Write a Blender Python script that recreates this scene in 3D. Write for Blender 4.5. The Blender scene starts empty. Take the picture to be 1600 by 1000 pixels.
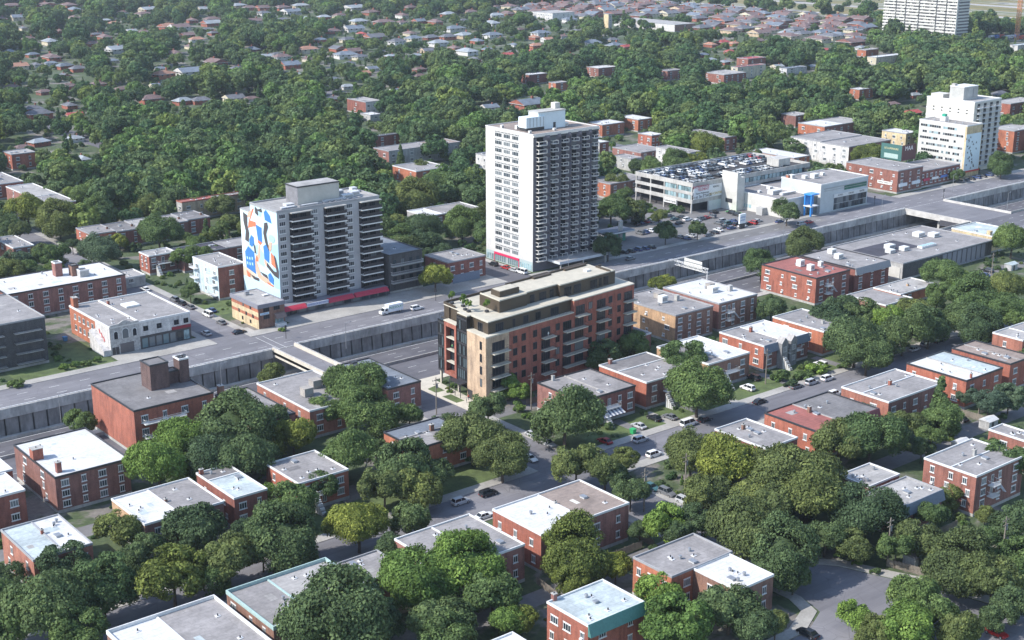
import bpy, math, random
from math import radians as R, sin, cos, pi
import numpy as np
random.seed(7)
C = bpy.context.scene.collection
S = bpy.context.scene

# ---------------------------------------------------------------- camera, sky, sun, exposure
PITCH = R(16.9); FPX = 2186.0; HC = 132.0
cam = bpy.data.objects.new('camera', bpy.data.cameras.new('camera')); C.objects.link(cam)
cam.location = (0, 0, HC)
cam.rotation_euler = (R(90) - PITCH, 0, -math.atan2(.630, .7766))
cam.data.sensor_width = 36; cam.data.lens = 36 * FPX / 1600
cam.data.clip_start = 5; cam.data.clip_end = 20000
S.camera = cam
SUN_EL = R(42)
# light travels towards camera-right and a little away
AZ = R(72)                         # clockwise from the view direction
fx, fy = .630, .7766; rx, ry = .7766, -.630
tx, ty = fx * cos(AZ) + rx * sin(AZ), fy * cos(AZ) + ry * sin(AZ)
sx, sy = -tx, -ty                  # towards the sun
w = bpy.data.worlds.new('World'); S.world = w; w.use_nodes = True
wn = w.node_tree; bg = wn.nodes['Background']
sky = wn.nodes.new('ShaderNodeTexSky'); sky.sky_type = 'NISHITA'; sky.sun_disc = False
sky.sun_elevation = SUN_EL; sky.sun_rotation = math.atan2(sx, sy)
sky.air_density = 1.0; sky.dust_density = 0.6; sky.ozone_density = 1.0
wn.links.new(sky.outputs[0], bg.inputs[0]); bg.inputs[1].default_value = 0.15
sun = bpy.data.objects.new('sun', bpy.data.lights.new('sun', 'SUN')); C.objects.link(sun)
sun.data.energy = 3.3; sun.data.angle = R(.53); sun.data.color = (1, .955, .89)
from mathutils import Vector
sun.rotation_euler = Vector((sx * cos(SUN_EL), sy * cos(SUN_EL), sin(SUN_EL))).to_track_quat('Z', 'Y').to_euler()
sun.location = (0, 0, 400)
S.view_settings.view_transform = 'Standard'; S.view_settings.look = 'None'
S.view_settings.exposure = 1.02; S.view_settings.gamma = 1.0
S.cycles.max_bounces = 5; S.cycles.diffuse_bounces = 3; S.cycles.transparent_max_bounces = 8
S.cycles.use_denoising = True

# ---------------------------------------------------------------- pixel <-> world helpers (used to measure where things stand)
cp_, sp_ = cos(PITCH), sin(PITCH)
FW = (fx * cp_, fy * cp_, -sp_); UP = (fx * sp_, fy * sp_, cp_)
def at(px, py, z=0):
    a = (px - 800) / FPX; b = (py - 500) / FPX
    d = [FW[i] + (rx, ry, 0)[i] * a - UP[i] * b for i in range(3)]
    t = (z - HC) / d[2]
    return d[0] * t, d[1] * t
def proj(x, y, z):
    v = (x, y, z - HC); k = v[0] * FW[0] + v[1] * FW[1] + v[2] * FW[2]
    if k < 1: return -9999, -9999, 1
    return 800 + FPX * (v[0] * rx + v[1] * ry) / k, 500 - FPX * (v[0] * UP[0] + v[1] * UP[1] + v[2] * UP[2]) / k, k

# ---------------------------------------------------------------- materials
MATS = {}
def nm(name):
    m = bpy.data.materials.new(name); m.use_nodes = True
    nt = m.node_tree; b = nt.nodes['Principled BSDF']
    return m, nt, b
def N(nt, t, **k):
    n = nt.nodes.new(t)
    for a, v in k.items(): setattr(n, a, v)
    return n
def noise(nt, scale, detail=4, rough=.6, vec=None, dist=0):
    n = N(nt, 'ShaderNodeTexNoise'); n.inputs['Scale'].default_value = scale; n.inputs['Detail'].default_value = detail
    n.inputs['Roughness'].default_value = rough; n.inputs['Distortion'].default_value = dist
    if vec: nt.links.new(vec, n.inputs['Vector'])
    return n.outputs['Fac']
def ramp(nt, fac, stops, interp='LINEAR'):
    r = N(nt, 'ShaderNodeValToRGB'); r.color_ramp.interpolation = interp
    e = r.color_ramp.elements
    while len(e) < len(stops): e.new(.5)
    for i, (p, c) in enumerate(stops):
        e[i].position = p; e[i].color = (*c, 1) if len(c) == 3 else c
    nt.links.new(fac, r.inputs[0]); return r.outputs[0]
def mixc(nt, fac, a, b, mode='MIX'):
    m = N(nt, 'ShaderNodeMix', data_type='RGBA', blend_type=mode)
    for inp, v in ((m.inputs[0], fac), (m.inputs[6], a), (m.inputs[7], b)):
        if isinstance(v, (int, float)): inp.default_value = v
        elif isinstance(v, tuple): inp.default_value = (*v, 1)
        else: nt.links.new(v, inp)
    return m.outputs[2]
def gpos(nt):
    return N(nt, 'ShaderNodeNewGeometry').outputs['Position']
def stretch(nt, vec, s):
    m = N(nt, 'ShaderNodeMapping'); m.inputs['Scale'].default_value = s; nt.links.new(vec, m.inputs[0]); return m.outputs[0]
def sc(c, k): return tuple(min(1, x * k) for x in c)
def rough_mat(name, col, var=.25, rough=.85, scale=.35, fine=3.0, streak=False):
    if name in MATS: return MATS[name]
    m, nt, b = nm(name); p = gpos(nt)
    n1 = noise(nt, scale, 5, .6, p); n2 = noise(nt, fine, 3, .6, stretch(nt, p, (1, 1, .25)) if streak else p)
    c1 = ramp(nt, n1, [(.3, sc(col, 1 - var)), (.7, sc(col, 1 + var * .7))])
    c2 = ramp(nt, n2, [(.25, (1 - var,) * 3), (.75, (1, 1, 1))])
    nt.links.new(mixc(nt, 1.0, c1, c2, 'MULTIPLY'), b.inputs['Base Color']); b.inputs['Roughness'].default_value = rough
    MATS[name] = m; return m
BR = dict(red=(.33, .10, .06), dred=(.235, .08, .06), rose=(.29, .125, .10), orange=(.42, .14, .07), brown=(.25, .13, .09),
          white=(.62, .61, .59), beige=(.55, .42, .28), cream=(.62, .56, .42), grey=(.42, .42, .41), dark=(.06, .06, .065),
          tan=(.47, .30, .17), plum=(.11, .06, .055), bluewhite=(.55, .68, .74), **{'bay grey': (.26, .26, .26)}, newred=(.31, .09, .055), newbeige=(.50, .36, .24), redb=(.34, .13, .085), redc=(.27, .10, .07), redd=(.38, .115, .065), dredb=(.22, .095, .075), dredc=(.26, .085, .06), paleyellow=(.62, .5, .3))
def wallm(k):
    n = 'wall ' + k
    if n in MATS: return MATS[n]
    col = BR[k]; m, nt, b = nm(n); p = gpos(nt)
    br = N(nt, 'ShaderNodeTexBrick'); br.inputs['Scale'].default_value = 1.6
    cb = N(nt, 'ShaderNodeSeparateXYZ'); nt.links.new(p, cb.inputs[0])
    ad = N(nt, 'ShaderNodeMath'); ad.operation = 'ADD'; nt.links.new(cb.outputs[0], ad.inputs[0]); nt.links.new(cb.outputs[1], ad.inputs[1])
    cc = N(nt, 'ShaderNodeCombineXYZ'); nt.links.new(ad.outputs[0], cc.inputs[0]); nt.links.new(cb.outputs[2], cc.inputs[1])
    nt.links.new(cc.outputs[0], br.inputs['Vector'])
    br.inputs['Color1'].default_value = (*sc(col, 1.12), 1); br.inputs['Color2'].default_value = (*sc(col, .85), 1)
    mort = tuple(.7 * x + .3 * .35 for x in col); br.inputs['Mortar'].default_value = (*mort, 1)
    br.inputs['Mortar Size'].default_value = .02
    n1 = noise(nt, .3, 5, .65, p); n2 = noise(nt, .9, 5, .75, stretch(nt, p, (1, 1, .16)))
    a = mixc(nt, 1.0, br.outputs[0], ramp(nt, n1, [(.3, (.72, .72, .74)), (.7, (1.1, 1.08, 1.05))]), 'MULTIPLY')
    a = mixc(nt, 1.0, a, ramp(nt, n2, [(.3, (.55, .54, .55)), (.55, (1, 1, 1))]), 'MULTIPLY')
    nt.links.new(a, b.inputs['Base Color']); b.inputs['Roughness'].default_value = .9
    MATS[n] = m; return m
RF = dict(grey=(.285, .268, .262), dgrey=(.19, .18, .178), lgrey=(.37, .355, .34), white=(.58, .58, .575), pale=(.46, .52, .53),
          brown=(.29, .23, .195), red=(.32, .11, .09), black=(.055, .05, .065), blueg=(.17, .19, .22), cream=(.66, .63, .56),
          hpink=(.165, .11, .105), hgrey=(.13, .135, .155), hblue=(.15, .18, .22), hwhite=(.28, .31, .335), horange=(.36, .19, .13), hred=(.36, .07, .07))
def roofm(k):
    n = 'roof ' + k
    if n in MATS: return MATS[n]
    col = RF[k]; m, nt, b = nm(n); p = gpos(nt)
    n1 = noise(nt, .16, 6, .6, p, .6); n2 = noise(nt, 1.1, 5, .7, p); n3 = noise(nt, .35, 2, .5, p, 2)
    v = .12 if k in ('white', 'cream') else .3
    a = ramp(nt, n1, [(.3, sc(col, 1 - v)), (.7, sc(col, 1 + v * .6))])
    a = mixc(nt, 1.0, a, ramp(nt, n2, [(.3, (1 - max(.14, v * .8),) * 3), (.65, (1.03, 1.03, 1.03))]), 'MULTIPLY')
    st = ramp(nt, n3, [(.60, (0, 0, 0)), (.72, (1, 1, 1))])
    a = mixc(nt, mixc(nt, 1.0, st, (.35, .35, .35), 'MULTIPLY'), a, sc(col, .5))
    if not k.startswith('h'):
        sm = N(nt, 'ShaderNodeTexBrick'); sm.inputs['Scale'].default_value = .32; sm.inputs['Mortar Size'].default_value = .012; sm.inputs['Brick Width'].default_value = 1.6; sm.inputs['Row Height'].default_value = .34
        sm.inputs['Color1'].default_value = (1, 1, 1, 1); sm.inputs['Color2'].default_value = (.93, .93, .94, 1); sm.inputs['Mortar'].default_value = (.72, .72, .74, 1); nt.links.new(p, sm.inputs['Vector'])
        a = mixc(nt, 1.0, a, sm.outputs[0], 'MULTIPLY')
        vo = N(nt, 'ShaderNodeTexVoronoi'); vo.feature = 'DISTANCE_TO_EDGE'; vo.distance = 'CHEBYCHEV' if False else 'EUCLIDEAN'
        vo.inputs['Scale'].default_value = .13; nt.links.new(p, vo.inputs['Vector'])
        a = mixc(nt, ramp(nt, vo.outputs['Distance'], [(.0, (.25, .25, .25)), (.02, (0, 0, 0))]), a, sc(col, .55))
    nt.links.new(a, b.inputs['Base Color']); b.inputs['Roughness'].default_value = .8
    MATS[n] = m; return m
def glassm(name='glass', tint=(.02, .028, .035), curtain=.35):
    if name in MATS: return MATS[name]
    m, nt, b = nm(name); p = gpos(nt)
    rnd = N(nt, 'ShaderNodeObjectInfo').outputs['Random']
    n1 = noise(nt, .9, 2, .5, stretch(nt, p, (1, 1, .5)))
    s = N(nt, 'ShaderNodeMath'); s.operation = 'ADD'; nt.links.new(n1, s.inputs[0]); nt.links.new(rnd, s.inputs[1])
    a = ramp(nt, s.outputs[0], [(.75, tint), (1.15 - .0, sc(tint, 2.2))])
    cu = ramp(nt, rnd, [(1 - curtain, (0, 0, 0)), (1 - curtain + .02, (.35, .35, .35))])
    a = mixc(nt, cu, a, (.34, .36, .36))
    nt.links.new(a, b.inputs['Base Color']); b.inputs['Roughness'].default_value = .12
    MATS[name] = m; return m
def plain(name, col, rough=.6, metal=0):
    if name in MATS: return MATS[name]
    m, nt, b = nm(name); p = gpos(nt)
    a = ramp(nt, noise(nt, 2.3, 3, .6, p), [(.3, sc(col, .85)), (.7, sc(col, 1.08))])
    nt.links.new(a, b.inputs['Base Color']); b.inputs['Roughness'].default_value = rough; b.inputs['Metallic'].default_value = metal
    MATS[name] = m; return m
TRIM = plain('trim white', (.62, .62, .61)); TRIMD = plain('trim dark', (.035, .035, .04), .5)
STEEL = plain('galvanised steel', (.33, .34, .36), .45, .5); WOOD = rough_mat('weathered wood', (.26, .225, .185), .35)
GL = glassm(); GLD = glassm('glass dark', (.010, .012, .015), .10); GLD.node_tree.nodes['Principled BSDF'].inputs['Specular IOR Level'].default_value = .2; GLB = glassm('glass pale blue', (.13, .19, .205), .3)
CONC = rough_mat('concrete', (.42, .41, .385), .3, .9, .2, 1.4, True)
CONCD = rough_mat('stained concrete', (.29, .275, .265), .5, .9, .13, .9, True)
def asphmat(name, col):
    m, nt, b = nm(name); p = gpos(nt)
    a = ramp(nt, noise(nt, .05, 5, .6, p, .4), [(.3, sc(col, .8)), (.7, sc(col, 1.15))])
    st = noise(nt, .5, 4, .65, stretch(nt, p, (.12, 1, 1))); a = mixc(nt, 1.0, a, ramp(nt, st, [(.3, (.80, .80, .81)), (.65, (1.05, 1.05, 1.04))]), 'MULTIPLY')
    pt = N(nt, 'ShaderNodeTexBrick'); pt.inputs['Scale'].default_value = .05; pt.inputs['Mortar Size'].default_value = .0; pt.inputs['Color1'].default_value = (1, 1, 1, 1); pt.inputs['Color2'].default_value = (.80, .80, .82, 1); nt.links.new(p, pt.inputs['Vector']); a = mixc(nt, 1.0, a, pt.outputs[0], 'MULTIPLY')
    vo = N(nt, 'ShaderNodeTexVoronoi'); vo.feature = 'DISTANCE_TO_EDGE'; vo.inputs['Scale'].default_value = .16; nt.links.new(p, vo.inputs['Vector'])
    a = mixc(nt, ramp(nt, vo.outputs['Distance'], [(0, (.55, .55, .55)), (.012, (0, 0, 0))]), a, sc(col, .45))
    a = mixc(nt, ramp(nt, noise(nt, .9, 4, .7, p), [(.62, (0, 0, 0)), (.72, (.4, .4, .4))]), a, sc(col, .5))
    nt.links.new(a, b.inputs['Base Color']); b.inputs['Roughness'].default_value = .9; MATS[name] = m; return m
ASPH = asphmat('asphalt', (.18, .176, .19))
ASPHD = asphmat('dark asphalt', (.115, .112, .125))
WALK = rough_mat('sidewalk concrete', (.36, .345, .32), .25, .9, .12, 1.6)
LINE = rough_mat('road paint', (.68, .68, .66), .25, .7, .8)
LINEY = rough_mat('yellow paint', (.62, .46, .10), .25, .7, .8)

def groundmat():
    m, nt, b = nm('yard ground'); p = gpos(nt)
    n1 = noise(nt, .05, 5, .65, p, .5); n2 = noise(nt, .6, 5, .7, p); n3 = noise(nt, .018, 3, .5, p)
    g = ramp(nt, n2, [(.3, (.028, .045, .018)), (.7, (.075, .105, .04))])
    d = ramp(nt, n2, [(.3, (.11, .10, .09)), (.7, (.21, .19, .17))])
    a = mixc(nt, ramp(nt, n1, [(.52, (0, 0, 0)), (.60, (1, 1, 1))]), g, d)
    nt.links.new(a, b.inputs['Base Color']); b.inputs['Roughness'].default_value = .95
    return m
GROUND = groundmat()
GRASS = rough_mat('lawn grass', (.10, .14, .045), .4, .95, .3, 2.5)
def fieldmat():
    m, nt, b = nm('rail yard scrub'); p = gpos(nt)
    mp = N(nt, 'ShaderNodeMapping'); mp.inputs['Rotation'].default_value = (0, 0, R(6)); mp.inputs['Scale'].default_value = (1, .12, 1); nt.links.new(p, mp.inputs[0])
    n1 = noise(nt, .02, 4, .6, mp.outputs[0], .4); n2 = noise(nt, .08, 5, .7, p)
    a = ramp(nt, n1, [(.34, (.08, .11, .035)), (.44, (.22, .17, .065)), (.53, (.15, .15, .06)), (.58, (.33, .31, .28)), (.66, (.11, .13, .045))])
    a = mixc(nt, 1.0, a, ramp(nt, n2, [(.3, (.7, .7, .7)), (.7, (1.1, 1.1, 1.1))]), 'MULTIPLY')
    nt.links.new(a, b.inputs['Base Color']); b.inputs['Roughness'].default_value = .95; return m
def leafmat(name, col, col2, rnd_amt=.25):
    m, nt, b = nm(name)
    col, col2 = sc(col, 1.12), sc(col2, 1.15)
    at_ = N(nt, 'ShaderNodeAttribute'); at_.attribute_name = 'tint'
    rnd = N(nt, 'ShaderNodeObjectInfo').outputs['Random']
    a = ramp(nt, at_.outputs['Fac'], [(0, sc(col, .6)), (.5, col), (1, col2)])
    a = mixc(nt, 1.0, a, ramp(nt, rnd, [(0, (1 - rnd_amt, 1 - rnd_amt * .8, 1 - rnd_amt * .6)), (1, (1 + rnd_amt, 1 + rnd_amt * .8, 1))]), 'MULTIPLY')
    nt.links.new(a, b.inputs['Base Color']); b.inputs['Roughness'].default_value = .7; b.inputs['Specular IOR Level'].default_value = .12
    out = nt.nodes['Material Output']; tr = N(nt, 'ShaderNodeBsdfTranslucent'); nt.links.new(a, tr.inputs[0])
    mx = N(nt, 'ShaderNodeMixShader'); mx.inputs[0].default_value = .25
    nt.links.new(b.outputs[0], mx.inputs[1]); nt.links.new(tr.outputs[0], mx.inputs[2]); nt.links.new(mx.outputs[0], out.inputs[0])
    return m
LEAF = dict(d=leafmat('foliage deep green', (.072, .110, .052), (.125, .175, .078)),
            g=leafmat('foliage mid green', (.090, .138, .052), (.150, .212, .078)),
            b=leafmat('foliage bright green', (.115, .185, .048), (.185, .275, .07)),
            y=leafmat('foliage yellow green', (.135, .165, .042), (.225, .255, .062)),
            o=leafmat('foliage olive', (.102, .130, .050), (.168, .200, .072)),
            p=leafmat('foliage purple', (.05, .03, .04), (.08, .05, .06)),
            c=leafmat('foliage blue green', (.07, .108, .07), (.115, .165, .11)))
def mixleaf():
    m = leafmat('foliage mixed suburb', (.095, .142, .058), (.155, .212, .085))
    nt = m.node_tree; rnd = N(nt, 'ShaderNodeObjectInfo').outputs['Random']
    mul = [n for n in nt.nodes if n.type == 'MIX'][0]
    r = ramp(nt, rnd, [(0, (.62, .78, .8)), (.2, (.8, .85, .9)), (.45, (1, 1, 1)), (.62, (1.2, 1.12, .95)), (.8, (1.1, 1.25, .9)), (.93, (1.5, 1.35, .9)), (1, (.9, .5, 1.0))], 'CONSTANT')
    nt.links.new(r, mul.inputs[7]); return m
BARK = rough_mat('bark', (.09, .07, .055), .35)

# ---------------------------------------------------------------- mesh helpers
class MB:
    def __init__(s): s.v = []; s.f = []; s.m = []; s.mats = []
    def mi(s, mat):
        if mat not in s.mats: s.mats.append(mat)
        return s.mats.index(mat)
    def poly(s, pts, mat):
        o = len(s.v); s.v += [tuple(p) for p in pts]; s.f.append(tuple(range(o, o + len(pts)))); s.m.append(s.mi(mat))
    def hexa(s, P8, mat, skip=()):
        o = len(s.v); s.v += [tuple(p) for p in P8]
        F = dict(b=(0, 3, 2, 1), t=(4, 5, 6, 7), f=(0, 1, 5, 4), r=(1, 2, 6, 5), k=(2, 3, 7, 6), l=(3, 0, 4, 7))
        for k, q in F.items():
            if k not in skip: s.f.append(tuple(o + i for i in q)); s.m.append(s.mi(mat))
    def box(s, x0, y0, z0, x1, y1, z1, mat, skip=()):
        s.hexa([(x0, y0, z0), (x1, y0, z0), (x1, y1, z0), (x0, y1, z0), (x0, y0, z1), (x1, y0, z1), (x1, y1, z1), (x0, y1, z1)], mat, skip); return s
    def ring(s, x0, y0, x1, y1, z0, z1, t, mat):
        s.box(x0, y0, z0, x1, y0 + t, z1, mat); s.box(x0, y1 - t, z0, x1, y1, z1, mat)
        s.box(x0, y0 + t, z0, x0 + t, y1 - t, z1, mat); s.box(x1 - t, y0 + t, z0, x1, y1 - t, z1, mat); return s
    def tube(s, p0, p1, r0, r1, mat, n=8, cap=True):
        a = Vector(p0); b = Vector(p1); d = (b - a).normalized()
        q = d.to_track_quat('Z', 'Y'); o = len(s.v)
        for c_, r_ in ((a, r0), (b, r1)):
            for i in range(n):
                t = 2 * pi * i / n; s.v.append(tuple(c_ + q @ Vector((r_ * cos(t), r_ * sin(t), 0))))
        for i in range(n):
            j = (i + 1) % n; s.f.append((o + i, o + j, o + n + j, o + n + i)); s.m.append(s.mi(mat))
        if cap:
            s.f.append(tuple(o + n + i for i in range(n))); s.m.append(s.mi(mat))
            s.f.append(tuple(o + n - 1 - i for i in range(n))); s.m.append(s.mi(mat))
        return s
    def prism(s, pts, z0, z1, mat, top=None):
        n = len(pts); o = len(s.v)
        s.v += [(x, y, z0) for x, y in pts] + [(x, y, z1) for x, y in pts]
        for i in range(n):
            j = (i + 1) % n; s.f.append((o + i, o + j, o + n + j, o + n + i)); s.m.append(s.mi(mat))
        s.f.append(tuple(o + n + i for i in range(n))); s.m.append(s.mi(top or mat)); return s
    def mesh(s, name, smooth=False):
        me = bpy.data.meshes.new(name); me.from_pydata(s.v, [], s.f)
        for m in s.mats: me.materials.append(m)
        me.polygons.foreach_set('material_index', s.m)
        if smooth: me.polygons.foreach_set('use_smooth', [True] * len(s.f))
        me.update(); return me
def link(name, me, parent=None, loc=(0, 0, 0), rot=0):
    o = bpy.data.objects.new(name, me); C.objects.link(o); o.location = loc; o.rotation_euler = (0, 0, rot)
    if parent: o.parent = parent
    return o
def tag(o, label=None, cat=None, group=None, kind=None):
    if label: o['label'] = label
    if cat: o['category'] = cat
    if group: o['group'] = group
    if kind: o['kind'] = kind
    return o
def empty(name, loc, label, cat, group=None, rot=0):
    o = bpy.data.objects.new(name, None); C.objects.link(o); o.location = loc; o.rotation_euler = (0, 0, rot)
    return tag(o, label, cat, group)
def part(name, mb, parent, loc=(0, 0, 0), rot=0): return link(name, mb.mesh(name), parent, loc, rot)
def struct(name, mb, label=None):
    o = link(name, mb.mesh(name)); o['kind'] = 'structure'
    return o
def copy_tree(o, parent=None):
    c = o.copy(); C.objects.link(c)
    if parent: c.parent = parent
    for ch in o.children: copy_tree(ch, c)
    return c
LAND = []          # landmarks for tree labels: px, py, phrase
FOOT = []          # footprints u0,v0,u1,v1
PROT = []          # visible things that far trees must not stand in front of: screen rect + depth
def land(x, y, z, phrase):
    px, py, d = proj(x, y, z); LAND.append((px, py, phrase, d))
def protect(x0, y0, x1, y1, z0, z1, shrink=.12):
    P = [proj(x, y, z) for x in (x0, x1) for y in (y0, y1) for z in (z0, z1)]
    a, b = min(p[0] for p in P), max(p[0] for p in P); c, d = min(p[1] for p in P), max(p[1] for p in P)
    w_, h_ = b - a, d - c
    PROT.append((a + w_ * shrink, c + h_ * .02, b - w_ * shrink, d - h_ * .3, min(p[2] for p in P)))

# ---------------------------------------------------------------- ground, trench, roads
W0, W1 = 325.0, 357.0         # expressway trench between its two walls
TZ = -7.0
g = MB()
g.poly([(-4000, -3000, 0), (9000, -3000, 0), (9000, W0, 0), (-4000, W0, 0)], GROUND)
g.poly([(-4000, W1, 0), (9000, W1, 0), (9000, 9000, 0), (-4000, 9000, 0)], GROUND)
g.poly([(-4000, W0, 0), (-600, W0, 0), (-600, W1, 0), (-4000, W1, 0)], GROUND)
g.poly([(2600, W0, 0), (9000, W0, 0), (9000, W1, 0), (2600, W1, 0)], GROUND)
struct('ground', g)
SH = [0]
def sheet(name, pts, mat, z=.01):
    m = MB(); m.poly([(x, y, z) for x, y in pts], mat); return struct(name, m)
def rect(name, x0, y0, x1, y1, mat, z=.01): return sheet(name, [(x0, y0), (x1, y0), (x1, y1), (x0, y1)], mat, z)
def slab(name, pts, mat, h=.13):
    m = MB(); m.prism(pts, 0, h, mat); return struct(name, m)
def rslab(name, x0, y0, x1, y1, mat=WALK, h=.13): return slab(name, [(x0, y0), (x1, y0), (x1, y1), (x0, y1)], mat, h)
def dashes(name, x0, x1, y, z, on=3, off=6, wd=.16, mat=LINE, vertical=False):
    m = MB(); x = x0
    while x < x1:
        e = min(x + on, x1)
        q = [(x, y - wd / 2), (e, y - wd / 2), (e, y + wd / 2), (x, y + wd / 2)]
        if vertical: q = [(b_, a_) for a_, b_ in q][::-1]
        m.poly([(a_, b_, z) for a_, b_ in q], mat); x += on + off
    return struct(name, m)
# expressway floor
m = MB(); m.poly([(-600, W0, TZ), (2600, W0, TZ), (2600, W1, TZ), (-600, W1, TZ)], ASPHD); struct('expressway', m)
m = MB(); m.box(-600, W1 - 2.4, TZ, 2600, W1 - .1, TZ + .35, CONC); m.box(-600, W1 - 2.75, TZ, 2600, W1 - 2.4, TZ + .8, CONC)
struct('expressway shoulder', m)
for k, y in enumerate((350.6, 347)): dashes('expressway lane line', 90, 900, y, TZ + .006, 3, 6)
rect('expressway edge line', -200, 353.6, 1200, 353.8, LINE, TZ + .006)
m = MB(); m.box(-600, 340.6, TZ, 2600, 341.3, TZ + .9, CONC); tag(link('median_barrier', m.mesh('median_barrier')), 'low concrete median barrier along the middle of the sunken expressway', 'barrier')
# boulevard (far side), service road (near side)
rect('boulevard', -600, W1 + 1.2, 2600, 374.5, ASPH, .012)
rect('service road', -600, 308.5, 2600, W0 - .6, ASPHD, .012)
for y in (363.0, 368.6): dashes('boulevard lane line', 60, 1300, y, .02, 3, 6)
rect('boulevard edge line', -600, W1 + 1.9, 2600, W1 + 2.05, LINE, .02)
for y in (314.2, 319.4): dashes('service road lane line', 60, 900, y, .02, 3, 5)
# residential streets
rect('residential street', -100, 226, 900, 236.5, ASPH, .012)
rect('cross street', 200, 165, 212, 308.5, ASPH, .016)
rect('cross street', 187.5, 374.5, 199, 900, ASPH, .016)
rect('cross street', 302, 374.5, 314, 900, ASPHD, .016)
rect('cross street', 511, 374.5, 531, 900, ASPH, .016)
rect('cross street', 516, -100, 536, 308.5, ASPH, .016)
sheet('curved street', [(200, 165.5), (212, 165.5), (216, 160), (219, 152), (224, 140), (228, 120), (222, 90), (206, 90), (209, 120), (205, 134), (150, 134), (60, 134), (60, 146), (150, 146), (190, 146.5), (198, 150), (200, 156)], ASPH, .016)
for nm_, a in (('sidewalk', (-100, 222.6, 200, 226)), ('sidewalk', (212, 222.6, 516, 226)), ('sidewalk', (-100, 236.5, 200, 239.6)), ('sidewalk', (212, 236.5, 516, 239.6)),
               ('sidewalk', (-600, 374.5, 157, 378.3)), ('sidewalk', (157, 374.5, 187.5, 384.2)), ('sidewalk', (199, 374.5, 203, 384)), ('sidewalk', (203, 374.5, 216, 379.6)), ('sidewalk', (216, 374.5, 302, 388)), ('sidewalk', (314, 374.5, 511, 377.5)), ('sidewalk', (531, 374.5, 2600, 379)),
               ('sidewalk', (-600, 305.5, 200, 308.5)), ('sidewalk', (277, 305.5, 516, 308.5)), ('sidewalk', (197.4, 239.6, 200, 305.5)), ('sidewalk', (212, 239.6, 214.5, 276)),
               ('sidewalk', (197.4, 166, 200, 222.6)), ('sidewalk', (212, 166, 214.6, 222.6)), ('sidewalk', (185.2, 384.2, 187.5, 700)), ('sidewalk', (199, 384, 201.6, 700)), ('sidewalk', (299.5, 388, 302, 600)), ('sidewalk', (314, 379, 316.4, 600))):
    rslab(nm_, *a)
slab('sidewalk corner', [(212, 165), (214.6, 165.5), (219, 161), (222.3, 152.5), (227.5, 141), (231, 120), (228.4, 120), (224.4, 140), (219.3, 152), (216.2, 160)], WALK)
slab('sidewalk corner', [(197.4, 166), (200, 166), (199.8, 156), (197.6, 150.4), (190, 146.9), (150, 146.4), (150, 149), (188, 149.4), (195.4, 152.5), (197.3, 157)], WALK)
# plaza of the new building
slab('plaza paving', [(212, 276), (217.5, 276), (219.6, 305.5), (277, 308.5), (216, 308.5), (213.2, 306.8), (212, 303)], rough_mat('pale paving', (.52, .48, .40), .15))
m = MB(); m.poly([(213.4, 296.5, .14), (216.5, 296.5, .14), (216.8, 301.5, .14), (213.4, 300.5, .14)], GRASS); m.poly([(213, 286.5, .14), (215.8, 286.5, .14), (216, 293, .14), (213, 293, .14)], GRASS); struct('planting bed', m)
# parking lot, lawns, alleys
rect('parking lot', 352, 379, 476, 470, rough_mat('worn asphalt', (.17, .165, .165), .25, .9, .08, .9), .008)
rect('corner lot', 352, 366, 470, 380, MATS['worn asphalt'], .014)
rect('lawn', 127, 378.3, 156, 404, GRASS, .008)
rect('lawn', 201.6, 402, 225, 417, GRASS, .008)
rect('front lawn', 214, 239.6, 345, 250, GRASS, .006)
rect('front lawn', 120, 239.6, 197, 250, GRASS, .006)
rect('alley', 60, 270.5, 512, 276, MATS['worn asphalt'], .006)
rect('alley', 60, 186, 197, 191, MATS['worn asphalt'], .006)
rect('alley', 214.6, 184, 512, 190, MATS['worn asphalt'], .006)
for u, v0, v1 in ((236, 239.6, 250), (246.5, 239.6, 249), (258, 239.6, 250), (271, 239.6, 251), (294, 239.6, 251), (318, 239.6, 251)): rect('driveway', u, v0, u + 3, v1, MATS['sidewalk concrete'] if u % 2 else MATS['worn asphalt'], .012)
m = MB(); m.poly([(1303, -1000, .03), (5200, -1000, .03), (5200, 6000, .03), (1303, 6000, .03)], fieldmat()); struct('rail yard field', m)
m = MB()
for a, b_, wd in ((1345, 1300, 14), (1440, 1420, 18), (1560, 1600, 22), (1760, 1900, 26)): m.poly([(a, -500, .06), (a + wd, -500, .06), (b_ + wd, 3500, .06), (b_, 3500, .06)], rough_mat('gravel track', (.38, .36, .34), .2, .95, .02, .2))
struct('gravel tracks', m)

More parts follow.
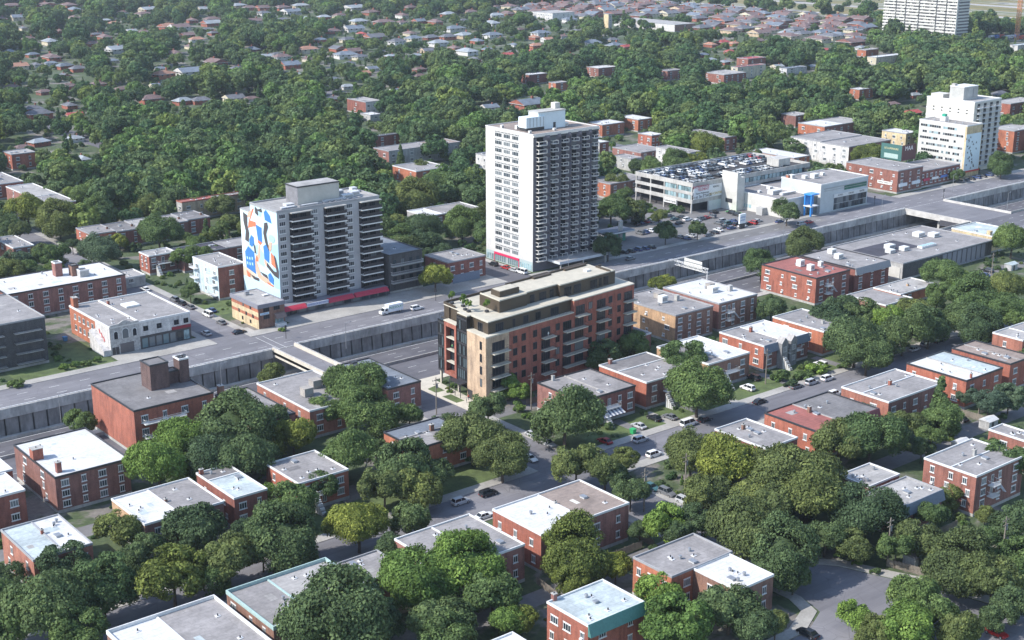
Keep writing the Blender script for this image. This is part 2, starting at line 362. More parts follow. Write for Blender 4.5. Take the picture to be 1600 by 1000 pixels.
# retaining walls of the trench
def wall_run(name, u0, u1, near, label):
    e = empty(name, (u0, W1 if not near else W0, 0), label, 'retaining wall', 'retaining walls of the sunken expressway')
    L = u1 - u0; s = 1 if not near else -1
    m = MB()
    n = int(L / 3.85); st = L / n
    for i in range(n):          # ribbed panels below the cap beam
        a = i * st; d = .05 * (i % 2)
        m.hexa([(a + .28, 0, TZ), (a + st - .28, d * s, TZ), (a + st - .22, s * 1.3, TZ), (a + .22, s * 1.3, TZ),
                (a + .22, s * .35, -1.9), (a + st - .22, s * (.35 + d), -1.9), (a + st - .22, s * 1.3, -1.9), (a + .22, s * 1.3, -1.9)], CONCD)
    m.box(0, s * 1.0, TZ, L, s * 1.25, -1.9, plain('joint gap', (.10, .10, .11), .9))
    part('panel_face', m, e)
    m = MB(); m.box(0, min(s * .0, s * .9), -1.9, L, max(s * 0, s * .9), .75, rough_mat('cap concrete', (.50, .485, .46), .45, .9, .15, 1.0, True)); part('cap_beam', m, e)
    m = MB(); m.box(0, s * .35 - .15, 1.0, L, s * .35 + .15, 1.2, TRIM)
    x = 1
    while x < L: m.box(x, s * .35 - .05, .75, x + .12, s * .35 + .05, 1.02, TRIM); x += 3.85
    part('railing', m, e)
    m = MB(); m.box(0, s * .9 if s > 0 else -1.25, .0, L, s * 1.25 if s > 0 else -.9, .35, MATS['concrete']); part('kerb', m, e)
    return e
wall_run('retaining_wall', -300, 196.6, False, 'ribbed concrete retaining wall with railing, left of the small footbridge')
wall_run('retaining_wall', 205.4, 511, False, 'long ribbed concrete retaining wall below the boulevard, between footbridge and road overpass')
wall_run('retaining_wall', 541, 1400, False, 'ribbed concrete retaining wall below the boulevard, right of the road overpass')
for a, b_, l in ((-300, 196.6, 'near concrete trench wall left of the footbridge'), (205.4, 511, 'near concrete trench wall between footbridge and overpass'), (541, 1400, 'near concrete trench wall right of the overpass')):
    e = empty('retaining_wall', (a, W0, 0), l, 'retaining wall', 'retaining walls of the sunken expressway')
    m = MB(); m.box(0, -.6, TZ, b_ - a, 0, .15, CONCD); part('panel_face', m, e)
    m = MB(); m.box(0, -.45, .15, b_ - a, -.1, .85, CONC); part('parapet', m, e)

for a, b_, l in ((196.6, 205.4, 'footbridge'), (511, 541, 'road overpass')):
    for v, w_ in ((W1, 'far'), (W0 - .9, 'near')):
        m = MB(); m.box(a, v, TZ, b_, v + .9, -.02, CONCD); tag(link('bridge_abutment', m.mesh('bridge_abutment')), '%s concrete abutment under the %s' % (w_, l), 'abutment')
# ---------------------------------------------------------------- windows and details
WC = {}
def win_mesh(w_, h_, style):
    k = (round(w_, 2), round(h_, 2), style)
    if k in WC: return WC[k]
    fm = TRIM if style[0] == 'w' else TRIMD
    m = MB(); t = .09; x = w_ / 2
    m.box(-x, -.07, 0, x, .02, t, fm); m.box(-x, -.07, h_ - t, x, .02, h_, fm)
    m.box(-x, -.07, t, -x + t, .02, h_ - t, fm); m.box(x - t, -.07, t, x, .02, h_ - t, fm)
    nmul = 1 if w_ < 1.7 else (2 if w_ < 2.6 else 3)
    for i in range(nmul): cx = -x + (i + 1) * w_ / (nmul + 1); m.box(cx - .04, -.06, t, cx + .04, .02, h_ - t, fm)
    if 's' in style:      # pale sill and lintel
        m.box(-x - .14, -.16, -.17, x + .14, .02, 0, TRIM)
        if 'l' in style: m.box(-x - .1, -.05, h_, x + .1, .02, h_ + .2, TRIM)
    f = m.mesh('window')
    m = MB(); m.poly([(-x + t, -.03, t), (x - t, -.03, t), (x - t, -.03, h_ - t), (-x + t, -.03, h_ - t)], GL if style[-1] != 'k' else GLD)
    WC[k] = (f, m.mesh('pane')); return WC[k]
def window(par, side, pos, z, w_, h_, style, L, D, pane=True, name='window'):
    """side: 'v' = face towards -Y, 'u' = face towards -X, 'U' = +X, 'V' = +Y"""
    f, p = win_mesh(w_, h_, style)
    loc, rot = {'v': ((pos, 0, z), 0), 'u': ((0, pos, z), -pi / 2), 'U': ((L, pos, z), pi / 2), 'V': ((pos, D, z), pi)}[side]
    o = link(name, f, par, loc, rot); link('pane', p, o)
    return o
VENT = None
def vent(par, x, y, z, k=0):
    global VENT
    if not VENT:
        VENT = []
        m = MB(); m.box(-.45, -.45, 0, .45, .45, .12, plain('flashing', (.6, .6, .6), .5)); m.tube((0, 0, .1), (0, 0, .5), .16, .14, TRIMD); VENT.append(m.mesh('roof_vent'))
        m = MB(); m.box(-.5, -.7, 0, .5, .7, .35, plain('vent metal', (.45, .46, .47), .5)); m.box(-.6, -.8, .35, .6, .8, .45, STEEL); VENT.append(m.mesh('roof_hatch'))
        m = MB(); m.tube((0, 0, 0), (0, 0, .45), .28, .22, STEEL); m.tube((0, 0, .45), (0, 0, .8), .38, .30, STEEL); VENT.append(m.mesh('roof_ventilator'))
    return link(('roof_vent', 'roof_hatch', 'roof_ventilator')[k], VENT[k], par, (x, y, z), 0)
def chimney(par, x, y, z, w_=.9, d_=.7, h_=1.7, mat='red'):
    m = MB(); m.box(-w_ / 2, -d_ / 2, 0, w_ / 2, d_ / 2, h_, wallm(mat)); m.box(-w_ / 2 - .08, -d_ / 2 - .08, h_, w_ / 2 + .08, d_ / 2 + .08, h_ + .14, CONC)
    m.tube((0, 0, h_ + .1), (0, 0, h_ + .4), .14, .12, TRIMD)
    return part('chimney', m, par, (x, y, z))
def hvac(par, x, y, z, w_=2.6, d_=2, h_=1.8, mat=None, name='rooftop_unit'):
    mat = mat or TRIM; m = MB(); m.box(-w_ / 2, -d_ / 2, .15, w_ / 2, d_ / 2, h_, mat); m.box(-w_ / 2 - .06, -d_ / 2 - .06, h_, w_ / 2 + .06, d_ / 2 + .06, h_ + .1, mat)
    m.box(-w_ * .4, -d_ / 2 - .03, h_ * .3, w_ * .4, -d_ / 2, h_ * .8, STEEL); m.box(-w_ / 2 + .1, -d_ / 2 + .1, 0, w_ / 2 - .1, d_ / 2 - .1, .15, STEEL)
    return part(name, m, par, (x, y, z))

def balcony(par, side, pos, z, w_, d_=1.4, L=0, rail='dark', slab_mat=None, name='balcony'):
    key = ('bal', round(w_, 1), d_, rail, slab_mat)
    if key not in WC:
        rm = TRIM if rail == 'white' else TRIMD
        tower = rail == 'tower'
        m = MB(); m.box(-w_ / 2, -d_, -.34 if tower else -.18, w_ / 2, 0, 0, slab_mat or CONC)
        if tower: m.box(-w_ / 2 + .1, -d_ + .06, .04, w_ / 2 - .1, -d_ + .1, .95, plain('smoked balcony glass', (.05, .05, .058), .3))
        r = MB(); t = .05
        for a, b_ in (((-w_ / 2, -d_), (w_ / 2, -d_ + t)), ((-w_ / 2, -d_ + t), (-w_ / 2 + t, 0)), ((w_ / 2 - t, -d_ + t), (w_ / 2, 0))):
            r.box(a[0], a[1], 1.0, b_[0], b_[1], 1.07, rm); r.box(a[0], a[1], .1, b_[0], b_[1], .15, rm)
        n = int(w_ / .35)
        for i in range(n + 1):
            x = -w_ / 2 + t + (w_ - 2 * t) * i / n; r.box(x - .02, -d_ + .01, .15, x + .02, -d_ + .04, 1.0, rm)
        for y in (-d_ * .75, -d_ * .5, -d_ * .25):
            for x in (-w_ / 2, w_ / 2 - .04): r.box(x, y, .15, x + .04, y + .03, 1.0, rm)
        WC[key] = (m.mesh('balcony'), r.mesh('railing'))
    loc, rot = ((pos, 0, z), 0) if side == 'v' else ((0, pos, z), -pi / 2)
    o = link(name, WC[key][0], par, loc, rot); link('railing', WC[key][1], o); return o

def block(label, u0, v0, u1, v1, h, wall='red', roof='grey', ref=None, fl=2, nu=2, nv=3, split=None, style='wsl', base=1.0, front=False,
          chim=(), boxes=(), wall_v=None, trim=None, name='apartment_house', mans=None, group=None, seed=None, vents=6, cat='house', parapet=.35, prot=False, details=True, ww=1.05, wh=1.45):
    rng = random.Random(seed if seed is not None else int(u0 * 7 + v0))
    L, D = u1 - u0, v1 - v0
    if wall == 'red': wall = rng.choice(('red', 'redb', 'redc', 'redd'))
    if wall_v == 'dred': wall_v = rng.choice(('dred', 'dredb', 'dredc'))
    if wall == 'dred': wall = rng.choice(('dred', 'dredb', 'dredc'))
    e = empty(name, (u0, v0, 0), label, cat, group)
    FOOT.append((u0, v0, u1, v1)); land((u0 + u1) / 2, (v0 + v1) / 2, h, ref or label)
    if prot: protect(u0, v0, u1, v1, 0, h)
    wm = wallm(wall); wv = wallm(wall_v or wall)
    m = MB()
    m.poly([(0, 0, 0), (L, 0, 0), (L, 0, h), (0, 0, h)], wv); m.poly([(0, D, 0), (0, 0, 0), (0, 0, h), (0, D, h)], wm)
    m.poly([(L, 0, 0), (L, D, 0), (L, D, h), (L, 0, h)], wm); m.poly([(L, D, 0), (0, D, 0), (0, D, h), (L, D, h)], wm)
    part('wall', m, e)
    m = MB(); m.box(-.05, -.05, 0, L + .05, D + .05, .75, CONC, skip=('t',)); part('foundation', m, e)
    # roof with coping
    tm = TRIM if trim in (None, 'white') else (TRIMD if trim == 'dark' else plain('trim mint', (.34, .46, .44)) if trim == 'mint' else (plain('trim grey', (.3, .3, .31)) if trim == 'grey' else wallm(trim)))
    m = MB(); rz = h + .02
    if split:
        ax, fr, k2 = split; rm2 = roofm(k2)
        if ax == 'u':
            c = L * fr; m.poly([(0, 0, rz), (c, 0, rz), (c, D, rz), (0, D, rz)], roofm(roof)); m.poly([(c, 0, rz), (L, 0, rz), (L, D, rz), (c, D, rz)], rm2)
            m.box(c - .17, .3, rz, c + .17, D - .3, rz + .22, tm if trim != 'dark' else roofm('lgrey'))
        else:
            c = D * fr; m.poly([(0, 0, rz), (L, 0, rz), (L, c, rz), (0, c, rz)], roofm(roof)); m.poly([(0, c, rz), (L, c, rz), (L, D, rz), (0, D, rz)], rm2)
            m.box(.3, c - .17, rz, L - .3, c + .17, rz + .22, tm if trim != 'dark' else roofm('lgrey'))
    else: m.poly([(0, 0, rz), (L, 0, rz), (L, D, rz), (0, D, rz)], roofm(roof))
    rr2 = random.Random(int(u0 * 3 + v0 * 5)); pz = rz + .012
    for q in range(rr2.choice((1, 2, 3))):
        if L > 8 and D > 8:
            a = rr2.uniform(1, L - 5); b_ = rr2.uniform(1, D - 5); w1 = rr2.uniform(1, 3.6); w2 = rr2.uniform(.8, 3); pz += .006
            m.poly([(a, b_, pz), (a + w1, b_, pz), (a + w1, b_ + w2, pz), (a, b_ + w2, pz)], roofm(rr2.choice(('lgrey', 'grey', 'dgrey') if roof not in ('white', 'pale') else ('pale', 'lgrey', 'cream'))))
    rf = part('roof', m, e)
    m = MB(); m.ring(-.09, -.09, L + .09, D + .09, h - .12, h + parapet, .24, tm); part('coping', m, rf)
    if mans:
        m = MB(); mm = mans if not isinstance(mans, str) else plain('mansard ' + mans, dict(slate=(.13, .16, .2), green=(.07, .20, .18), maroon=(.22, .05, .06), grey=(.25, .25, .26))[mans], .6)
        m.hexa([(-.1, -.9, h - 1.9), (L + .1, -.9, h - 1.9), (L + .1, -.02, h - 1.9), (-.1, -.02, h - 1.9), (-.1, -.12, h + parapet + .05), (L + .1, -.12, h + parapet + .05), (L + .1, -.02, h + parapet + .05), (-.1, -.02, h + parapet + .05)], mm)
        part('mansard', m, e)
    fh = (h - base - .6) / fl
    if nu:
        for f in range(fl):
            z = base + f * fh + .75
            for i in range(nu):
                p_ = D * (i + .5 + rng.uniform(-.12, .12)) / nu
                w_ = ww if rng.random() < .7 else 2.0
                window(e, 'u', p_, z, w_, wh if w_ > 1 else .9, style, L, D)
                if rng.random() < .12: m = MB(); m.box(-.5, p_ - .35, z, -.01, p_ + .35, z + .45, TRIM); part('air_conditioner', m, e)
    if nv:
        for f in range(fl):
            z = base + f * fh + .75
            for i in range(nv):
                p_ = L * (i + .5) / nv
                dr = front and i == nv // 2
                if dr: window(e, 'v', p_, z - .65, 1.1, 2.2, style[0], L, D, name='balcony_door')
                else: window(e, 'v', p_, z, ww if i % 2 else min(1.75, L / nv * .55), wh, style, L, D)
                if (front and f > 0 and i == nv // 2): balcony(e, 'v', p_, z - .7, min(L * .45, 5.5), 1.7, rail='white', slab_mat=TRIM)
    for f in range(fl):       # a few openings on the sides turned away
        for p_ in (D * .3, D * .7): window(e, 'U', p_, base + f * fh + .75, ww, wh, style, L, D)
        for p_ in (L * .3, L * .7): window(e, 'V', p_, base + f * fh + .75, ww, wh, style, L, D)
    if not front and nv >= 2 and group == G1 and fl > 1 and wall_v and rng.random() < .8:
        for f in range(1, fl):
            z = base + f * fh + .05; q = L * (1.0 / nv if nv > 2 else .5); balcony(e, 'v', q, z, 2.8, 1.6, rail='white', slab_mat=TRIM)
            window(e, 'v', q + .2, z + .03, 1.0, 2.1, 'w', L, D, name='balcony_door')
        m = MB()
        for i in range(8): m.box(q + 1.5 + i * .32, -1.5, z - (i + 1) * fh / 8, q + 1.82 + i * .32, -.7, z - (i + 1) * fh / 8 + .08, TRIM)
        part('back_stair', m, e)
    if front:
        m = MB(); n = 9; x0 = L * .5 - 3.4
        for i in range(n): m.box(x0 - i * .02, -1.7 - (n - i) * .34, 0, x0 + 1.1, -1.7 - (n - i - 1) * .34, (i + 1) * (base + fh) / n * .95, TRIM if i % 2 else MATS['concrete'])
        part('entry_stair', m, e)
    for i in range(vents): vent(e, rng.uniform(1.6, L - 1.6), rng.uniform(1.6, D - 1.6), rz, 0 if rng.random() < .75 else rng.choice((1, 2)))
    for c in chim:
        cx, cy = c[0] * L, c[1] * D; chimney(e, cx, cy, rz, *(c[2:] if len(c) > 2 else ()))
    for b_ in boxes:
        hvac(e, b_[0] * L, b_[1] * D, rz, *b_[2:])
    return e
def fit(Np, Lp, Rp, h):
    a = at(*Np, h); b_ = at(*Lp, h); c = at(*Rp, h)
    return (a[0] + b_[0]) / 2, (a[1] + c[1]) / 2, c[0], b_[1]
def B(label, Np, Lp, Rp, h, **k): return block(label, *fit(Np, Lp, Rp, h), h, **k)

# ---------------------------------------------------------------- blocks of flats and duplexes near the camera
G1 = 'flat roofed brick houses of the near blocks'
b1 = B('tall red brick block of flats with dark stair towers on its roof', (207, 641), (141, 601), (337, 616), 12, wall='red', roof='dgrey', ref='the red brick block with stair towers', fl=3, nu=0, nv=4, front=False, trim='dark', vents=5, name='apartment_block', cat='apartment block', details=False, wh=1.7)
def stair_tower(par, x, y, z, w_, d_, h_, mat, cap='dark'):
    m = MB(); m.box(0, 0, 0, w_, d_, h_, wallm(mat)); m.ring(-.1, -.1, w_ + .1, d_ + .1, h_ - .1, h_ + .3, .3, TRIM if cap == 'white' else TRIMD); m.poly([(0, 0, h_ + .02), (w_, 0, h_ + .02), (w_, d_, h_ + .02), (0, d_, h_ + .02)], roofm('dgrey'))
    return part('stair_tower', m, par, (x, y, z))
stair_tower(b1, 9.8, 11, 12, 5, 5.6, 6.6, 'plum'); stair_tower(b1, 14.82, 13, 12, 3.5, 3, 3.2, 'plum'); stair_tower(b1, 18.3, 12, 12, 2.6, 3.4, 6.2, 'plum', 'white')
for q in (19.2, 20.4): hvac(b1, q, 13.7, 18.3, .8, .8, .5, TRIMD, 'flue')
for k in range(3):
    balcony(b1, 'v', 7.5, 1.2 + k * 3.7, 11, 1.8, rail='white', slab_mat=TRIM)
B('red brick flats under a wide white membrane roof with dark patches', (91, 749), (19, 697), (199, 716), 8.5, wall='dred', roof='white', ref='the flats under a wide white roof', fl=3, nu=2, nv=4, chim=((.07, .55, 2.4, 2.2, 2.6, 'red'), (.12, .12, 1.1, 1.2, 2.4, 'dred')), trim='dark', group=G1, base=.5, vents=3)
block('dark red brick house with white roof at the left edge, nearer the camera', 79, 284.6, 94.4, 296.6, 8, wall='dred', roof='white', ref='the white roofed house at the left edge', fl=2, nu=2, nv=3, group=G1)
block('red brick house with white roof cut by the left edge beside the trench', 79, 297.5, 96.4, 308, 8, wall='red', roof='white', ref='the brick house at the left edge', fl=2, nu=2, nv=3, group=G1)
B('red brick duplex with pale grey and white roof halves and small red chimney', (54, 877), (0, 830), (144, 850), 8, wall='red', roof='pale', ref='the duplex with pale and white roof halves', split=('u', .52, 'white'), nu=2, nv=3, chim=((.5, .62, .5, .5, .9, 'red'),), trim='grey', group=G1, fl=2)
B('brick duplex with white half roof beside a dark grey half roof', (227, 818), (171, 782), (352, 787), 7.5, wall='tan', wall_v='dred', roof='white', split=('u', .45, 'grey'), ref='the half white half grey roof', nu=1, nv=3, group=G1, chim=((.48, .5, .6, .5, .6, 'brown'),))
B('narrow red brick house with patched pale green roof', (370, 782), (306, 741), (414, 763), 7.5, wall='dred', roof='pale', split=('v', .7, 'dgrey'), ref='the patched pale green roof', nu=2, nv=2, group=G1, chim=((.1, .95, .9, .6, 1.2, 'red'),), ww=.9)
B('small red brick duplex with grey roof behind the round trees', (465, 757), (416, 726), (545, 735), 7, wall='red', roof='grey', ref='the small grey roofed brick duplex', nu=2, nv=3, group=G1, front=True)
B('orange brick corner house with grey roof and brick chimney', (652, 704), (601, 676), (735, 676), 7.5, wall='orange', roof='grey', split=('v', .55, 'blueg'), ref='the orange brick corner house', nu=2, nv=3, group=G1, chim=((.6, .55, 1, .7, 1.6, 'brown'),), trim='dark')
B('rose brick house with dark grey roof beside the expressway and cross street', (609, 609), (523, 573), (657, 596), 7.5, wall='rose', roof='blueg', ref='the rose brick house by the cross street', nu=2, nv=2, group=G1, trim='dark', boxes=((.3, .85, 1.6, 1.6, 1.6, TRIMD),))
B('red brick house with white roof trim and two rooftop boxes by the footbridge', (484, 644), (402, 600), (573, 620), 7.5, wall='red', roof='grey', ref='the house with two rooftop boxes', nu=3, nv=3, group=G1, boxes=((.33, .4, 2.6, 2.4, 2.2, rough_mat('hvac tan', (.36, .33, .3))), (.62, .55, 2.6, 2.4, 2.2, MATS['hvac tan'] if 'hvac tan' in MATS else CONC)))
B('low brick house with plain grey roof beside the tall red block', (411, 661), (337, 618), (459, 645), 7, wall='rose', roof='grey', ref='the low grey roofed house by the tall block', nu=2, nv=2, group=G1, trim='dark', chim=((.15, .98, 1.4, 1.4, 2.6, 'brown'),))
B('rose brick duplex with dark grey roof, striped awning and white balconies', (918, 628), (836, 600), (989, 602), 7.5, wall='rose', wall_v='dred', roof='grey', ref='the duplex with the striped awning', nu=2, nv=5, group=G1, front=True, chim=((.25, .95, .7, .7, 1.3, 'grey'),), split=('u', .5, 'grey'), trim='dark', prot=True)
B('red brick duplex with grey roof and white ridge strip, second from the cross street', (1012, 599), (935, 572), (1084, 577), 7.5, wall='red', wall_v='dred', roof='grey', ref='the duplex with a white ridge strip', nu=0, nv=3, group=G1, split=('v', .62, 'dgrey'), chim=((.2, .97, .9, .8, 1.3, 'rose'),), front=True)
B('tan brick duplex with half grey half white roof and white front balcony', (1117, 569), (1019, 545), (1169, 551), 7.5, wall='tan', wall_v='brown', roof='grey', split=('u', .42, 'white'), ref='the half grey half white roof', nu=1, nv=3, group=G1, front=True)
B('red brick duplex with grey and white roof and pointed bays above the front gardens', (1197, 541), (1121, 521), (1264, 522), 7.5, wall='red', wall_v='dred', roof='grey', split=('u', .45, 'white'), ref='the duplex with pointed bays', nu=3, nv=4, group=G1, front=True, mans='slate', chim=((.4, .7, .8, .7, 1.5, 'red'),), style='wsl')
B('orange red brick duplex with grey roof, last before the tree row', (1286, 521), (1211, 495), (1330, 505), 7.5, wall='orange', roof='grey', ref='the last duplex before the tree row', nu=2, nv=3, group=G1, chim=((.5, .3, .8, .7, .9, 'grey'),))
block('low brick rear house with grey roof between the new block and the flats', 279.5, 286, 286, 303, 5.5, wall='rose', roof='grey', ref='the low house beside the new block', nu=0, nv=1, group=G1, fl=1, vents=1)
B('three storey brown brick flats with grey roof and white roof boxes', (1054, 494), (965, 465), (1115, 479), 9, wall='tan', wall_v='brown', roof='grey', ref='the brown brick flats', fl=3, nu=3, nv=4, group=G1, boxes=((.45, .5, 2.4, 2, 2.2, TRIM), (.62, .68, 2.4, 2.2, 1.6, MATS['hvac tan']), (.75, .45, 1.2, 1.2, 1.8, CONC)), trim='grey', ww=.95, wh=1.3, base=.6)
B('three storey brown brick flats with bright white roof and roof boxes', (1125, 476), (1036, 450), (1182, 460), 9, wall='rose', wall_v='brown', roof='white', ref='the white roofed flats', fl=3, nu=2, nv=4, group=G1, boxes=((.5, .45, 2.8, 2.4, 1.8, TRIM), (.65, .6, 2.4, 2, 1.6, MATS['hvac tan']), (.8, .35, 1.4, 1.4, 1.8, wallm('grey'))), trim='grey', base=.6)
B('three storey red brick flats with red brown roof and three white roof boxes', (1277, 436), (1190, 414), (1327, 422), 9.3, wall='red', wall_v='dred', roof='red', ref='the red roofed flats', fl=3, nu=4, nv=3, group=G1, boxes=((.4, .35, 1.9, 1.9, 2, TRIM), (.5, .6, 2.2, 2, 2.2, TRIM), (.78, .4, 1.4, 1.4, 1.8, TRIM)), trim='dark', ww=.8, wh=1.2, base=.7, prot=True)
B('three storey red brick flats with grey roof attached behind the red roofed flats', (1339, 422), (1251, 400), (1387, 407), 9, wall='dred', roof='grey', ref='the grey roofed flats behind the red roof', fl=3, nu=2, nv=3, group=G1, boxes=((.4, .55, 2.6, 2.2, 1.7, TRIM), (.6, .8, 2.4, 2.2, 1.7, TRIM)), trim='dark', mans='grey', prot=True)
for k in range(2): balcony(bpy.data.objects['apartment_house'], 'v', 5, 3 + 3 * k, .4, .3) if False else None
B('low flat house of orange brick with light grey roof below the supermarket', (1409, 462), (1366, 450), (1462, 444), 4, wall='orange', roof='lgrey', ref='the low orange brick house', fl=1, nu=1, nv=2, group=G1, chim=((.55, .5, .7, .6, .7, 'tan'),), prot=True)
B('low grey roofed shed building beside the red brick flats', (1385, 478), (1322, 462), (1425, 466), 3.6, wall='brown', roof='grey', ref='the low grey shed building', fl=1, nu=0, nv=2, group=G1, name='shed_building', prot=True, vents=1)
B('red brick duplex with grey roof edged in white and brick chimney', (1392, 630), (1314, 606), (1470, 599), 8, wall='red', wall_v='dred', roof='grey', split=('v', .58, 'grey'), ref='the grey roof edged in white', nu=2, nv=5, group=G1, chim=((.5, .55, .9, .6, 1.3, 'red'),), prot=True, ww=.95)
B('red brick duplex with half white half pale blue roof', (1514, 596), (1415, 569), (1565, 575), 8, wall='red', roof='white', split=('u', .5, 'pale'), ref='the half white half pale blue roof', nu=3, nv=3, group=G1, trim='dark', chim=((.2, .05, .5, .5, 1.2, 'red'),), prot=True)
B('red brick duplex with tan brown roof near the right edge', (1582, 570), (1486, 545), (1612, 557), 8, wall='red', roof='brown', split=('u', .5, 'brown'), ref='the tan brown roof at the right', nu=1, nv=2, group=G1, trim='dark')
B('red brick house with light grey roof cut by the right edge', (1605, 534), (1550, 521), (1640, 515), 8, wall='red', roof='lgrey', split=('u', .5, 'grey'), ref='the light grey roof at the right edge', nu=1, nv=2, group=G1)
B('red brick duplex with half red half grey roof and maroon metal edge', (1280, 679), (1198, 645), (1365, 637), 8, wall='red', wall_v='orange', roof='red', split=('u', .42, 'dgrey'), ref='the half red half grey roof', nu=3, nv=3, group=G1, chim=((.38, .6, .9, .7, 1.5, 'brown'),), mans='maroon', trim='dark', prot=True)
B('brick duplex with grey roof and white trim beside the half red roof', (1200, 703), (1116, 672), (1244, 684), 7.5, wall='dred', roof='grey', ref='the grey roofed duplex with white trim', nu=2, nv=2, group=G1, chim=((.5, .75, .8, .6, 1.2, 'brown'),))
B('small grey roofed house half hidden behind large trees', (1358, 762), (1310, 744), (1405, 742), 6.5, wall='dred', roof='lgrey', ref='the small grey roofed house', nu=1, nv=2, group=G1)
B('brick house with grey roof and sloping slate blue mansard', (1402, 795), (1352, 772), (1476, 768), 7, wall='rose', roof='lgrey', ref='the house with the slate mansard', nu=1, nv=4, group=G1, mans='slate', trim='grey', prot=True)
B('tall red brick duplex with grey roof, white foundation and grey pot chimney', (1521, 744), (1444, 717), (1605, 715), 9.5, wall='red', wall_v='dred', roof='grey', split=('v', .5, 'grey'), ref='the tall duplex with white foundation', fl=3, nu=3, nv=3, group=G1, chim=((.55, .55, .9, .7, 1.5, 'grey'),), prot=True)
B('red brick house with grey roof cut by the right edge, nearer the camera', (1620, 700), (1550, 670), (1650, 690), 8, wall='red', roof='grey', ref='the brick house at the right edge', nu=2, nv=2, group=G1)
B('big red brick duplex with half white half brown roof', (849, 836), (767, 798), (982, 787), 8.5, wall='red', wall_v='rose', roof='white', split=('u', .5, 'brown'), ref='the half white half brown roof', nu=3, nv=4, group=G1, chim=((.5, .62, .6, .4, .5, 'grey'),), base=.9, front=False, prot=True)
B('brick duplex with grey roof divided by a white strip in the foreground', (708, 892), (610, 846), (820, 852), 8, wall='rose', roof='grey', split=('u', .48, 'grey'), ref='the grey roof with a white strip', nu=3, nv=4, group=G1)
B('small red brick extension with plain grey roof', (570, 912), (527, 882), (632, 888), 6.5, wall='red', roof='grey', ref='the small plain grey roof', nu=1, nv=2, group=G1, fl=2, trim='grey')
B('brick duplex with grey roof, pale green parapet and white dividing strip', (437, 993), (355, 927), (575, 920), 7, wall='brown', roof='grey', split=('u', .4, 'lgrey'), ref='the roof with a pale green parapet', nu=3, nv=3, group=G1, parapet=.7, chim=(), trim='mint')
B('brick duplex with white and grey roof at the bottom edge', (265, 1080), (165, 991), (430, 1010), 7, wall='brown', roof='white', split=('u', .45, 'grey'), ref='the white and grey roof at the bottom edge', nu=2, nv=3, group=G1, parapet=.7)
B('red brick house with pale mint roof and green cladding', (929, 985), (855, 942), (997, 937), 8.5, wall='red', roof='pale', ref='the pale mint roof', nu=3, nv=2, group=G1, mans='green', chim=((.12, 1.0, .8, .8, 1.3, 'rose'),), boxes=((.5, .5, .8, .7, .4, STEEL),), prot=True)
B('red brick house with plain grey roof joined to a white roof', (1046, 901), (990, 872), (1147, 865), 8, wall='orange', roof='grey', ref='the grey roof joined to a white roof', nu=3, nv=2, group=G1, trim='grey', prot=True)
block('brick extension with white roof joined to the plain grey roof', 180.6, 155.8, 190.6, 167.2, 7.8, wall='brown', roof='white', ref='the white roof joined to the grey one', nu=1, nv=2, group=G1, prot=True)
block('white roofed brick house with a brick chimney at the bottom centre', 124, 152, 138, 170, 8, wall='red', roof='white', ref='the white roof at the bottom centre', nu=2, nv=2, group=G1, chim=((.5, .9, .9, .9, 1.3, 'red'),))

def find(l): return [o for o in bpy.data.objects if o.get('label') == l][0]
e = find('rose brick duplex with dark grey roof, striped awning and white balconies')
for i in range(12):
    m = MB(); x = 5 + i * .62; m.hexa([(x, -3.1, 2.5), (x + .62, -3.1, 2.5), (x + .62, -.05, 3.2), (x, -.05, 3.2), (x, -3.1, 2.58), (x + .62, -3.1, 2.58), (x + .62, -.05, 3.9), (x, -.05, 3.9)], TRIM if i % 2 else plain('awning slate', (.12, .14, .2)))
    if i == 0: am = m
    else:
        o_ = len(am.v); am.v += m.v; am.f += [tuple(q + o_ for q in f) for f in m.f]; am.m += [am.mi(m.mats[0])] * len(m.f)
part('awning', am, e)
e = find('red brick duplex with grey and white roof and pointed bays above the front gardens')
for x in (7.2, 11.2):
    m = MB(); w_ = wallm('bay grey'); m.box(x - 1.4, -1.7, 0, x + 1.4, -.01, 7.6, w_)
    m.poly([(x - 1.5, -1.75, 7.6), (x + 1.5, -1.75, 7.6), (x, -1.75, 9.3)], w_); m.poly([(x - 1.5, -1.75, 7.6), (x, -1.75, 9.3), (x, .6, 9.3), (x - 1.5, .6, 7.6)], roofm('lgrey')); m.poly([(x + 1.5, -1.75, 7.6), (x + 1.5, .6, 7.6), (x, .6, 9.3), (x, -1.75, 9.3)], roofm('lgrey'))
    b_ = part('pointed_bay', m, e)
    for z in (1.6, 4.9): f, p = win_mesh(1.2, 1.6, 'w'); o = link('window', f, b_, (x, -1.7, z))
# ---------------------------------------------------------------- far side of the boulevard, left part
G2 = 'buildings along the far side of the boulevard'
e = block('dark four storey flats with black balconies at the left edge', 118, 390, 140.5, 421, 14, wall='dark', roof='grey', ref='the dark flats at the left edge', fl=4, nu=3, nv=0, name='apartment_block', cat='apartment block', style='d', trim='grey', vents=3)
for k in range(4):
    balcony(e, 'v', 6, 1.6 + k * 3.1, 8, 1.5, rail='dark', slab_mat=CONC); balcony(e, 'v', 17, 1.6 + k * 3.1, 8, 1.5, rail='dark', slab_mat=CONC)
e = B('long brown red brick flats with white roof and brick chimney tower', (11, 462), (-25, 440), (195, 429), 9, wall='dred', roof='white', ref='the long white roofed brick flats', fl=3, nu=2, nv=8, name='apartment_block', cat='apartment block', wall_v='rose', trim='dark', base=.6, ww=1.5, prot=True)
stair_tower(e, 21, 12, 9, 2.4, 3, 4.6, 'rose', 'white'); stair_tower(e, 27, 6, 9, 3.2, 3, 2.2, 'grey', 'white'); stair_tower(e, 25.5, 9, 9, 2.4, 3, 3.6, 'brown')
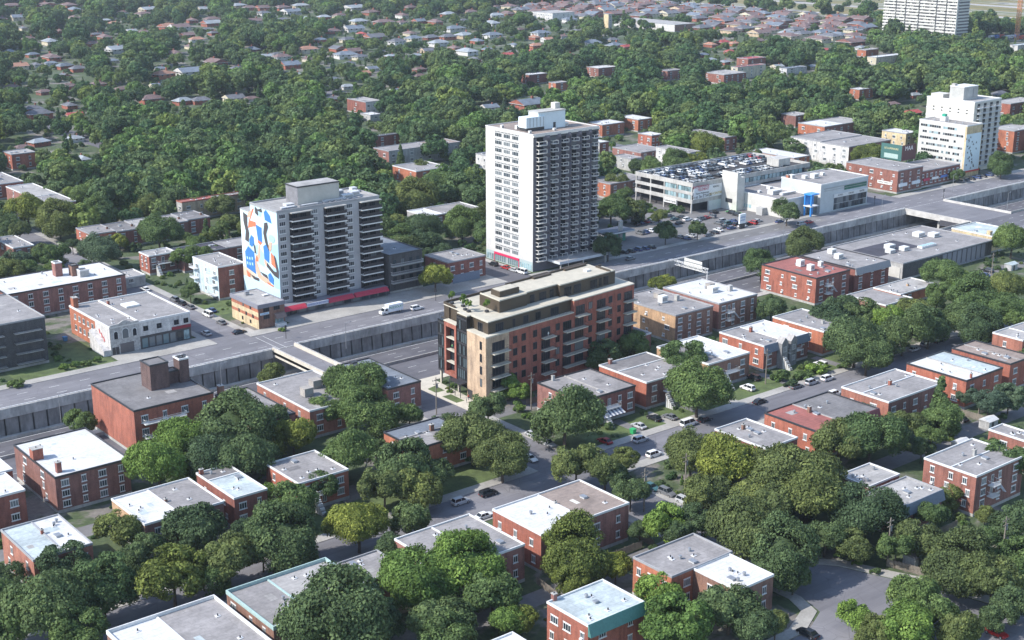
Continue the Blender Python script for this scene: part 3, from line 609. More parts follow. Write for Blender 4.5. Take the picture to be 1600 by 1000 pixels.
# corner commercial building: ornate stone front and white shops
u0, v0, u1, v1 = fit((172, 513), (107, 479), (304, 492), 8.6); v0 = 384.2
e = empty('shop_building', (u0, v0, 0), 'corner shop building with ornate arched stone front and white painted shops', 'shop building', G2)
L, D, h = u1 - u0, v1 - v0, 8.6; FOOT.append((u0, v0, u1, v1)); land((u0 + u1) / 2, v0, 6, 'the white corner shops'); protect(u0, v0, u1, v1, 0, h)
m = MB(); s = L * .36; ORN = rough_mat('carved grey stone', (.50, .49, .47), .4, .9, 1.2, 4)
m.poly([(0, D, 0), (0, D * .35, 0), (0, D * .35, h), (0, D, h)], wallm('orange')); m.poly([(0, D * .35, 0), (0, 0, 0), (0, 0, h), (0, D * .35, h)], wallm('white'))
m.poly([(0, 0, 0), (s, 0, 0), (s, 0, h), (0, 0, h)], ORN); m.poly([(s, 0, 0), (L, 0, 0), (L, 0, 4.2), (s, 0, 4.2)], plain('shopfront dark', (.05, .05, .055), .4)); m.poly([(s, 0, 4.2), (L, 0, 4.2), (L, 0, h), (s, 0, h)], wallm('white'))
m.poly([(L, 0, 0), (L, D, 0), (L, D, h), (L, 0, h)], wallm('orange')); m.poly([(L, D, 0), (0, D, 0), (0, D, h), (L, D, h)], wallm('orange')); part('wall', m, e)
m = MB(); m.poly([(0, 0, h + .02), (L, 0, h + .02), (L, D, h + .02), (0, D, h + .02)], roofm('grey')); m.ring(-.1, -.1, L + .1, D + .1, h - .2, h + .4, .35, TRIM); m.box(s - .2, .3, h, s + .2, D - .3, h + .5, TRIM)
m.box(.2, -.35, h + .3, s - .2, 0, h + .9, ORN); m.hexa([(s * .28, -.35, h + .9), (s * .72, -.35, h + .9), (s * .72, 0, h + .9), (s * .28, 0, h + .9), (s * .45, -.35, h + 1.7), (s * .55, -.35, h + 1.7), (s * .55, 0, h + 1.7), (s * .45, 0, h + 1.7)], ORN)
m.box(s + 3.5, D * .55, h + .02, s + 8, D * .7, h + .6, TRIM); part('roof', m, e)
def arch(par, x, z, w_, h_, y=-.06):
    m = MB(); n = 8
    def prof(w2, hh, yy): return [(x - w2, yy, z), (x + w2, yy, z)] + [(x + w2 * cos(pi * i / n), yy, z + hh - w2 + w2 * sin(pi * i / n)) for i in range(n + 1)]
    o = prof(w_ / 2 + .22, h_ + .22, y); i_ = prof(w_ / 2, h_, y - .03); m.poly(o, TRIM); f = part('window', m, par); m = MB(); m.poly(i_, GLD); part('pane', m, f)
arch(e, s * .2, 4.9, 1.2, 2.3); arch(e, s * .52, 4.7, 1.9, 3.0); arch(e, s * .83, 4.9, 1.2, 2.3)
m = MB(); m.box(s * .32, -.08, .1, s * .78, 0, 3.2, plain('garage door dark', (.12, .11, .11))); part('garage_door', m, e)
for x in (s * .1, s * .22): m = MB(); m.box(x - .5, -.08, .1, x + .5, 0, 2.4, TRIMD); part('door', m, e)
for x in (.12, .38, .72, .91): window(e, 'v', s + (L - s) * x, 5.6, 1.6, 1.6, 'dsk', L, D)
m = MB(); m.box(s + (L - s) * .62, -.2, 4.15, L, -.003, 5.1, plain('dark red sign board', (.22, .015, .03), .5)); part('sign_board', m, e)
for i in range(7):
    x = s + .6 + i * (L - s - .8) / 7; m = MB(); m.box(x, -.07, .5, x + (L - s - .8) / 7 - .5, 0, 3.4, GLB if i % 3 == 0 else GL); part('shop_window', m, e)
for i in range(5): window(e, 'u', D * (.42 + .11 * i), 5.4, 1.5, 1.7, 'ws', L, D); window(e, 'u', D * (.42 + .11 * i), 1.9, 1.5, 1.7, 'ws', L, D)
m = MB(); m.hexa([(-2.2, .2, 0), (-.003, .2, 0), (-.003, D * .34, 0), (-2.2, D * .34, 0), (-2.2, .2, 1.8), (-.003, .2, 1.8), (-.003, D * .34, 6.2), (-2.2, D * .34, 6.2)], wallm('white')); part('stair_enclosure', m, e)
m = MB()
for i in range(3): m.tube((-.03, 4 + i * 1.5, 3.6 + i * .9), (-.06, 4.6 + i * 1.5, 4.9 + i * .9), .3, .2, plain('faded red mural paint', (.5, .12, .12)), 6)
part('painted_flowers', m, e)
chimney(e, 1, D - 2, h, 1.6, 2.2, 3.2, 'orange'); chimney(e, s + .8, D * .8, h, .7, .7, 1.3, 'red')
for i in range(9): vent(e, random.uniform(1.5, L - 1.5), random.uniform(2, D - 2), h + .02, 0)

B('small two storey red brick house with pale roof and concrete terrace', (236, 401), (214, 395), (275, 394), 7, wall='red', wall_v='dred', roof='lgrey', ref='the small brick house with a terrace', nu=2, nv=3, group=G2, front=True, trim='white', base=1.6, prot=True)
e = B('pale blue and brick flats with curved white balconies', (342, 420), (302, 402), (379, 410), 11.5, wall='bluewhite', wall_v='dred', roof='grey', ref='the pale blue flats with balconies', fl=3, nu=3, nv=1, name='apartment_block', cat='apartment block', trim='white', prot=True)
for k in range(3): balcony(e, 'u', 3.2, 1.4 + k * 3.5, 4.2, 1.6, rail='white', slab_mat=TRIM); balcony(e, 'u', 16.5, 1.4 + k * 3.5, 4.2, 1.6, rail='white', slab_mat=TRIM)
u0, v0, u1, v1 = fit((140, 366), (119, 356), (330, 339), 7)
for i, (a, b_, rr, l) in enumerate(((0, .2, 'grey', 'end house of the brick row with bare red gable'), (.2, .4, 'dgrey', 'second house of the brick row behind the yellow green tree'), (.4, .6, 'lgrey', 'third house of the brick row with light grey roof'), (.6, .8, 'grey', 'fourth house of the brick row beside a large tree'), (.8, 1, 'dgrey', 'last house of the brick row next to the beige block'))):
    block(l, u0 + (u1 - u0) * a, v0 - (i % 2) * .8, u0 + (u1 - u0) * b_ - .02, v1, 6.8 - .25 * (i % 2), wall='red' if i == 0 else 'dred', roof=rr, ref='the brick row', nu=2 if i == 0 else 0, nv=2, group='houses of the long brick row', trim='grey', vents=2, prot=True, name='row_house', chim=((.9, .4, .8, .6, .9, 'brown'),) if i != 2 else ())
for i, (a, b_, rr) in enumerate(((218, 236, 'black'), (236, 254, 'grey'), (254, 266, 'white'))):
    block(('dark roofed', 'grey roofed', 'white roofed')[i] + ' brick row house left of the mural tower', a, 458, b_ - .02, 470, 6.6, wall='dred', roof=rr, ref='the row house left of the mural tower', nu=0, nv=2, group='brick row left of the mural tower', vents=2, prot=True, name='row_house', trim='grey')
B('beige rendered block with grey and dark red roofs behind the row', (290, 319), (275, 314), (377, 301), 8, wall='grey', wall_v='beige', roof='red', split=('u', .5, 'grey'), ref='the beige block with a red roof', nu=1, nv=5, group=G2, name='apartment_block', cat='apartment block', trim='red', prot=True, ww=.9, wh=1.2)
B('low brick house with grey roof by the left edge trees', (18, 391), (-4, 372), (50, 382), 6.5, wall='rose', roof='grey', ref='the low brick house at far left', nu=1, nv=2, group=G2, prot=True)
B('grey roofed terraced brick flats at the far left', (78, 322), (10, 292), (115, 313), 6.5, wall='rose', roof='grey', split=('v', .4, 'lgrey'), ref='the grey terraced flats at far left', nu=3, nv=3, group=G2, prot=True)
B('brick house with grey roof touching the left edge above the terraced flats', (-10, 290), (-40, 275), (35, 283), 7, wall='red', roof='grey', ref='the brick house touching the left edge', nu=0, nv=3, group=G2, prot=True)
block('low garages with patched grey roofs beyond the white roofed brick flats', 168, 452, 200, 462, 3.6, wall='grey', roof='lgrey', ref='the low garages', nu=0, nv=3, group=G2, fl=1, prot=True, name='garage_row', cat='garage')
# striped corner building
u0, v0, u1, v1 = fit((404, 477), (360, 459), (444, 469), 8)
e = empty('corner_building', (u0, v0, 0), 'small beige and brown striped brick building with deep grey eaves and brown awning', 'corner building', G2)
L, D = u1 - u0, v1 - v0; FOOT.append((u0, v0, u1, v1)); land(u0, v0, 8, 'the striped corner building'); protect(u0, v0, u1, v1, 0, 8)
m = MB()
for a, b_, k in ((0, 1.6, 'paleyellow'), (1.6, 3.0, 'paleyellow'), (3.0, 4.0, 'orange'), (4.0, 5.5, 'paleyellow'), (5.5, 6.8, 'orange')):
    m.poly([(0, D, a), (0, 0, a), (0, 0, b_), (0, D, b_)], wallm(k)); m.poly([(0, 0, a), (L, 0, a), (L, 0, b_), (0, 0, b_)], wallm('brown'))
m.poly([(L, 0, 0), (L, D, 0), (L, D, 6.8), (L, 0, 6.8)], wallm('brown')); m.poly([(L, D, 0), (0, D, 0), (0, D, 6.8), (L, D, 6.8)], wallm('brown')); part('wall', m, e)
m = MB(); m.ring(-.35, -.35, L + .05, D + .35, 6.8, 8.1, .5, plain('eaves grey', (.2, .2, .23))); m.poly([(0, 0, 7.9), (L, 0, 7.9), (L, D, 7.9), (0, D, 7.9)], roofm('lgrey')); part('roof', m, e)
for z, ps in ((5.6, (.28, .55)), (3.0, (.2, .45, .72)), (.9, (.3, .6))):
    for q in ps: window(e, 'u', D * q, z, .9, 1.2, 'dk', L, D)
for z in (5.4, 3.0): window(e, 'v', L * .3, z, 2.2, 1.3, 'dk', L, D); window(e, 'v', L * .7, z, 2.2, 1.3, 'dk', L, D)
m = MB(); m.box(.6, -.12, 4.5, 3.8, -.003, 5.2, plain('pale blue sign', (.6, .75, .8))); part('sign_board', m, e)
m = MB(); m.hexa([(L - 4, -1.8, 2.9), (L - .2, -1.8, 2.9), (L - .2, -.003, 2.9), (L - 4, -.003, 2.9), (L - 4, -.9, 4.2), (L - .2, -.9, 4.2), (L - .2, -.003, 4.4), (L - 4, -.003, 4.4)], plain('brown awning', (.2, .14, .12))); part('awning', m, e)
m = MB(); m.box(L - 3.8, -1.7, 0, L - .4, -.003, 1.1, TRIM); m.box(L - 3.6, -.07, 1.1, L - .6, -.003, 2.8, GLB); part('entrance', m, e)
hvac(e, L * .35, D * .75, 7.9, 1.4, 1, 1.2, STEEL); hvac(e, L * .8, D * .5, 7.9, 1.8, 1.3, .35, TRIM, 'skylight')

# black building right of the mural tower
e = block('dark grey rendered four storey block with long balconies, right of the mural tower', 260.6, 388.2, 274.5, 419, 13.5, wall='dark', wall_v='dark', roof='blueg', ref='the dark block beside the mural tower', fl=4, nu=0, nv=0, name='apartment_block', cat='apartment block', trim='dark', vents=2, style='d', prot=True)
for k in range(3):
    balcony(e, 'v', 7, 3.6 + k * 3.0, 13, 1.4, rail='white', slab_mat=plain('weathered slab', (.30, .29, .27)))
    for q in (2.2, 5.5, 9, 12): window(e, 'v', q, 3.9 + k * 3.0, 1.5, 1.9, 'd', 14, 30)
e = B('low dark red brick shop building with grey roof at the cross street corner', (702, 410), (660, 400), (760, 400), 8, wall='dred', roof='grey', ref='the low brick shops by the white tower', fl=2, nu=1, nv=4, name='shop_building', cat='shop building', group=G2, trim='grey', prot=True)
m = MB(); m.box(2, -.25, .2, 14, -.06, 3.2, plain('shopfront blue grey', (.16, .19, .25))); part('shopfront', m, e)
B('flat building with white front roof half and grey rear half among trees', (677, 342), (636, 330), (740, 322), 7, wall='grey', wall_v='dred', roof='white', split=('u', .3, 'grey'), ref='the white and grey roof among trees', nu=1, nv=2, group=G2, prot=True)
block('orange red brick flats with grey roof and white porch, deep in the trees', *fit((650, 272), (622, 258), (693, 259), 7), 7, wall='orange', roof='grey', ref='the orange brick flats in the trees', nu=2, nv=2, group=G2, prot=True)

# ---------------------------------------------------------------- new eight storey building (slightly turned against the grid)
def new_building():
    e = empty('residential_building', (217.5, 279.1, 0), 'new red and beige brick building with dark set back top floors and pale balconies', 'residential building')
    A = (.9955, .0945); Bv = (.063, .998)
    def W(a, b_): return a * A[0] + b_ * Bv[0], a * A[1] + b_ * Bv[1]
    FOOT.append((217, 279, 280, 307)); land(250, 283, 15, 'the new red and beige building'); protect(217.5, 281, 278, 305, 0, 26)
    def bx(m, a0, b0, z0, a1, b1, z1, mat, skip=()):
        P4 = [W(a0, b0), W(a1, b0), W(a1, b1), W(a0, b1)]
        m.hexa([(*p, z0) for p in P4] + [(*p, z1) for p in P4], mat, skip)
    RED = wallm('newred'); BEI = wallm('newbeige'); DK = rough_mat('dark bronze cladding', (.062, .044, .027), .18, .6, .3, 2); CAP = rough_mat('pale stone coping', (.50, .465, .385), .12); TER = rough_mat('pale terrace slabs', (.47, .43, .345), .14, .8, .5, .7)
    FR = TRIMD; T = 60.0; Dp = 23.6
    H5 = 19.3; fz = [4.4, 7.9, 11.4, 14.9]
    m = MB(); bx(m, 0, 0, 0, 8.6, 9.2, H5, BEI, ('b', 't')); part('beige_wing', m, e)
    m = MB(); bx(m, 8.6, .05, 0, 34.2, Dp, H5, RED, ('b',)); bx(m, 34.2, .05, 0, T, Dp, 22.7, RED, ('b',)); bx(m, 1.2, 9.2, 4.4, 8.6, Dp, H5, DK); part('wall', m, e)
    m = MB(); bx(m, 4, 9.2, 0, 8.6, Dp - .3, 4.4, GLD); part('lobby_glazing', m, e)
    for b0 in (14, Dp - .6):
        m = MB(); bx(m, .5, b0, 0, 1.1, b0 + .6, 4.6, CAP); part('column', m, e)
    m = MB(); bx(m, -.05, -.05, H5, 8.6, 9.2, H5 + .35, CAP); bx(m, 8.6, -.02, H5, 34.2, 1.4, H5 + .3, CAP); bx(m, 34.2, -.02, 22.7, T + .05, 3, 23.0, CAP); bx(m, 34.2, 3, 22.7, T + .05, Dp, 22.9, TER); part('coping', m, e)
    # red brick frame and glass bays on the side facing left
    m = MB(); bx(m, -.4, 14, 4.2, 1.2, 14.9, H5 + .2, RED); bx(m, -.4, 19.1, 4.2, 1.2, 20, H5 + .2, RED); bx(m, -.4, 14.9, 4.2, 1.2, 19.1, 5.2, RED); bx(m, -.4, 14.9, 18.2, 1.2, 19.1, H5 + .2, RED); bx(m, -.5, 13.9, H5 + .2, 1.3, 20.1, H5 + .5, CAP); part('brick_frame', m, e)
    for k in range(3):
        m = MB(); bx(m, -.3, 14.95, 7.9 + 3.5 * k, 1.1, 19.05, 8.15 + 3.5 * k, CAP); part('loggia_slab', m, e)
    m = MB(); bx(m, 1.15, 14.9, 5.2, 1.25, 19.1, 18.2, GLD); part('loggia_glazing', m, e)
    def bay(b0, b1, z0, z1, a=.0):
        m = MB(); bx(m, a, b0, z0, 1.3, b1, z1, plain('bay dark glass', (.012, .013, .015), .4)); f = part('glass_bay', m, e); m = MB()
        z = z0
        while z < z1 + .1: bx(m, a - .08, b0, z - .2, a, b1, z + .3, FR); z += 3.5
        n = int((b1 - b0) / .85)
        for i in range(n + 1): y = b0 + (b1 - b0) * i / n; bx(m, a - .1, y - .06, z0, a, y + .06, z1, FR)
        part('mullions', m, f)
        m = MB()
        for i in range(n):
            y = b0 + (b1 - b0) * (i + .5) / n; zz = z0
            while zz < z1 - 2:
                if random.random() < .45: bx(m, a - .02, y - .3, zz + .5, a, y + .3, zz + 3, plain('bay pane', (.07, .095, .105), .3))
                zz += 3.5
        part('curtained_panes', m, f)
    bay(9.2, 14, 4.4, 22.6); bay(20, Dp, 4.4, H5 - .1)
    # set back dark floor and terrace above it
    m = MB(); bx(m, 2.0, 1.5, H5, 34.2, Dp - 1, 23, DK, ('b',)); bx(m, .2, 9.3, H5, 2.0, 13.9, 23, DK); bx(m, 1.6, 20, H5 + .2, 2.0, Dp - 1, 23, DK); part('set_back_floor', m, e)
    m = MB(); bx(m, 1.6, 1.1, 23, 34.4, Dp - .8, 23.3, CAP); bx(m, 2.2, 1.7, 23.3, 34.2, Dp - 1.6, 23.36, TER)
    bx(m, .1, 9.2, 23, 1.6, 14, 23.3, CAP); part('roof_terrace', m, e)
    m = MB(); bx(m, 1.6, Dp - 1, 23.3, 34, Dp - .8, 24, DK); bx(m, 1.6, 17, 23.3, 1.8, Dp - 1, 24, DK); part('terrace_parapet', m, e)
    # penthouse
    m = MB(); m2 = MB()
    for a0, a1, b0, b1 in ((9, 19.6, 5, 14.6), (19.6, 32.2, 5.7, 15.6), (32.2, 53.6, 4.4, 15.6), (53.6, 55.6, 4.4, 11)):
        bx(m, a0, b0, 22.9, a1, b1, 26.6, DK, ('b',)); bx(m2, a0 + .25, b0 + .25, 26.6, a1 + .15, b1 - .3, 26.75, TER)
        bx(m2, a0, b0, 26.6, a1, b0 + .25, 26.95, CAP); bx(m2, a0, b1 - .3, 26.6, a1, b1, 27.3, DK)
    bx(m2, 9, 5.25, 26.6, 9.25, 14.3, 26.95, CAP); bx(m2, 53.2, 4.4, 26.6, 53.6, 11, 27.3, DK); bx(m2, 30, 14, 26.7, 37, 16.2, 27.3, DK); bx(m2, 43, 14.2, 26.7, 52, 16.4, 27.3, DK)
    part('penthouse', m, e); part('penthouse_roof', m2, e)
    m = MB(); bx(m, 11, 7.4, 26.7, 18.5, 11.6, 28.3, DK); bx(m, 11.3, 7.7, 28.3, 18.2, 11.3, 28.4, TER); bx(m, 47.5, 9, 26.75, 49.3, 10.6, 27.3, TRIM); part('plant_room', m, e)
    def win(a, z, w_, h_, side='v', b_=0, k='d', off=0):
        f, p = win_mesh(w_, h_, k); x, y = W(a, b_)
        rot = math.atan2(A[1], A[0]) if side == 'v' else math.atan2(Bv[1], Bv[0]) - pi
        o = link('window', f, e, (x, y, z), rot); link('pane', p, o); return o
    def opening(a, z, w_, h_=2.6, b_=0): return win(a, z, w_, h_, 'v', b_, 'dk')
    def bal(a, z, w_, d_=1.6):
        key = ('nb', w_, d_)
        if key not in WC:
            m = MB(); m.box(-w_ / 2, -d_, -.32, w_ / 2, 0, -.02, CAP); r = MB()
            for q in ((-w_ / 2, -d_, w_ / 2, -d_ + .04), (-w_ / 2, -d_, -w_ / 2 + .04, 0), (w_ / 2 - .04, -d_, w_ / 2, 0)): r.box(q[0], q[1], 1.0, q[2], q[3], 1.06, FR); r.box(q[0], q[1], .08, q[2], q[3], .12, FR)
            n = int(w_ / .3)
            for i in range(n + 1): x = -w_ / 2 + .02 + (w_ - .04) * i / n; r.box(x - .012, -d_ + .01, .1, x + .012, -d_ + .035, 1, FR)
            WC[key] = (m.mesh('balcony'), r.mesh('railing'))
        x, y = W(a, 0); o = link('balcony', WC[key][0], e, (x, y, z), math.atan2(A[1], A[0])); link('railing', WC[key][1], o)
    for k, z in enumerate(fz):
        opening(4.6, z + .1, 4.6); bal(4.8, z, 6.2)
        for a in (10.9, 14.2, 18.6): win(a, z + .75, 1.55, 2.05, k='dk')
        win(27.6, z + .75, 1.55, 2.05, k='dk'); opening(22.8, z + .1, 3.4); bal(23.4, z, 4.6)
        win(1.5 if False else 0, z + .75, .01, .01) if False else None
        f, p = win_mesh(1.05, 2.3, 'dk'); x, y = W(0, 2.4); o = link('window', f, e, (x - .0, y, z + .7), -pi / 2 + math.atan2(-Bv[0], Bv[1])); link('pane', p, o)
        opening(31.4, z + .1, 3.4); opening(36.4, z + .1, 3.6)
        if k < 3 or True: bal(34.2, z, 8.8)
        win(41, z + .75, 1.55, 2.05, k='dk'); opening(45.6, z + .1, 3.6); bal(45.9, z, 5.0); win(49.6, z + .75, 1.5, 2.05, k='dk'); win(53.4, z + .75, 1.5, 2.05, k='dk'); opening(57.4, z + .1, 3.4); bal(57.6, z, 4.6)
    z = 18.4
    opening(36.8, z + .1, 3.6); bal(37, z, 4.8); win(41, z + .75, 1.55, 2.05, k='dk'); opening(45.6, z + .1, 3.6); bal(45.9, z, 5.0); win(49.6, z + .75, 1.5, 2.05, k='dk'); win(53.4, z + .75, 1.5, 2.05, k='dk'); opening(57.4, z + .1, 3.4); bal(57.6, z, 4.6)
    for a, w_ in ((6.2, 3.0), (11.6, 1.0), (16.2, 2.0), (21, 2.0), (27.6, 3.2)): win(a, H5 + .4, w_, 2.4, 'v', 1.5, 'dk')
    for a, b_, w_ in ((22.2, 5.7, 1.8), (26.4, 5.7, 2.8), (30, 5.7, 1.6), (35.4, 4.4, 3.0), (39.4, 4.4, 3.0), (46.3, 4.4, 3.0), (49.2, 4.4, 1.2), (51.6, 4.4, 2.2)): win(a, 23.3, w_, 2.5, 'v', b_, 'dk')
    f, p = win_mesh(3.2, 2.5, 'dk'); x, y = W(2.0, 4.6); o = link('window', f, e, (x, y, H5 + .35), -pi / 2); link('pane', p, o)
    m = MB(); bx(m, -.06, 6.6, 0, 0, 8.9, 2.7, TRIMD); part('garage_door', m, e)
    m = MB(); bx(m, -2.2, 9.6, 3.9, .5, 15.5, 4.15, TRIMD)
    for q in (9.8, 12.5, 15.2): bx(m, -2.1, q, 0, -1.95, q + .15, 3.9, TRIMD)
    part('entrance_canopy', m, e)
    for sgn in (0, 1):   # terrace railings
        m = MB()
        if sgn: bx(m, 8.8, .1, H5 + 1.25, 34, .14, H5 + 1.3, FR); [bx(m, 8.8 + i * 1.5, .1, H5 + .3, 8.84 + i * 1.5, .14, H5 + 1.3, FR) for i in range(17)]
        else: bx(m, .3, 20.2, H5 + 1.2, .34, Dp, H5 + 1.25, FR); [bx(m, .3, 20.2 + i, H5, .34, 20.24 + i, H5 + 1.2, FR) for i in range(4)]
        part('terrace_railing', m, e)
    def WW_(a, b_):
        p = W(a, b_); return 217.5 + p[0], 279.1 + p[1]
    return e, WW_
nb, NW = new_building()

# ---------------------------------------------------------------- mural tower
def mural_tower():
    U0, V0, U1, V1, H = 219.4, 391.0, 259.0, 408.6, 34.0; DM = 24.6
    e = empty('mural_tower', (U0, V0, 0), 'twelve storey apartment tower with abstract blue and orange mural on its end wall', 'apartment tower')
    L, D = U1 - U0, V1 - V0; FOOT.append((U0, V0, U1, V1)); land(U0 + 8, V0, 20, 'the mural tower'); protect(U0, V0, U1, V1, 0, 40)
    WG = rough_mat('tower grey render', (.42, .415, .42), .15, .85, .2, 1.2, True)
    m = MB(); m.poly([(0, 0, 0), (L, 0, 0), (L, 0, H), (0, 0, H)], WG); m.poly([(L, 0, 0), (L, D, 0), (L, D, H), (L, 0, H)], WG); m.poly([(L, D, 0), (0, D, 0), (0, D, H), (L, D, H)], WG); m.poly([(0, D, 0), (0, 0, 0), (0, 0, H), (0, D, H)], WG); part('wall', m, e)
    # mural panel: shapes given in its own (0..1, 0..1) coordinates, x from far to near corner, y from top
    pal = dict(l=(.46, .62, .69), p=(.32, .52, .64), b=(.03, .16, .44), k=(.05, .045, .05), o=(.58, .16, .08), s=(.62, .36, .26), w=(.60, .68, .70), c=(.56, .46, .36))
    mats = {k: rough_mat('mural paint ' + k, v, .06, .8, .5, 2) for k, v in pal.items()}
    z0 = 8.1; zt = lambda x: min(33.7, max(30.8, 30.8 + (x - .2) * 18)); clampz = lambda x, z: min(z, 30.85) if x < .285 else z; lay = [0]
    def sh(pts, k):
        lay[0] += 1; y_ = -.03 - .004 * lay[0]; m = MB(); m.poly([(y_, DM * (1 - x), clampz(x, z0 + (zt(x) - z0) * (1 - y))) for x, y in pts], mats[k]); return m
    def poly(pts, k, nmn='painted_shape'): part(nmn, sh(pts, k), mp)
    m = MB(); m.box(-.03, 0, 0, 0, D, H - .05, mats['l']); m.box(-.03, D, 0, 0, DM, 30.95, mats['l']); mp = part('mural', m, e)
    m = MB(); m.box(0, D + .01, 0, 30, DM, 31, WG); m.box(-.05, D + .02, 31, 30.1, DM + .1, 31.4, plain('trim grey', (.3, .3, .31))); m.poly([(.4, D + .1, 31.42), (29.6, D + .1, 31.42), (29.6, DM - .3, 31.42), (.4, DM - .3, 31.42)], roofm('lgrey')); part('rear_wing', m, e)
    def blob(cx, cy, rx_, ry_, k, a0=0, a1=360, n=16): poly([(cx + rx_ * cos(R(a0 + (a1 - a0) * i / n)), cy - ry_ * sin(R(a0 + (a1 - a0) * i / n))) for i in range(n + 1)], k)
    poly([(.0, .0), (.1, .0), (.1, 1), (0, 1)], 'w'); poly([(.3, .25), (.55, .2), (.62, .6), (.5, .75), (.35, .7)], 'w'); poly([(.8, .45), (1, .4), (1, 1), (.86, 1)], 'p'); poly([(.34, .52), (.46, .5), (.66, .64), (.6, .78), (.4, .74)], 'p')
    poly([(0, .86), (.22, .84), (.36, .92), (.3, 1), (0, 1)], 'c')
    poly([(.08, .02), (.2, .05), (.19, .2), (.23, .33), (.2, .46), (.1, .44), (.13, .3), (.08, .16)], 'k')
    poly([(.34, .04), (.40, .03), (.27, .16), (.42, .21), (.44, .27), (.36, .28), (.2, .24), (.22, .17)], 'o'); poly([(.22, .02), (.32, .04), (.28, .12), (.2, .08)], 's')
    poly([(.42, .0), (.50, .03), (.60, .0), (.62, .05), (.52, .07), (.50, .12), (.42, .09)], 'k'); poly([(.50, .05), (.6, .06), (.57, .12), (.52, .11)], 'p')
    poly([(.66, .04), (.72, .0), (.82, .06), (.86, .16), (.68, .14)], 'b'); poly([(.42, .24), (.58, .26), (.58, .46), (.46, .44)], 'b'); poly([(.46, .44), (.58, .46), (.52, .5), (.46, .48)], 'o')
    poly([(.47, .5), (.52, .5), (.5, .66), (.44, .74), (.36, .72), (.38, .66), (.44, .64)], 's'); poly([(.38, .66), (.44, .68), (.44, .74), (.37, .74)], 'o')
    poly([(.22, .42), (.28, .37), (.35, .42), (.36, .52), (.28, .54), (.22, .5)], 'b'); poly([(.33, .5), (.38, .54), (.4, .64), (.35, .63)], 'k')
    poly([(.08, .62), (.18, .52), (.34, .62), (.36, .92), (.1, .86)], 'b')
    for x in (.12, .19, .26):
        for y in (.68, .76): poly([(x, y), (x + .035, y + .01), (x + .035, y + .05), (x, y + .04)], 'k' if False else 'p')
    poly([(.66, .18), (.74, .16), (.76, .22), (.7, .32), (.73, .44), (.78, .52), (.74, .53), (.66, .44), (.62, .32)], 'k')
    blob(.84, .36, .08, .05, 'p'); poly([(.76, .42), (.84, .4), (.82, .5), (.78, .54), (.75, .5)], 's')
    poly([(.60, .5), (.68, .46), (.76, .54), (.74, .70), (.62, .66)], 'b'); poly([(.8, .54), (.88, .58), (.92, .74), (.8, .7)], 'o')
    poly([(.88, .56), (.93, .6), (.99, .76), (.98, .86), (.86, .84), (.68, .76), (.68, .70), (.86, .78), (.93, .78)], 'k'); poly([(.62, .66), (.68, .7), (.67, .76), (.61, .72)], 's')
    poly([(.36, .72), (.42, .78), (.5, .9), (.7, .92), (.76, .97), (.6, .99), (.42, .95), (.36, .86)], 's'); poly([(.48, .86), (.66, .87), (.7, .92), (.56, .9)], 'k'); poly([(.66, .96), (.84, .98), (.82, 1.0), (.68, .99)], 'o')
    poly([(.7, .86), (.76, .82), (.84, .88), (.84, .97), (.72, .94)], 'b'); poly([(.1, .9), (.2, .93), (.19, 1), (.12, .99)], 'o'); poly([(.2, .94), (.34, .96), (.44, .96), (.44, 1), (.3, 1)], 'k')
    fh = 2.72
    # three stacks of balconies, each stack a shallow projecting frame
    for c0, w_ in ((.185, 8.0), (.515, 8.0), (.865, 8.2)):
        cx = L * c0 + 1.2
        m = MB(); m.box(cx - w_ / 2, -.15, 2.9, cx + w_ / 2, -.004, H - 1.0, plain('recess dark glazing', (.025, .025, .03), .35)); part('recess', m, e)
        for k in range(12):
            z = 3.0 + k * 2.52 if False else 3.2 + k * 2.5
            o = balcony(e, 'v', cx, z, w_, 1.9, rail='tower', slab_mat=plain('balcony slab pale', (.74, .73, .70)))
            for q in (-2.2, 1.2): f, p = win_mesh(2.4, 1.9, 'dk'); w2 = link('window', f, e, (cx + q, -.16, z + .1)); link('pane', p, w2)
        m = MB(); m.box(cx - w_ / 2, -1.7, 33.1, cx + w_ / 2, 0, 33.4, CONC); part('canopy', m, e)
    for cx in (1.9, 14.1, 27.6):
        for k in range(12): window(e, 'v', cx, 4.2 + k * 2.5, 2.3, 1.45, 'ws', L, D)
    m = MB(); m.poly([(0, 0, H + .02), (L, 0, H + .02), (L, D, H + .02), (0, D, H + .02)], roofm('lgrey')); m.ring(-.1, -.1, L + .1, D + .1, H - .25, H + .5, .4, plain('trim grey', (.3, .3, .31))); rf = part('roof', m, e)
    m = MB(); m.box(11, 5, H, 27, 12.6, 39.8, rough_mat('penthouse render', (.50, .48, .43), .12)); m.box(10.8, 4.8, 39.8, 27.2, 12.8, 40.2, TRIMD); m.poly([(11, 5.2, 40.22), (27, 5.2, 40.22), (27, 12.4, 40.22), (11, 12.4, 40.22)], roofm('lgrey')); m.box(10.95, 5.0, H, 11, 12.6, 39.8, rough_mat('corrugated grey', (.2, .2, .22), .3)); part('plant_room', m, e)
    for x, y, a, b_, c_ in ((30, 5, 4, 2.2, 1.2), (34, 7, 3, 3, 1.5), (8, 6, 3, 2.4, .8), (6, 3, 5, 1.2, .5), (31, 12, 3, 2, 1.3), (37, 12, 2, 2, 1.6), (24, 3.5, 9, .8, .6), (14, 2.5, 6, .7, .5)): hvac(e, x, y, H + .02, a, b_, c_, plain('duct metal', (.5, .51, .53), .5), 'rooftop_unit')
    m = MB()
    for i in range(14): m.tube((3 + i * 2.3, 2.2, H + .3), (4.8 + i * 2.3, 2.4 + (i % 3) * .3, H + .35), .22, .22, STEEL, 6)
    part('roof_pipes', m, e)
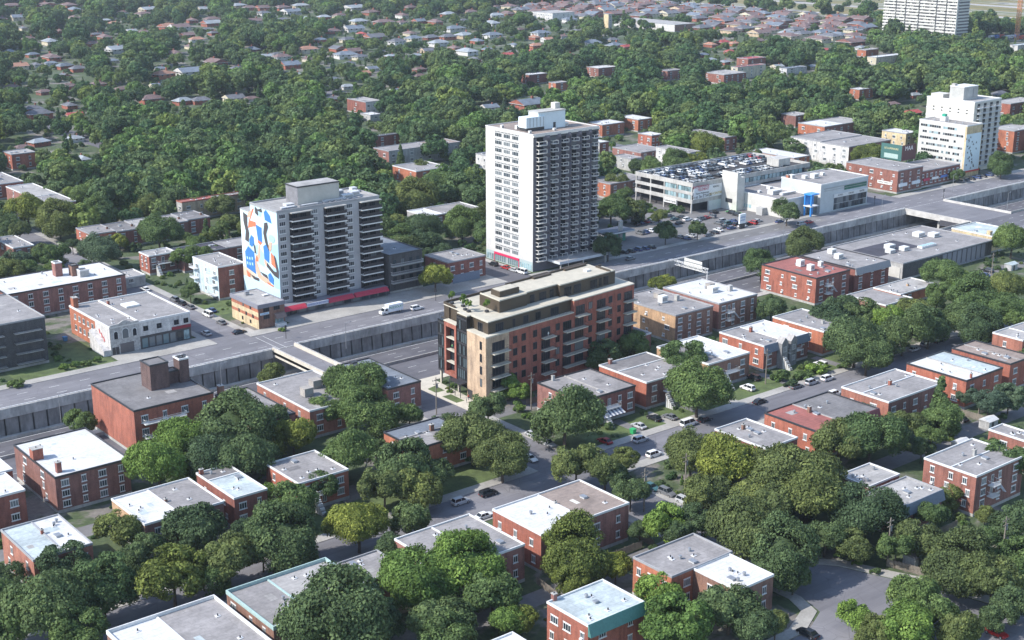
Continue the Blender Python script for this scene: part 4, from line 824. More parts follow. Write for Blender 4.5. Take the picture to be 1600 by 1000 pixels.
    # shop podium with awnings
    m = MB(); m.box(-3.5, -4.2, 0, L, -.02, 3.0, plain('podium dark', (.07, .07, .085), .5)); m.box(-3.5, -4.2, 3.0, L, -.02, 3.25, plain('eaves grey', (.2, .2, .23))); part('podium', m, e)
    for i in range(12): m = MB(); m.box(-2.8 + i * 3.5, -4.26, .5, -.1 + i * 3.5, -4.2, 2.3, GL); part('shop_window', m, e)
    aw = plain('red awning', (.42, .03, .06), .6)
    for a, b_ in ((-3.4, 6.5), (15, 25), (25.6, 39)):
        m = MB(); m.hexa([(a, -5.8, 2.1), (b_, -5.8, 2.1), (b_, -4.21, 2.1), (a, -4.21, 2.1), (a, -5.4, 2.6), (b_, -5.4, 2.6), (b_, -4.21, 3.4), (a, -4.21, 3.4)], aw); part('awning', m, e)
    m = MB(); m.box(6.6, -5.5, 2.2, 14.8, -5.3, 3.4, plain('pale sign', (.55, .58, .66))); m.box(6.6, -5.3, 3.0, 14.8, -4.21, 3.2, TRIMD); part('sign_board', m, e)
    text(e, 'MEDIQUE NO ESCOMPTE' if False else '', 0, 0, 0) if False else None
    return e
mural_tower()

# ---------------------------------------------------------------- white tower
def white_tower():
    U0, V0, U1, V1, H = 317.6, 379.5, 349.0, 407.0, 50.2
    e = empty('white_tower', (U0, V0, 0), 'tall white apartment tower with window grid and faceted dark balcony facade', 'apartment tower')
    L, D = U1 - U0, V1 - V0; FOOT.append((U0, V0, U1, V1)); land(U0 + 10, V0, 30, 'the tall white tower'); protect(U0, V0, U1, V1, 0, 57)
    WW = rough_mat('white glazed brick', (.54, .53, .515), .09, .7, .3, 2, True); DG = rough_mat('dark facade brick', (.12, .115, .135), .2, .7, .4, 1.5)
    z1 = 3.6
    m = MB(); m.poly([(0, D, z1), (0, 0, z1), (0, 0, H), (0, D, H)], WW); m.poly([(L, 0, 0), (L, D, 0), (L, D, H), (L, 0, H)], WW); m.poly([(L, D, 0), (0, D, 0), (0, D, H), (L, D, H)], WW)
    m.poly([(0, 0, 0), (L, 0, 0), (L, 0, H), (0, 0, H)], DG); m.poly([(0, D, 0), (0, 0, 0), (0, 0, z1), (0, D, z1)], plain('shop base', (.35, .42, .42))); part('wall', m, e)
    nf = 16; fh = (H - z1 - 1.2) / nf
    ya, yb = 8.0, 22.2      # window zone on the white end wall
    for k in range(nf):
        z = z1 + .2 + k * fh
        for q, (y, w_) in enumerate(((10.1, 3.6), (15.0, 3.8), (19.9, 4.0))):
            o = window(e, 'u', y, z + .8, w_, 1.5, 'w', L, D)
        m = MB(); m.box(-.06, ya, z + 2.42, -.002, yb, z + 2.98, TRIM)
        n = 17
        for i in range(n): y = ya + .15 + (yb - ya - .3) * i / n; m.box(-.09, y, z + 2.46, -.06, y + .5, z + 2.93, TRIMD)
        part('screen_band', m, e)
    m = MB(); m.box(-.25, ya, z1 - .9, -.002, yb, z1 - .1, plain('crimson fascia', (.55, .03, .10), .5)); m.box(-.2, ya - .3, 0, -.002, ya, z1 - .1, MATS['crimson fascia']); m.box(-.2, yb, 0, -.002, yb + .3, z1 - .1, MATS['crimson fascia']); part('shop_fascia', m, e)
    for a, b_ in ((.5, 7.4), (8.2, 14.5), (15.5, 22), (22.7, 27)):
        m = MB(); m.box(-.1, a, .4, -.002, b_, z1 - 1.1, GLB)
        n = max(2, int((b_ - a) / 1.1))
        for i in range(n + 1): y = a + (b_ - a) * i / n; m.box(-.16, y - .04, .3, -.1, y + .04, z1 - 1.1, TRIM)
        part('shop_window', m, e)
    # faceted balcony facade: sloping fins between balconies
    cols = [3.2, 9.4, 14.4, 19.4, 24.4, 29.4]
    for i, cx in enumerate(cols[:-1]):
        m = MB()
        for k in range(nf):
            z = z1 + 1.2 + k * fh
            x0, x1 = cx + 1.3, cols[i + 1] - 1.3; xm = (x0 + x1) / 2
            m.poly([(x0, -.01, z), (xm, -1.15, z + fh * .5), (x0, -.01, z + fh)], DG); m.poly([(x0, -.01, z), (x1, -.01, z), (xm, -1.15, z + fh * .5)], DG)
            m.poly([(x1, -.01, z), (x1, -.01, z + fh), (xm, -1.15, z + fh * .5)], DG); m.poly([(x0, -.01, z + fh), (xm, -1.15, z + fh * .5), (x1, -.01, z + fh)], DG)
        part('faceted_screen', m, e)
    bm = MB(); t = .16; bw, bd, bh = 2.7, 1.5, 1.05; BC = rough_mat('balcony frame concrete', (.66, .63, .58), .15)
    bm.box(-bw / 2, -bd, -.15, bw / 2, 0, 0, BC); bm.box(-bw / 2, -bd, 0, -bw / 2 + t, -bd + t, bh, BC); bm.box(bw / 2 - t, -bd, 0, bw / 2, -bd + t, bh, BC); bm.box(-bw / 2, -bd, bh, bw / 2, -bd + t, bh + .16, BC)
    bm.box(-bw / 2, -bd + t, bh, -bw / 2 + t, 0, bh + .16, BC); bm.box(bw / 2 - t, -bd + t, bh, bw / 2, 0, bh + .16, BC); bme = bm.mesh('balcony')
    dm = MB(); dm.box(-1.0, -.05, 0, 1.0, -.003, 2.2, GLD); dme = dm.mesh('balcony_door')
    for k in range(nf):
        z = z1 + .3 + k * fh
        for i, cx in enumerate(cols):
            zz = z + (.0 if i == 0 else .15 * i * 0)
            o = link('balcony', bme, e, (cx, 0, zz))
            if i == 0: o.scale = (1.5, 1.15, 1.2)
            link('balcony_door', dme, o, (0, 0, .05))
    m = MB(); m.poly([(0, 0, H + .02), (L, 0, H + .02), (L, D, H + .02), (0, D, H + .02)], roofm('brown')); m.ring(-.12, -.12, L + .12, D + .12, H - .1, H + .35, .4, WW); m.box(0, -.35, H - 1.1, L, -.01, H - .75, TRIMD); m.box(0, -.4, H - .75, L, -.01, H - .1, BC); part('roof', m, e)
    m = MB(); PB = rough_mat('penthouse pale blue', (.62, .70, .74), .08); m.box(9, 8, H, 22, 13.5, H + 6.2, PB); m.box(8.8, 7.8, H + 6.2, 22.2, 13.7, H + 6.5, CONC); m.box(19.6, 11, H + 6.2, 22, 13.4, H + 8.6, rough_mat('stair head', (.55, .53, .48), .2)); m.box(16.2, 7.9, H, 17.3, 8, H + 2.2, TRIMD); part('plant_room', m, e)
    m = MB(); m.box(3, 7.5, H + 1.2, 12, 12, H + 5, PB); m.box(3.3, 7.8, H + .02, 11.7, 11.7, H + 1.2, TRIMD)
    for i in range(6): m.box(3 + i * 1.6, 7.4, H + 1.4, 3.2 + i * 1.6, 7.5, H + 4.8, STEEL)
    part('cooling_unit', m, e)
    for x, y, a, b_, c_ in ((4, 14, 1.2, 1.2, 1.4), (1.8, 20, 1, 1, 1), (23, 9, 1.6, 1.6, 1.2), (13, 3.6, 1, 1, .8), (1.8, 4, 1, .8, .9)): hvac(e, x, y, H + .02, a, b_, c_)
    m = MB(); m.box(7, -7, 3.0, 31, -.01, 4.0, rough_mat('canopy pale blue', (.55, .58, .60), .15)); m.poly([(7, -7, 4.01), (31, -7, 4.01), (31, -.01, 4.01), (7, -.01, 4.01)], roofm('lgrey'))
    for x in (8, 19, 30): m.box(x - .2, -6.6, 0, x + .2, -6.2, 3.0, CONC)
    part('entrance_canopy', m, e)
    return e
white_tower()

# ---------------------------------------------------------------- text
def text(par, s, loc, rot, size, mat, name='lettering', cat=None):
    cu = bpy.data.curves.new(name, 'FONT'); cu.body = s; cu.size = size; cu.extrude = .02; cu.align_x = 'CENTER'; cu.align_y = 'CENTER'
    o = bpy.data.objects.new(name, cu); dg = bpy.context.evaluated_depsgraph_get()
    C.objects.link(o); bpy.context.view_layer.update(); me = bpy.data.meshes.new_from_object(o.evaluated_get(bpy.context.evaluated_depsgraph_get()))
    bpy.data.objects.remove(o); me.materials.clear(); me.materials.append(mat)
    o = bpy.data.objects.new(name, me); C.objects.link(o); o.location = loc; o.rotation_euler = rot; o.parent = par; return o
FACE_V = (pi / 2, 0, 0); FACE_U = (pi / 2, 0, -pi / 2)
REDP = plain('red letters', (.5, .02, .05)); BLK = plain('black letters', (.02, .02, .02)); YEL = plain('ochre letters', (.55, .38, .05)); GRN = plain('green letters', (.03, .30, .16)); WHT = plain('white letters', (.8, .8, .8)); BLUL = plain('blue letters', (.08, .15, .4))
mt = bpy.data.objects['mural_tower']
text(mt, 'PHARMACIE ESCOMPTE', (10.7, -5.53, 2.8), FACE_V, .8, BLUL)
cb = bpy.data.objects['corner_building']; text(cb, 'CLINIQUE', (2.2, -.14, 4.85), FACE_V, .55, BLUL)

# ---------------------------------------------------------------- parking garage with roof deck, low store and glass showroom
GW = rough_mat('garage concrete', (.47, .455, .43), .28, .85, .2, 1, True); SW = rough_mat('store white render', (.54, .525, .49), .14)
def garage():
    U0, V0, U1, V1, H = 434, 411.5, 512, 447, 12.5
    e = empty('parking_garage', (U0, V0, 0), 'three level concrete parking garage with cars on its roof deck and banners', 'parking garage')
    L, D = U1 - U0, V1 - V0; FOOT.append((U0, V0, U1, V1)); land(U0 + 12, V0, 8, 'the parking garage'); protect(U0, V0, U1, V1, 0, 14)
    DKI = plain('garage interior dark', (.04, .038, .04), .9)
    m = MB(); m.box(3, 3, 0, L - .2, D - .3, H - .4, DKI); part('interior', m, e)
    m = MB()
    for z0, z1 in ((4.2, 5.9), (7.9, 9.3), (11.4, 13.3)): m.box(0, 0, z0, .35, D, z1, GW); m.box(.35, 0, z0, L, .35, z1, GW); m.box(.35, D - .35, z0, L, D, z1, GW); m.box(L - .35, .35, z0, L, D - .35, z1, GW)
    part('parapet_band', m, e)
    m = MB()
    for z in (4.2, 7.9, 11.4): m.poly([(.3, .3, z + .6), (L - .3, .3, z + .6), (L - .3, D - .3, z + .6), (.3, D - .3, z + .6)], rough_mat('deck surface', (.36, .34, .32), .2, .9, .1, 1))
    part('deck', m, e)
    for y in (.35, 9, 17, 25.5, D - .9): m = MB(); m.box(.02, y, 0, .55, y + .5, 11.4, GW); part('column', m, e)
    for x in (10, 18.3): m = MB(); m.box(x, .02, 0, x + .5, .5, 11.4, GW); part('column', m, e)
    for z in (5.9, 9.3):
        for y0, y1 in ((1, 8.6), (9.8, 16.6)):
            n = 4
            for i in range(n): m = MB(); a = y0 + (y1 - y0) * i / n; m.box(.1, a + .1, z, .16, a + (y1 - y0) / n - .1, z + 1.9, GLB); part('window', m, e)
    m = MB(); m.box(-.3, 9.2, 2.6, 0, 17, 4.6, TRIM); s = part('sign_board', m, e); text(e, 'Centre Cyclo', (-.36, 13.1, 3.6), FACE_U, 1.3, BLK)
    m = MB(); m.box(.6, -.25, 5.95, 18.2, -.003, 11.35, plain('banner backing', (.66, .68, .70))); part('banner', m, e)
    text(e, 'ENTREPOSAGE', (5.2, -.3, 11.2), FACE_V, 1.5, REDP); text(e, 'TÉLÉMENT', (6.4, -.3, 9.9), FACE_V, 1.5, REDP); text(e, 'SERVICE', (14.5, -.3, 10.2), FACE_V, 1.1, BLK)
    text(e, 'Espace d\'entreposage', (6, -.3, 8.4), FACE_V, .95, BLK); text(e, '2e et 3e ÉTAGE', (5.6, -.3, 6.9), FACE_V, 1.9, BLK); text(e, 'AU CENTRE', (14.3, -.3, 7.2), FACE_V, 1.5, YEL)
    # stair tower
    m = MB(); m.box(18.4, -9, 0, 23.2, -.01, 14.6, SW); m.hexa([(18.4, -9, 14.6), (21, -9, 14.6), (21, -.01, 14.6), (18.4, -.01, 14.6), (18.4, -9, 16.8), (19.2, -9, 16.8), (19.2, -.01, 16.8), (18.4, -.01, 16.8)], SW)
    m.box(18.36, -6.5, 3.2, 18.4, -2.5, 5, TRIMD); m.box(18.36, -5.8, 0, 18.4, -3.4, 2.6, TRIM); part('stair_tower', m, e)
    m = MB(); m.box(10.5, -.01, 0, 18.3, .4, 4.2, rough_mat('garage pale cladding', (.55, .60, .58), .1)); part('cladding', m, e)
    # windows along the setback front behind the low store
    for i in range(18): m = MB(); x = 26 + i * 2.6; m.box(x, -.03, 9.35, x + 2.1, .3, 11.3, GLB); part('window', m, e)
    m = MB(); m.box(58, 2, H + .6, 66, 9, H + 4.2, GW); part('ramp_house', m, e)
    m = MB(); m.poly([(15.5, -12.5, .03), (18.2, -12.5, .03), (18.2, -6, .03), (14.6, -6, .03)], plain('green ramp paint', (.10, .60, .16))); tag(link('painted_ramp', m.mesh('painted_ramp'), None, (U0, V0, 0)), kind='structure')
    return e
garage()
def store():
    U0, V0, U1, V1, H = 457.4, 380.5, 475.9, 411.3, 7.6
    e = empty('store_building', (U0, V0, 0), 'low white store with grey roof and rooftop units in front of the parking garage', 'store'); L, D = U1 - U0, V1 - V0
    FOOT.append((U0, V0, 502, V1)); land(U0, V0, 5, 'the low white store'); protect(U0, V0, 500, V1, 0, 8)
    m = MB(); m.box(0, 0, 0, L, D, H, SW); m.box(L, 8, 0, L + 26, D, H - .3, SW); part('wall', m, e)
    m = MB(); m.poly([(0, 0, H + .02), (L, 0, H + .02), (L, D, H + .02), (0, D, H + .02)], roofm('grey')); m.ring(-.05, -.05, L + .05, D + .05, H - .1, H + .4, .35, TRIM); m.poly([(L, 12, H - .2), (L + 26, 12, H - .2), (L + 26, D, H - .2), (L, D, H - .2)], roofm('grey')); part('roof', m, e)
    for x, y, a, b_, c_ in ((8, 12, 6, 3, 1.8), (12, 8, 9, 1.6, 1), (5, 18, 1.4, 1.2, .9), (14, 20, 2, 2, 1.2), (28, 20, 3, 2.4, 1.6)): hvac(e, x, y, H + .02, a, b_, c_)
    for i in range(5): m = MB(); m.box(-.05, 18 + i * 1.7, 1.4, -.002, 19.3 + i * 1.7, 2.9, GLB); part('window', m, e)
    m = MB(); m.box(-3, 9, 0, -.01, 12.4, 3.2, rough_mat('annex grey', (.4, .4, .39), .15)); part('loading_box', m, e)
    window(e, 'u', 2.2, 4.6, 1.2, 1.4, 'w', L, D)
store()
def showroom():
    U0, V0, U1, V1, H = 476.0, 375.9, 508.5, 388, 12.7
    e = empty('showroom', (U0, V0, 0), 'white metal clad showroom with glazed street front and blue entrance frame', 'showroom'); L, D = U1 - U0, V1 - V0
    FOOT.append((U0, V0, U1, V1)); land(U0 + 10, V0, 8, 'the white glass fronted showroom'); protect(U0, V0, U1, V1, 0, 13)
    PM = rough_mat('pale metal panel', (.46, .50, .52), .12, .5, .3, 2)
    m = MB(); m.box(0, 0, 0, L, D + 10, H, PM); m.box(-.03, 0, 4, 0, D, H, SW); part('wall', m, e)
    m = MB(); m.poly([(0, 0, H + .02), (L, 0, H + .02), (L, D + 10, H + .02), (0, D + 10, H + .02)], roofm('grey')); m.ring(-.1, -.1, L + .1, D + 10.1, H - .2, H + .35, .35, TRIM); part('roof', m, e)
    m = MB(); m.box(9, -.4, 6.0, L - .4, -.004, 7.6, TRIM); part('fascia', m, e)
    for x, t_ in ((13, 'HONDA' if False else 'AUTOS'), (20.5, 'CENTRE'), (28, 'VENTES')): text(e, t_, (x, -.45, 6.8), FACE_V, 1.0, BLK)
    n = 11
    for r_ in range(2):
        for i in range(n): x = 9.2 + i * (L - 9.8) / n; m = MB(); m.box(x + .1, -.12, .6 + r_ * 2.7, x + (L - 9.8) / n - .1, -.003, 3.1 + r_ * 2.7, GL); part('show_window', m, e)
    m = MB(); m.box(16, -.1, 8.6, L - 1, -.003, 10.6, plain('green glass', (.02, .13, .09), .15)); part('upper_window', m, e)
    m = MB(); m.box(2.2, -.16, 9.6, L, -.003, 9.75, STEEL); m.box(2, -.3, 10.6, L - 1, -.003, 10.8, STEEL); part('trim_line', m, e)
    BL = plain('bright blue frame', (.03, .24, .62), .4); m = MB()
    for y in (-1.2, 2.2): m.box(-7.5, y, 0, -6.8, y + .5, 9.2, BL)
    m.box(-3.6, 1.2, 0, -3.0, 1.7, 9.2, BL); m.box(-7.8, -1.4, 4.2, -2.6, 2.8, 4.6, TRIM); m.box(-7.8, -1.4, 9.2, -2.6, 2.8, 9.7, BL); m.box(-6.8, 2.0, 4.6, -3.0, 2.3, 9.2, BL); part('entrance_frame', m, e)
    m = MB(); m.box(-3, 1.6, 0, -.04, 8, 8, GL); part('glass_link', m, e)
    for x, y, a, b_, c_ in ((10, 12, 3, 2.4, 2), (6, 14, 2, 2, 1.4), (18, 14, 1.6, 1.6, 1.2), (2, 18, 2, 2, 1.6)): hvac(e, x, y, H + .02, a, b_, c_)
    chimney(e, .8, 19, 7, 1.4, 1.4, 7.2, 'orange')
showroom()

# red corner block and shops further along, billboard, offices
e = block('three storey red brick corner block with painted sign and grey roof', 537.5, 381, 556.5, 410.5, 10.6, wall='red', wall_v='dred', roof='grey', ref='the red brick corner block', fl=3, nu=5, nv=3, name='corner_block', cat='apartment block', trim='grey', prot=True, ww=1, wh=1.4)
m = MB(); m.box(-.1, 3, 3.6, -.003, 11, 5.0, plain('long white sign', (.75, .74, .7))); part('sign_board', m, e); text(e, 'APPARTEMENTS', (-.13, 7, 4.3), FACE_U, 1.0, BLK)
for x in (1, 11): m = MB(); m.box(x, -.5, 3.1, x + 6, -.003, 4.6, plain('shop sign white', (.62, .66, .7))); part('sign_board', m, e)
e = block('long low brick shop row with small signs beside the white office tower', 556.6, 382, 588, 400, 7.8, wall='dred', roof='grey', ref='the brick shop row', fl=2, nu=0, nv=9, name='shop_building', cat='shop building', trim='grey', prot=True)
for i, k in enumerate(((.45, .03, .08), (.7, .7, .7), (.1, .2, .5), (.6, .6, .2))): m = MB(); m.box(2 + i * 7, -.4, 3.1, 7 + i * 7, -.003, 4.2, plain('shop sign %s' % 'abcd'[i], k)); part('sign_board', m, e)
# billboard pair: faces turned to the left and to the right
e = empty('billboard', (566, 402, 7.8), 'pair of large dark billboards on the shop roof beside the office tower', 'billboard'); protect(560, 396, 574, 410, 10, 17)
m = MB(); m.box(-.2, -2, 1.5, 0, 10, 9, plain('billboard teal', (.04, .12, .11))); m.box(-.23, 0, 2.2, -.2, 8, 4.4, plain('billboard pale patch', (.35, .45, .42))); part('panel', m, e)
m = MB(); m.box(0, -2.2, 1.5, 11, -2, 9, plain('billboard maroon', (.09, .03, .035))); part('panel', m, e); text(e, 'MAA', (5.2, -2.24, 7.2), FACE_V, 3.0, WHT)
text(e, 'LE LUMINAIRE', (-.26, 4, 6.8), FACE_U, 1.3, plain('cream letters', (.6, .55, .3)))
m = MB()
for x, y in ((0, 8), (0, 0), (5, -1.8), (10, -1.8)): m.tube((x + .3, y, 0), (x + .3, y, 8), .2, .2, STEEL)
part('support', m, e)
def offices():
    U0, V0, U1, V1, H = 595.5, 384.8, 608.5, 412, 25
    e = empty('office_tower', (U0, V0, 0), 'white office tower with window ribbons and black leaf mural on its street end', 'office tower'); L, D = U1 - U0, V1 - V0
    FOOT.append((U0, V0, U1, V1)); land(U0, V0, 15, 'the white office tower with leaf mural'); protect(U0, V0, U1, V1, 0, 26)
    m = MB(); m.box(0, 0, 0, L, D, H, SW); m.box(-.05, -.05, 0, L, .9, H, wallm('paleyellow')); m.box(-.02, -.12, 3, L - .5, -.05, H - 4, rough_mat('mural pale blue', (.60, .70, .74), .05)); part('wall', m, e)
    m = MB(); m.poly([(0, 0, H + .02), (L, 0, H + .02), (L, D, H + .02), (0, D, H + .02)], roofm('grey')); m.ring(-.1, -.1, L + .1, D + .1, H - .2, H + .4, .35, TRIM); part('roof', m, e)
    for k in range(7):
        z = 4.2 + k * 3.0; n = 19
        m = MB(); m.box(-.03, 1.6, z, -.002, D - .8, z + 1.25, plain('ribbon frame', (.35, .35, .34))); rb = part('window_ribbon', m, e); m = MB()
        for i in range(n):
            y = 1.7 + (D - 2.6) * i / n
            m.poly([(-.06, y + 1.2, z + .1), (-.06, y + .1, z + .1), (-.06, y + .1, z + 1.15), (-.06, y + 1.2, z + 1.15)], random.choice((GLD, GLD, GLB, TRIM, GL)))
        part('pane', m, rb)
        window(e, 'v', L - .9, z, .9, 1.2, 'dk', L, D)
    m = MB(); rg = random.Random(5)
    for i in range(26):
        x = 1.5 + rg.random() * (L - 4) * .75 + 1.5 * sin(i); z = 4 + (H - 9) * i / 26; a = rg.uniform(0, 6)
        m.poly([(x + 1.0 * r_ * cos(a + t_), -.13, z + 1.0 * r_ * sin(a + t_)) for t_, r_ in ((0, 1), (.7, .3), (1.9, .8), (2.6, .25), (3.6, 1), (4.4, .3), (5.2, .7), (5.8, .25))], BLK)
    part('painted_leaves', m, e)
    m = MB(); m.box(-.1, -.5, 2.2, L, -.13, 2.9, plain('red shop strip', (.5, .04, .04))); part('shop_fascia', m, e)
    m = MB(); m.box(5, 16, H, 8, 19, H + 2.2, TRIM); m.box(5.6, 16.6, H + 2.2, 7.4, 18.4, H + 3.4, plain('green turret', (.02, .3, .2))); part('roof_turret', m, e)
    for y in (6, 10, 14, 22): vent(e, 5, y, H + .02, 2)
    U0, V0, U1, V1, H = 608.9, 390.5, 632, 418, 34.6
    e = empty('apartment_tower', (U0, V0, 0), 'tall pale apartment tower with shaded balcony side behind the office tower', 'apartment tower'); L, D = U1 - U0, V1 - V0
    FOOT.append((U0, V0, U1, V1)); land(U1, V0, 25, 'the tall pale tower at the right'); protect(U0, V0, U1, V1, 10, 41)
    CRM = rough_mat('cream panel', (.52, .50, .45), .1)
    m = MB(); m.box(0, 0, 0, L, D, H, CRM); part('wall', m, e)
    m = MB(); m.poly([(0, 0, H + .02), (L, 0, H + .02), (L, D, H + .02), (0, D, H + .02)], roofm('lgrey')); m.ring(-.1, -.1, L + .1, D + .1, H - .3, H + .4, .4, TRIM)
    for z in (25.6, 29.2): m.box(-.12, 0, z, -.003, D, z + .7, TRIM)
    part('roof', m, e)
    for i in range(5): window(e, 'u', 4 + i * 4.8, 28.6, .8, 2, 'dk', L, D)
    for k in range(12):
        for i in range(4): balcony(e, 'v', 3.6 + i * 5.4, 2.4 + k * 2.65, 3.6, 1.5, rail='white', slab_mat=plain('slab pale blue', (.5, .55, .6))); window(e, 'v', 3.6 + i * 5.4, 2.6 + k * 2.65, 2.2, 1.9, 'dk', L, D)
    m = MB(); m.box(2, 8, H, 14, 16, H + 6.2, rough_mat('plant room grey', (.45, .45, .43), .15)); m.box(1.8, 7.8, H + 6.2, 14.2, 16.2, H + 6.6, TRIM); m.box(3, 14, H + 6.6, 5, 16, H + 7.6, CONC); m.box(10, 7.8, H + 1, 14, 8, H + 5.6, STEEL); part('plant_room', m, e)
    m = MB(); m.box(1, 19, H, 8, 26, H + 2, SW); part('roof_annex', m, e)
offices()
def far_tower():
    U0, V0, U1, V1, H = 1143, 760, 1161, 841, 78
    e = empty('slab_block', (U0, V0, 0), 'huge pale slab block with ribbon balconies, cut by the top edge', 'apartment tower'); L, D = U1 - U0, V1 - V0
    FOOT.append((U0 - 6, V0 - 6, U1 + 6, V1 + 6)); land(U0, 800, 30, 'the huge pale slab block'); protect(U0, V0, U1, V1, 8, H, .04); dd_ = proj(U0, V0, 5)[2]; PROT.append((1350, -60, 1500, 46, dd_)); PROT.append((1496, -60, 1516, 34, dd_))
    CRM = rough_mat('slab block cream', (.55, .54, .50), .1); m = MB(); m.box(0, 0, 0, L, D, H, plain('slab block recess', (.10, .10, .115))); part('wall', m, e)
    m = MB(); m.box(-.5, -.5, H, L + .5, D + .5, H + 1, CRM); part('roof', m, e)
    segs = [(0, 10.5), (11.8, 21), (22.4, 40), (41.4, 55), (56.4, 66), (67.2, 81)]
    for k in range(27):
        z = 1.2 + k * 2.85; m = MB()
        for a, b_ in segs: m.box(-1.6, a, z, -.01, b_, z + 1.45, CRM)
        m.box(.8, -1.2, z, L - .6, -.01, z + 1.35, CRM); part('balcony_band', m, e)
    m = MB(); rg = random.Random(3)
    for k in range(27):
        for a, b_ in segs:
            y = a + .3
            while y < b_ - 1.5:
                c_ = rg.random(); 
                if c_ < .45: m.box(-.4, y, 2.65 + k * 2.85, -.012, y + rg.uniform(1, 2.2), 4.05 + k * 2.85, CRM)
                y += 2.1
    m.box(-1.7, -.4, 0, .6, .0, H, CRM); part('partition_walls', m, e)
far_tower()
# supermarket
u0, v0, u1, v1 = 412.2, 287, 468, 319
e = block('big low supermarket with dark grey and black membrane roof and skylight', u0, v0, u1, v1, 6.2, wall='grey', wall_v='dark', roof='grey', ref='the supermarket', fl=1, nu=0, nv=0, name='supermarket', cat='supermarket', trim='grey', prot=True, vents=9, base=.3)
m = MB(); m.poly([(2, 12, 6.24), (27, 12, 6.24), (27, 24, 6.24), (2, 24, 6.24)], roofm('black')); part('black_membrane', m, e)
m = MB(); m.box(24, 9, 6.24, 33, 11.2, 7.0, TRIM)
for i in range(7): m.box(24.4 + i * 1.2, 9.3, 7.0, 25.3 + i * 1.2, 10.9, 7.1, GLB)
part('skylight', m, e)
for x, y, a, b_, c_ in ((10, 13, 3, 2.4, 1.2), (15, 17, 3.4, 2.6, 1.6), (17, 12, 3, 2.4, 1.4), (40, 22, 4, 3, 1.6), (44, 18, 3.4, 3, 1.5)): hvac(e, x, y, 6.22, a, b_, c_)
m = MB()
for i in range(9): m.box(24 + i * 3.1, -.14, .3, 26.4 + i * 3.1, -.003, 5.8, rough_mat('grey facade panel', (.22, .22, .25), .1))
part('facade_panels', m, e)
m = MB(); m.box(-.2, 1, 0, -.003, 9, 4.6, SW); part('white_gable', m, e)
e = block('cream walled low building with pale roof at the overpass corner', 472.5, 290, 489, 308, 6.5, wall='paleyellow', roof='pale', ref='the cream building at the overpass', fl=1, nu=0, nv=2, name='shop_building', cat='shop building', prot=True, vents=2, boxes=((.05, .1, 1.6, 1.6, 1.8, wallm('paleyellow')),))

# ---------------------------------------------------------------- bridges, gantry
def footbridge():
    e = empty('footbridge', (197, W0, 0), 'narrow concrete bridge with beige parapets across the sunken expressway', 'bridge')
    m = MB(); m.box(0, -.6, -.8, 8, 33, .02, CONC); m.poly([(.4, -.6, .03), (7.6, -.6, .03), (7.6, 33, .03), (.4, 33, .03)], ASPH); part('deck', m, e)
    for x in (0, 7.6):
        m = MB(); m.box(x, -.6, -1.5, x + .4, 33, 1.05, rough_mat('beige parapet', (.55, .50, .42), .15)); m.box(x + .15, -.6, 1.3, x + .25, 33, 1.36, TRIM)
        for i in range(17): m.box(x + .17, i * 2, 1.05, x + .23, i * 2 + .06, 1.3, TRIM)
        part('parapet', m, e)
    m = MB()
    for q in (-1.2, 1.2): m.poly([(4 + q - .08, 33.2, .035), (4 + q + .08, 33.2, .035), (4 + q + .08, 48, .035), (4 + q - .08, 48, .035)], LINE)
    part('crossing_lines', m, e)
footbridge()
def overpass():
    e = empty('road_overpass', (511, W0, 0), 'wide road overpass with dark underside crossing the sunken expressway', 'bridge')
    m = MB(); m.box(0, -1, -1.4, 30, 33.2, .03, CONC); m.poly([(.4, -1, .04), (29.6, -1, .04), (29.6, 33.2, .04), (.4, 33.2, .04)], ASPH); part('deck', m, e)
    for x in (-.1, 29.7): m = MB(); m.box(x, -1, -1.6, x + .4, 33.2, 1.0, rough_mat('bright parapet', (.52, .50, .47), .25)); part('parapet', m, e)
    m = MB(); m.box(2, 15.6, TZ, 28, 16.6, -1.4, CONC); part('pier', m, e)
    m = MB(); m.box(-.16, -1, -3.4, -.02, 14, -1.0, plain('dark girder', (.05, .05, .06), .8)); part('girder', m, e)
overpass()
def gantry():
    e = empty('sign_gantry', (368, W0 + 1, 0), 'steel truss sign gantry spanning the far expressway lanes', 'sign gantry')
    m = MB()
    y0, y1 = 14.5, 34
    for x, z in ((0, 1.2), (0, 2.6), (1.2, 1.2), (1.2, 2.6)): m.tube((x, y0, z - 2), (x, y1, z - 2), .1, .1, TRIM, 6)
    n = 16
    for i in range(n):
        a = y0 + (y1 - y0) * i / n; b_ = y0 + (y1 - y0) * (i + 1) / n
        for x in (0, 1.2): m.tube((x, a, -.8 if i % 2 else .6), (x, b_, .6 if i % 2 else -.8), .06, .06, TRIM, 4)
        m.tube((0, a, .6), (1.2, b_, .6), .06, .06, TRIM, 4)
    part('truss', m, e)
    for y in (y0, y1): m = MB(); m.tube((.6, y, TZ if y == y0 else -1), (.6, y, .6), .25, .22, TRIM, 8); part('post', m, e)
    m = MB(); m.box(1.3, 18, -1.2, 1.5, 27, 2.4, rough_mat('sign back aluminium', (.62, .62, .58), .1, .5)); m.box(1.1, 18, -.6, 1.3, 27, -.4, STEEL); m.box(1.1, 18, 1.2, 1.3, 27, 1.4, STEEL); part('sign_panel', m, e)
gantry()
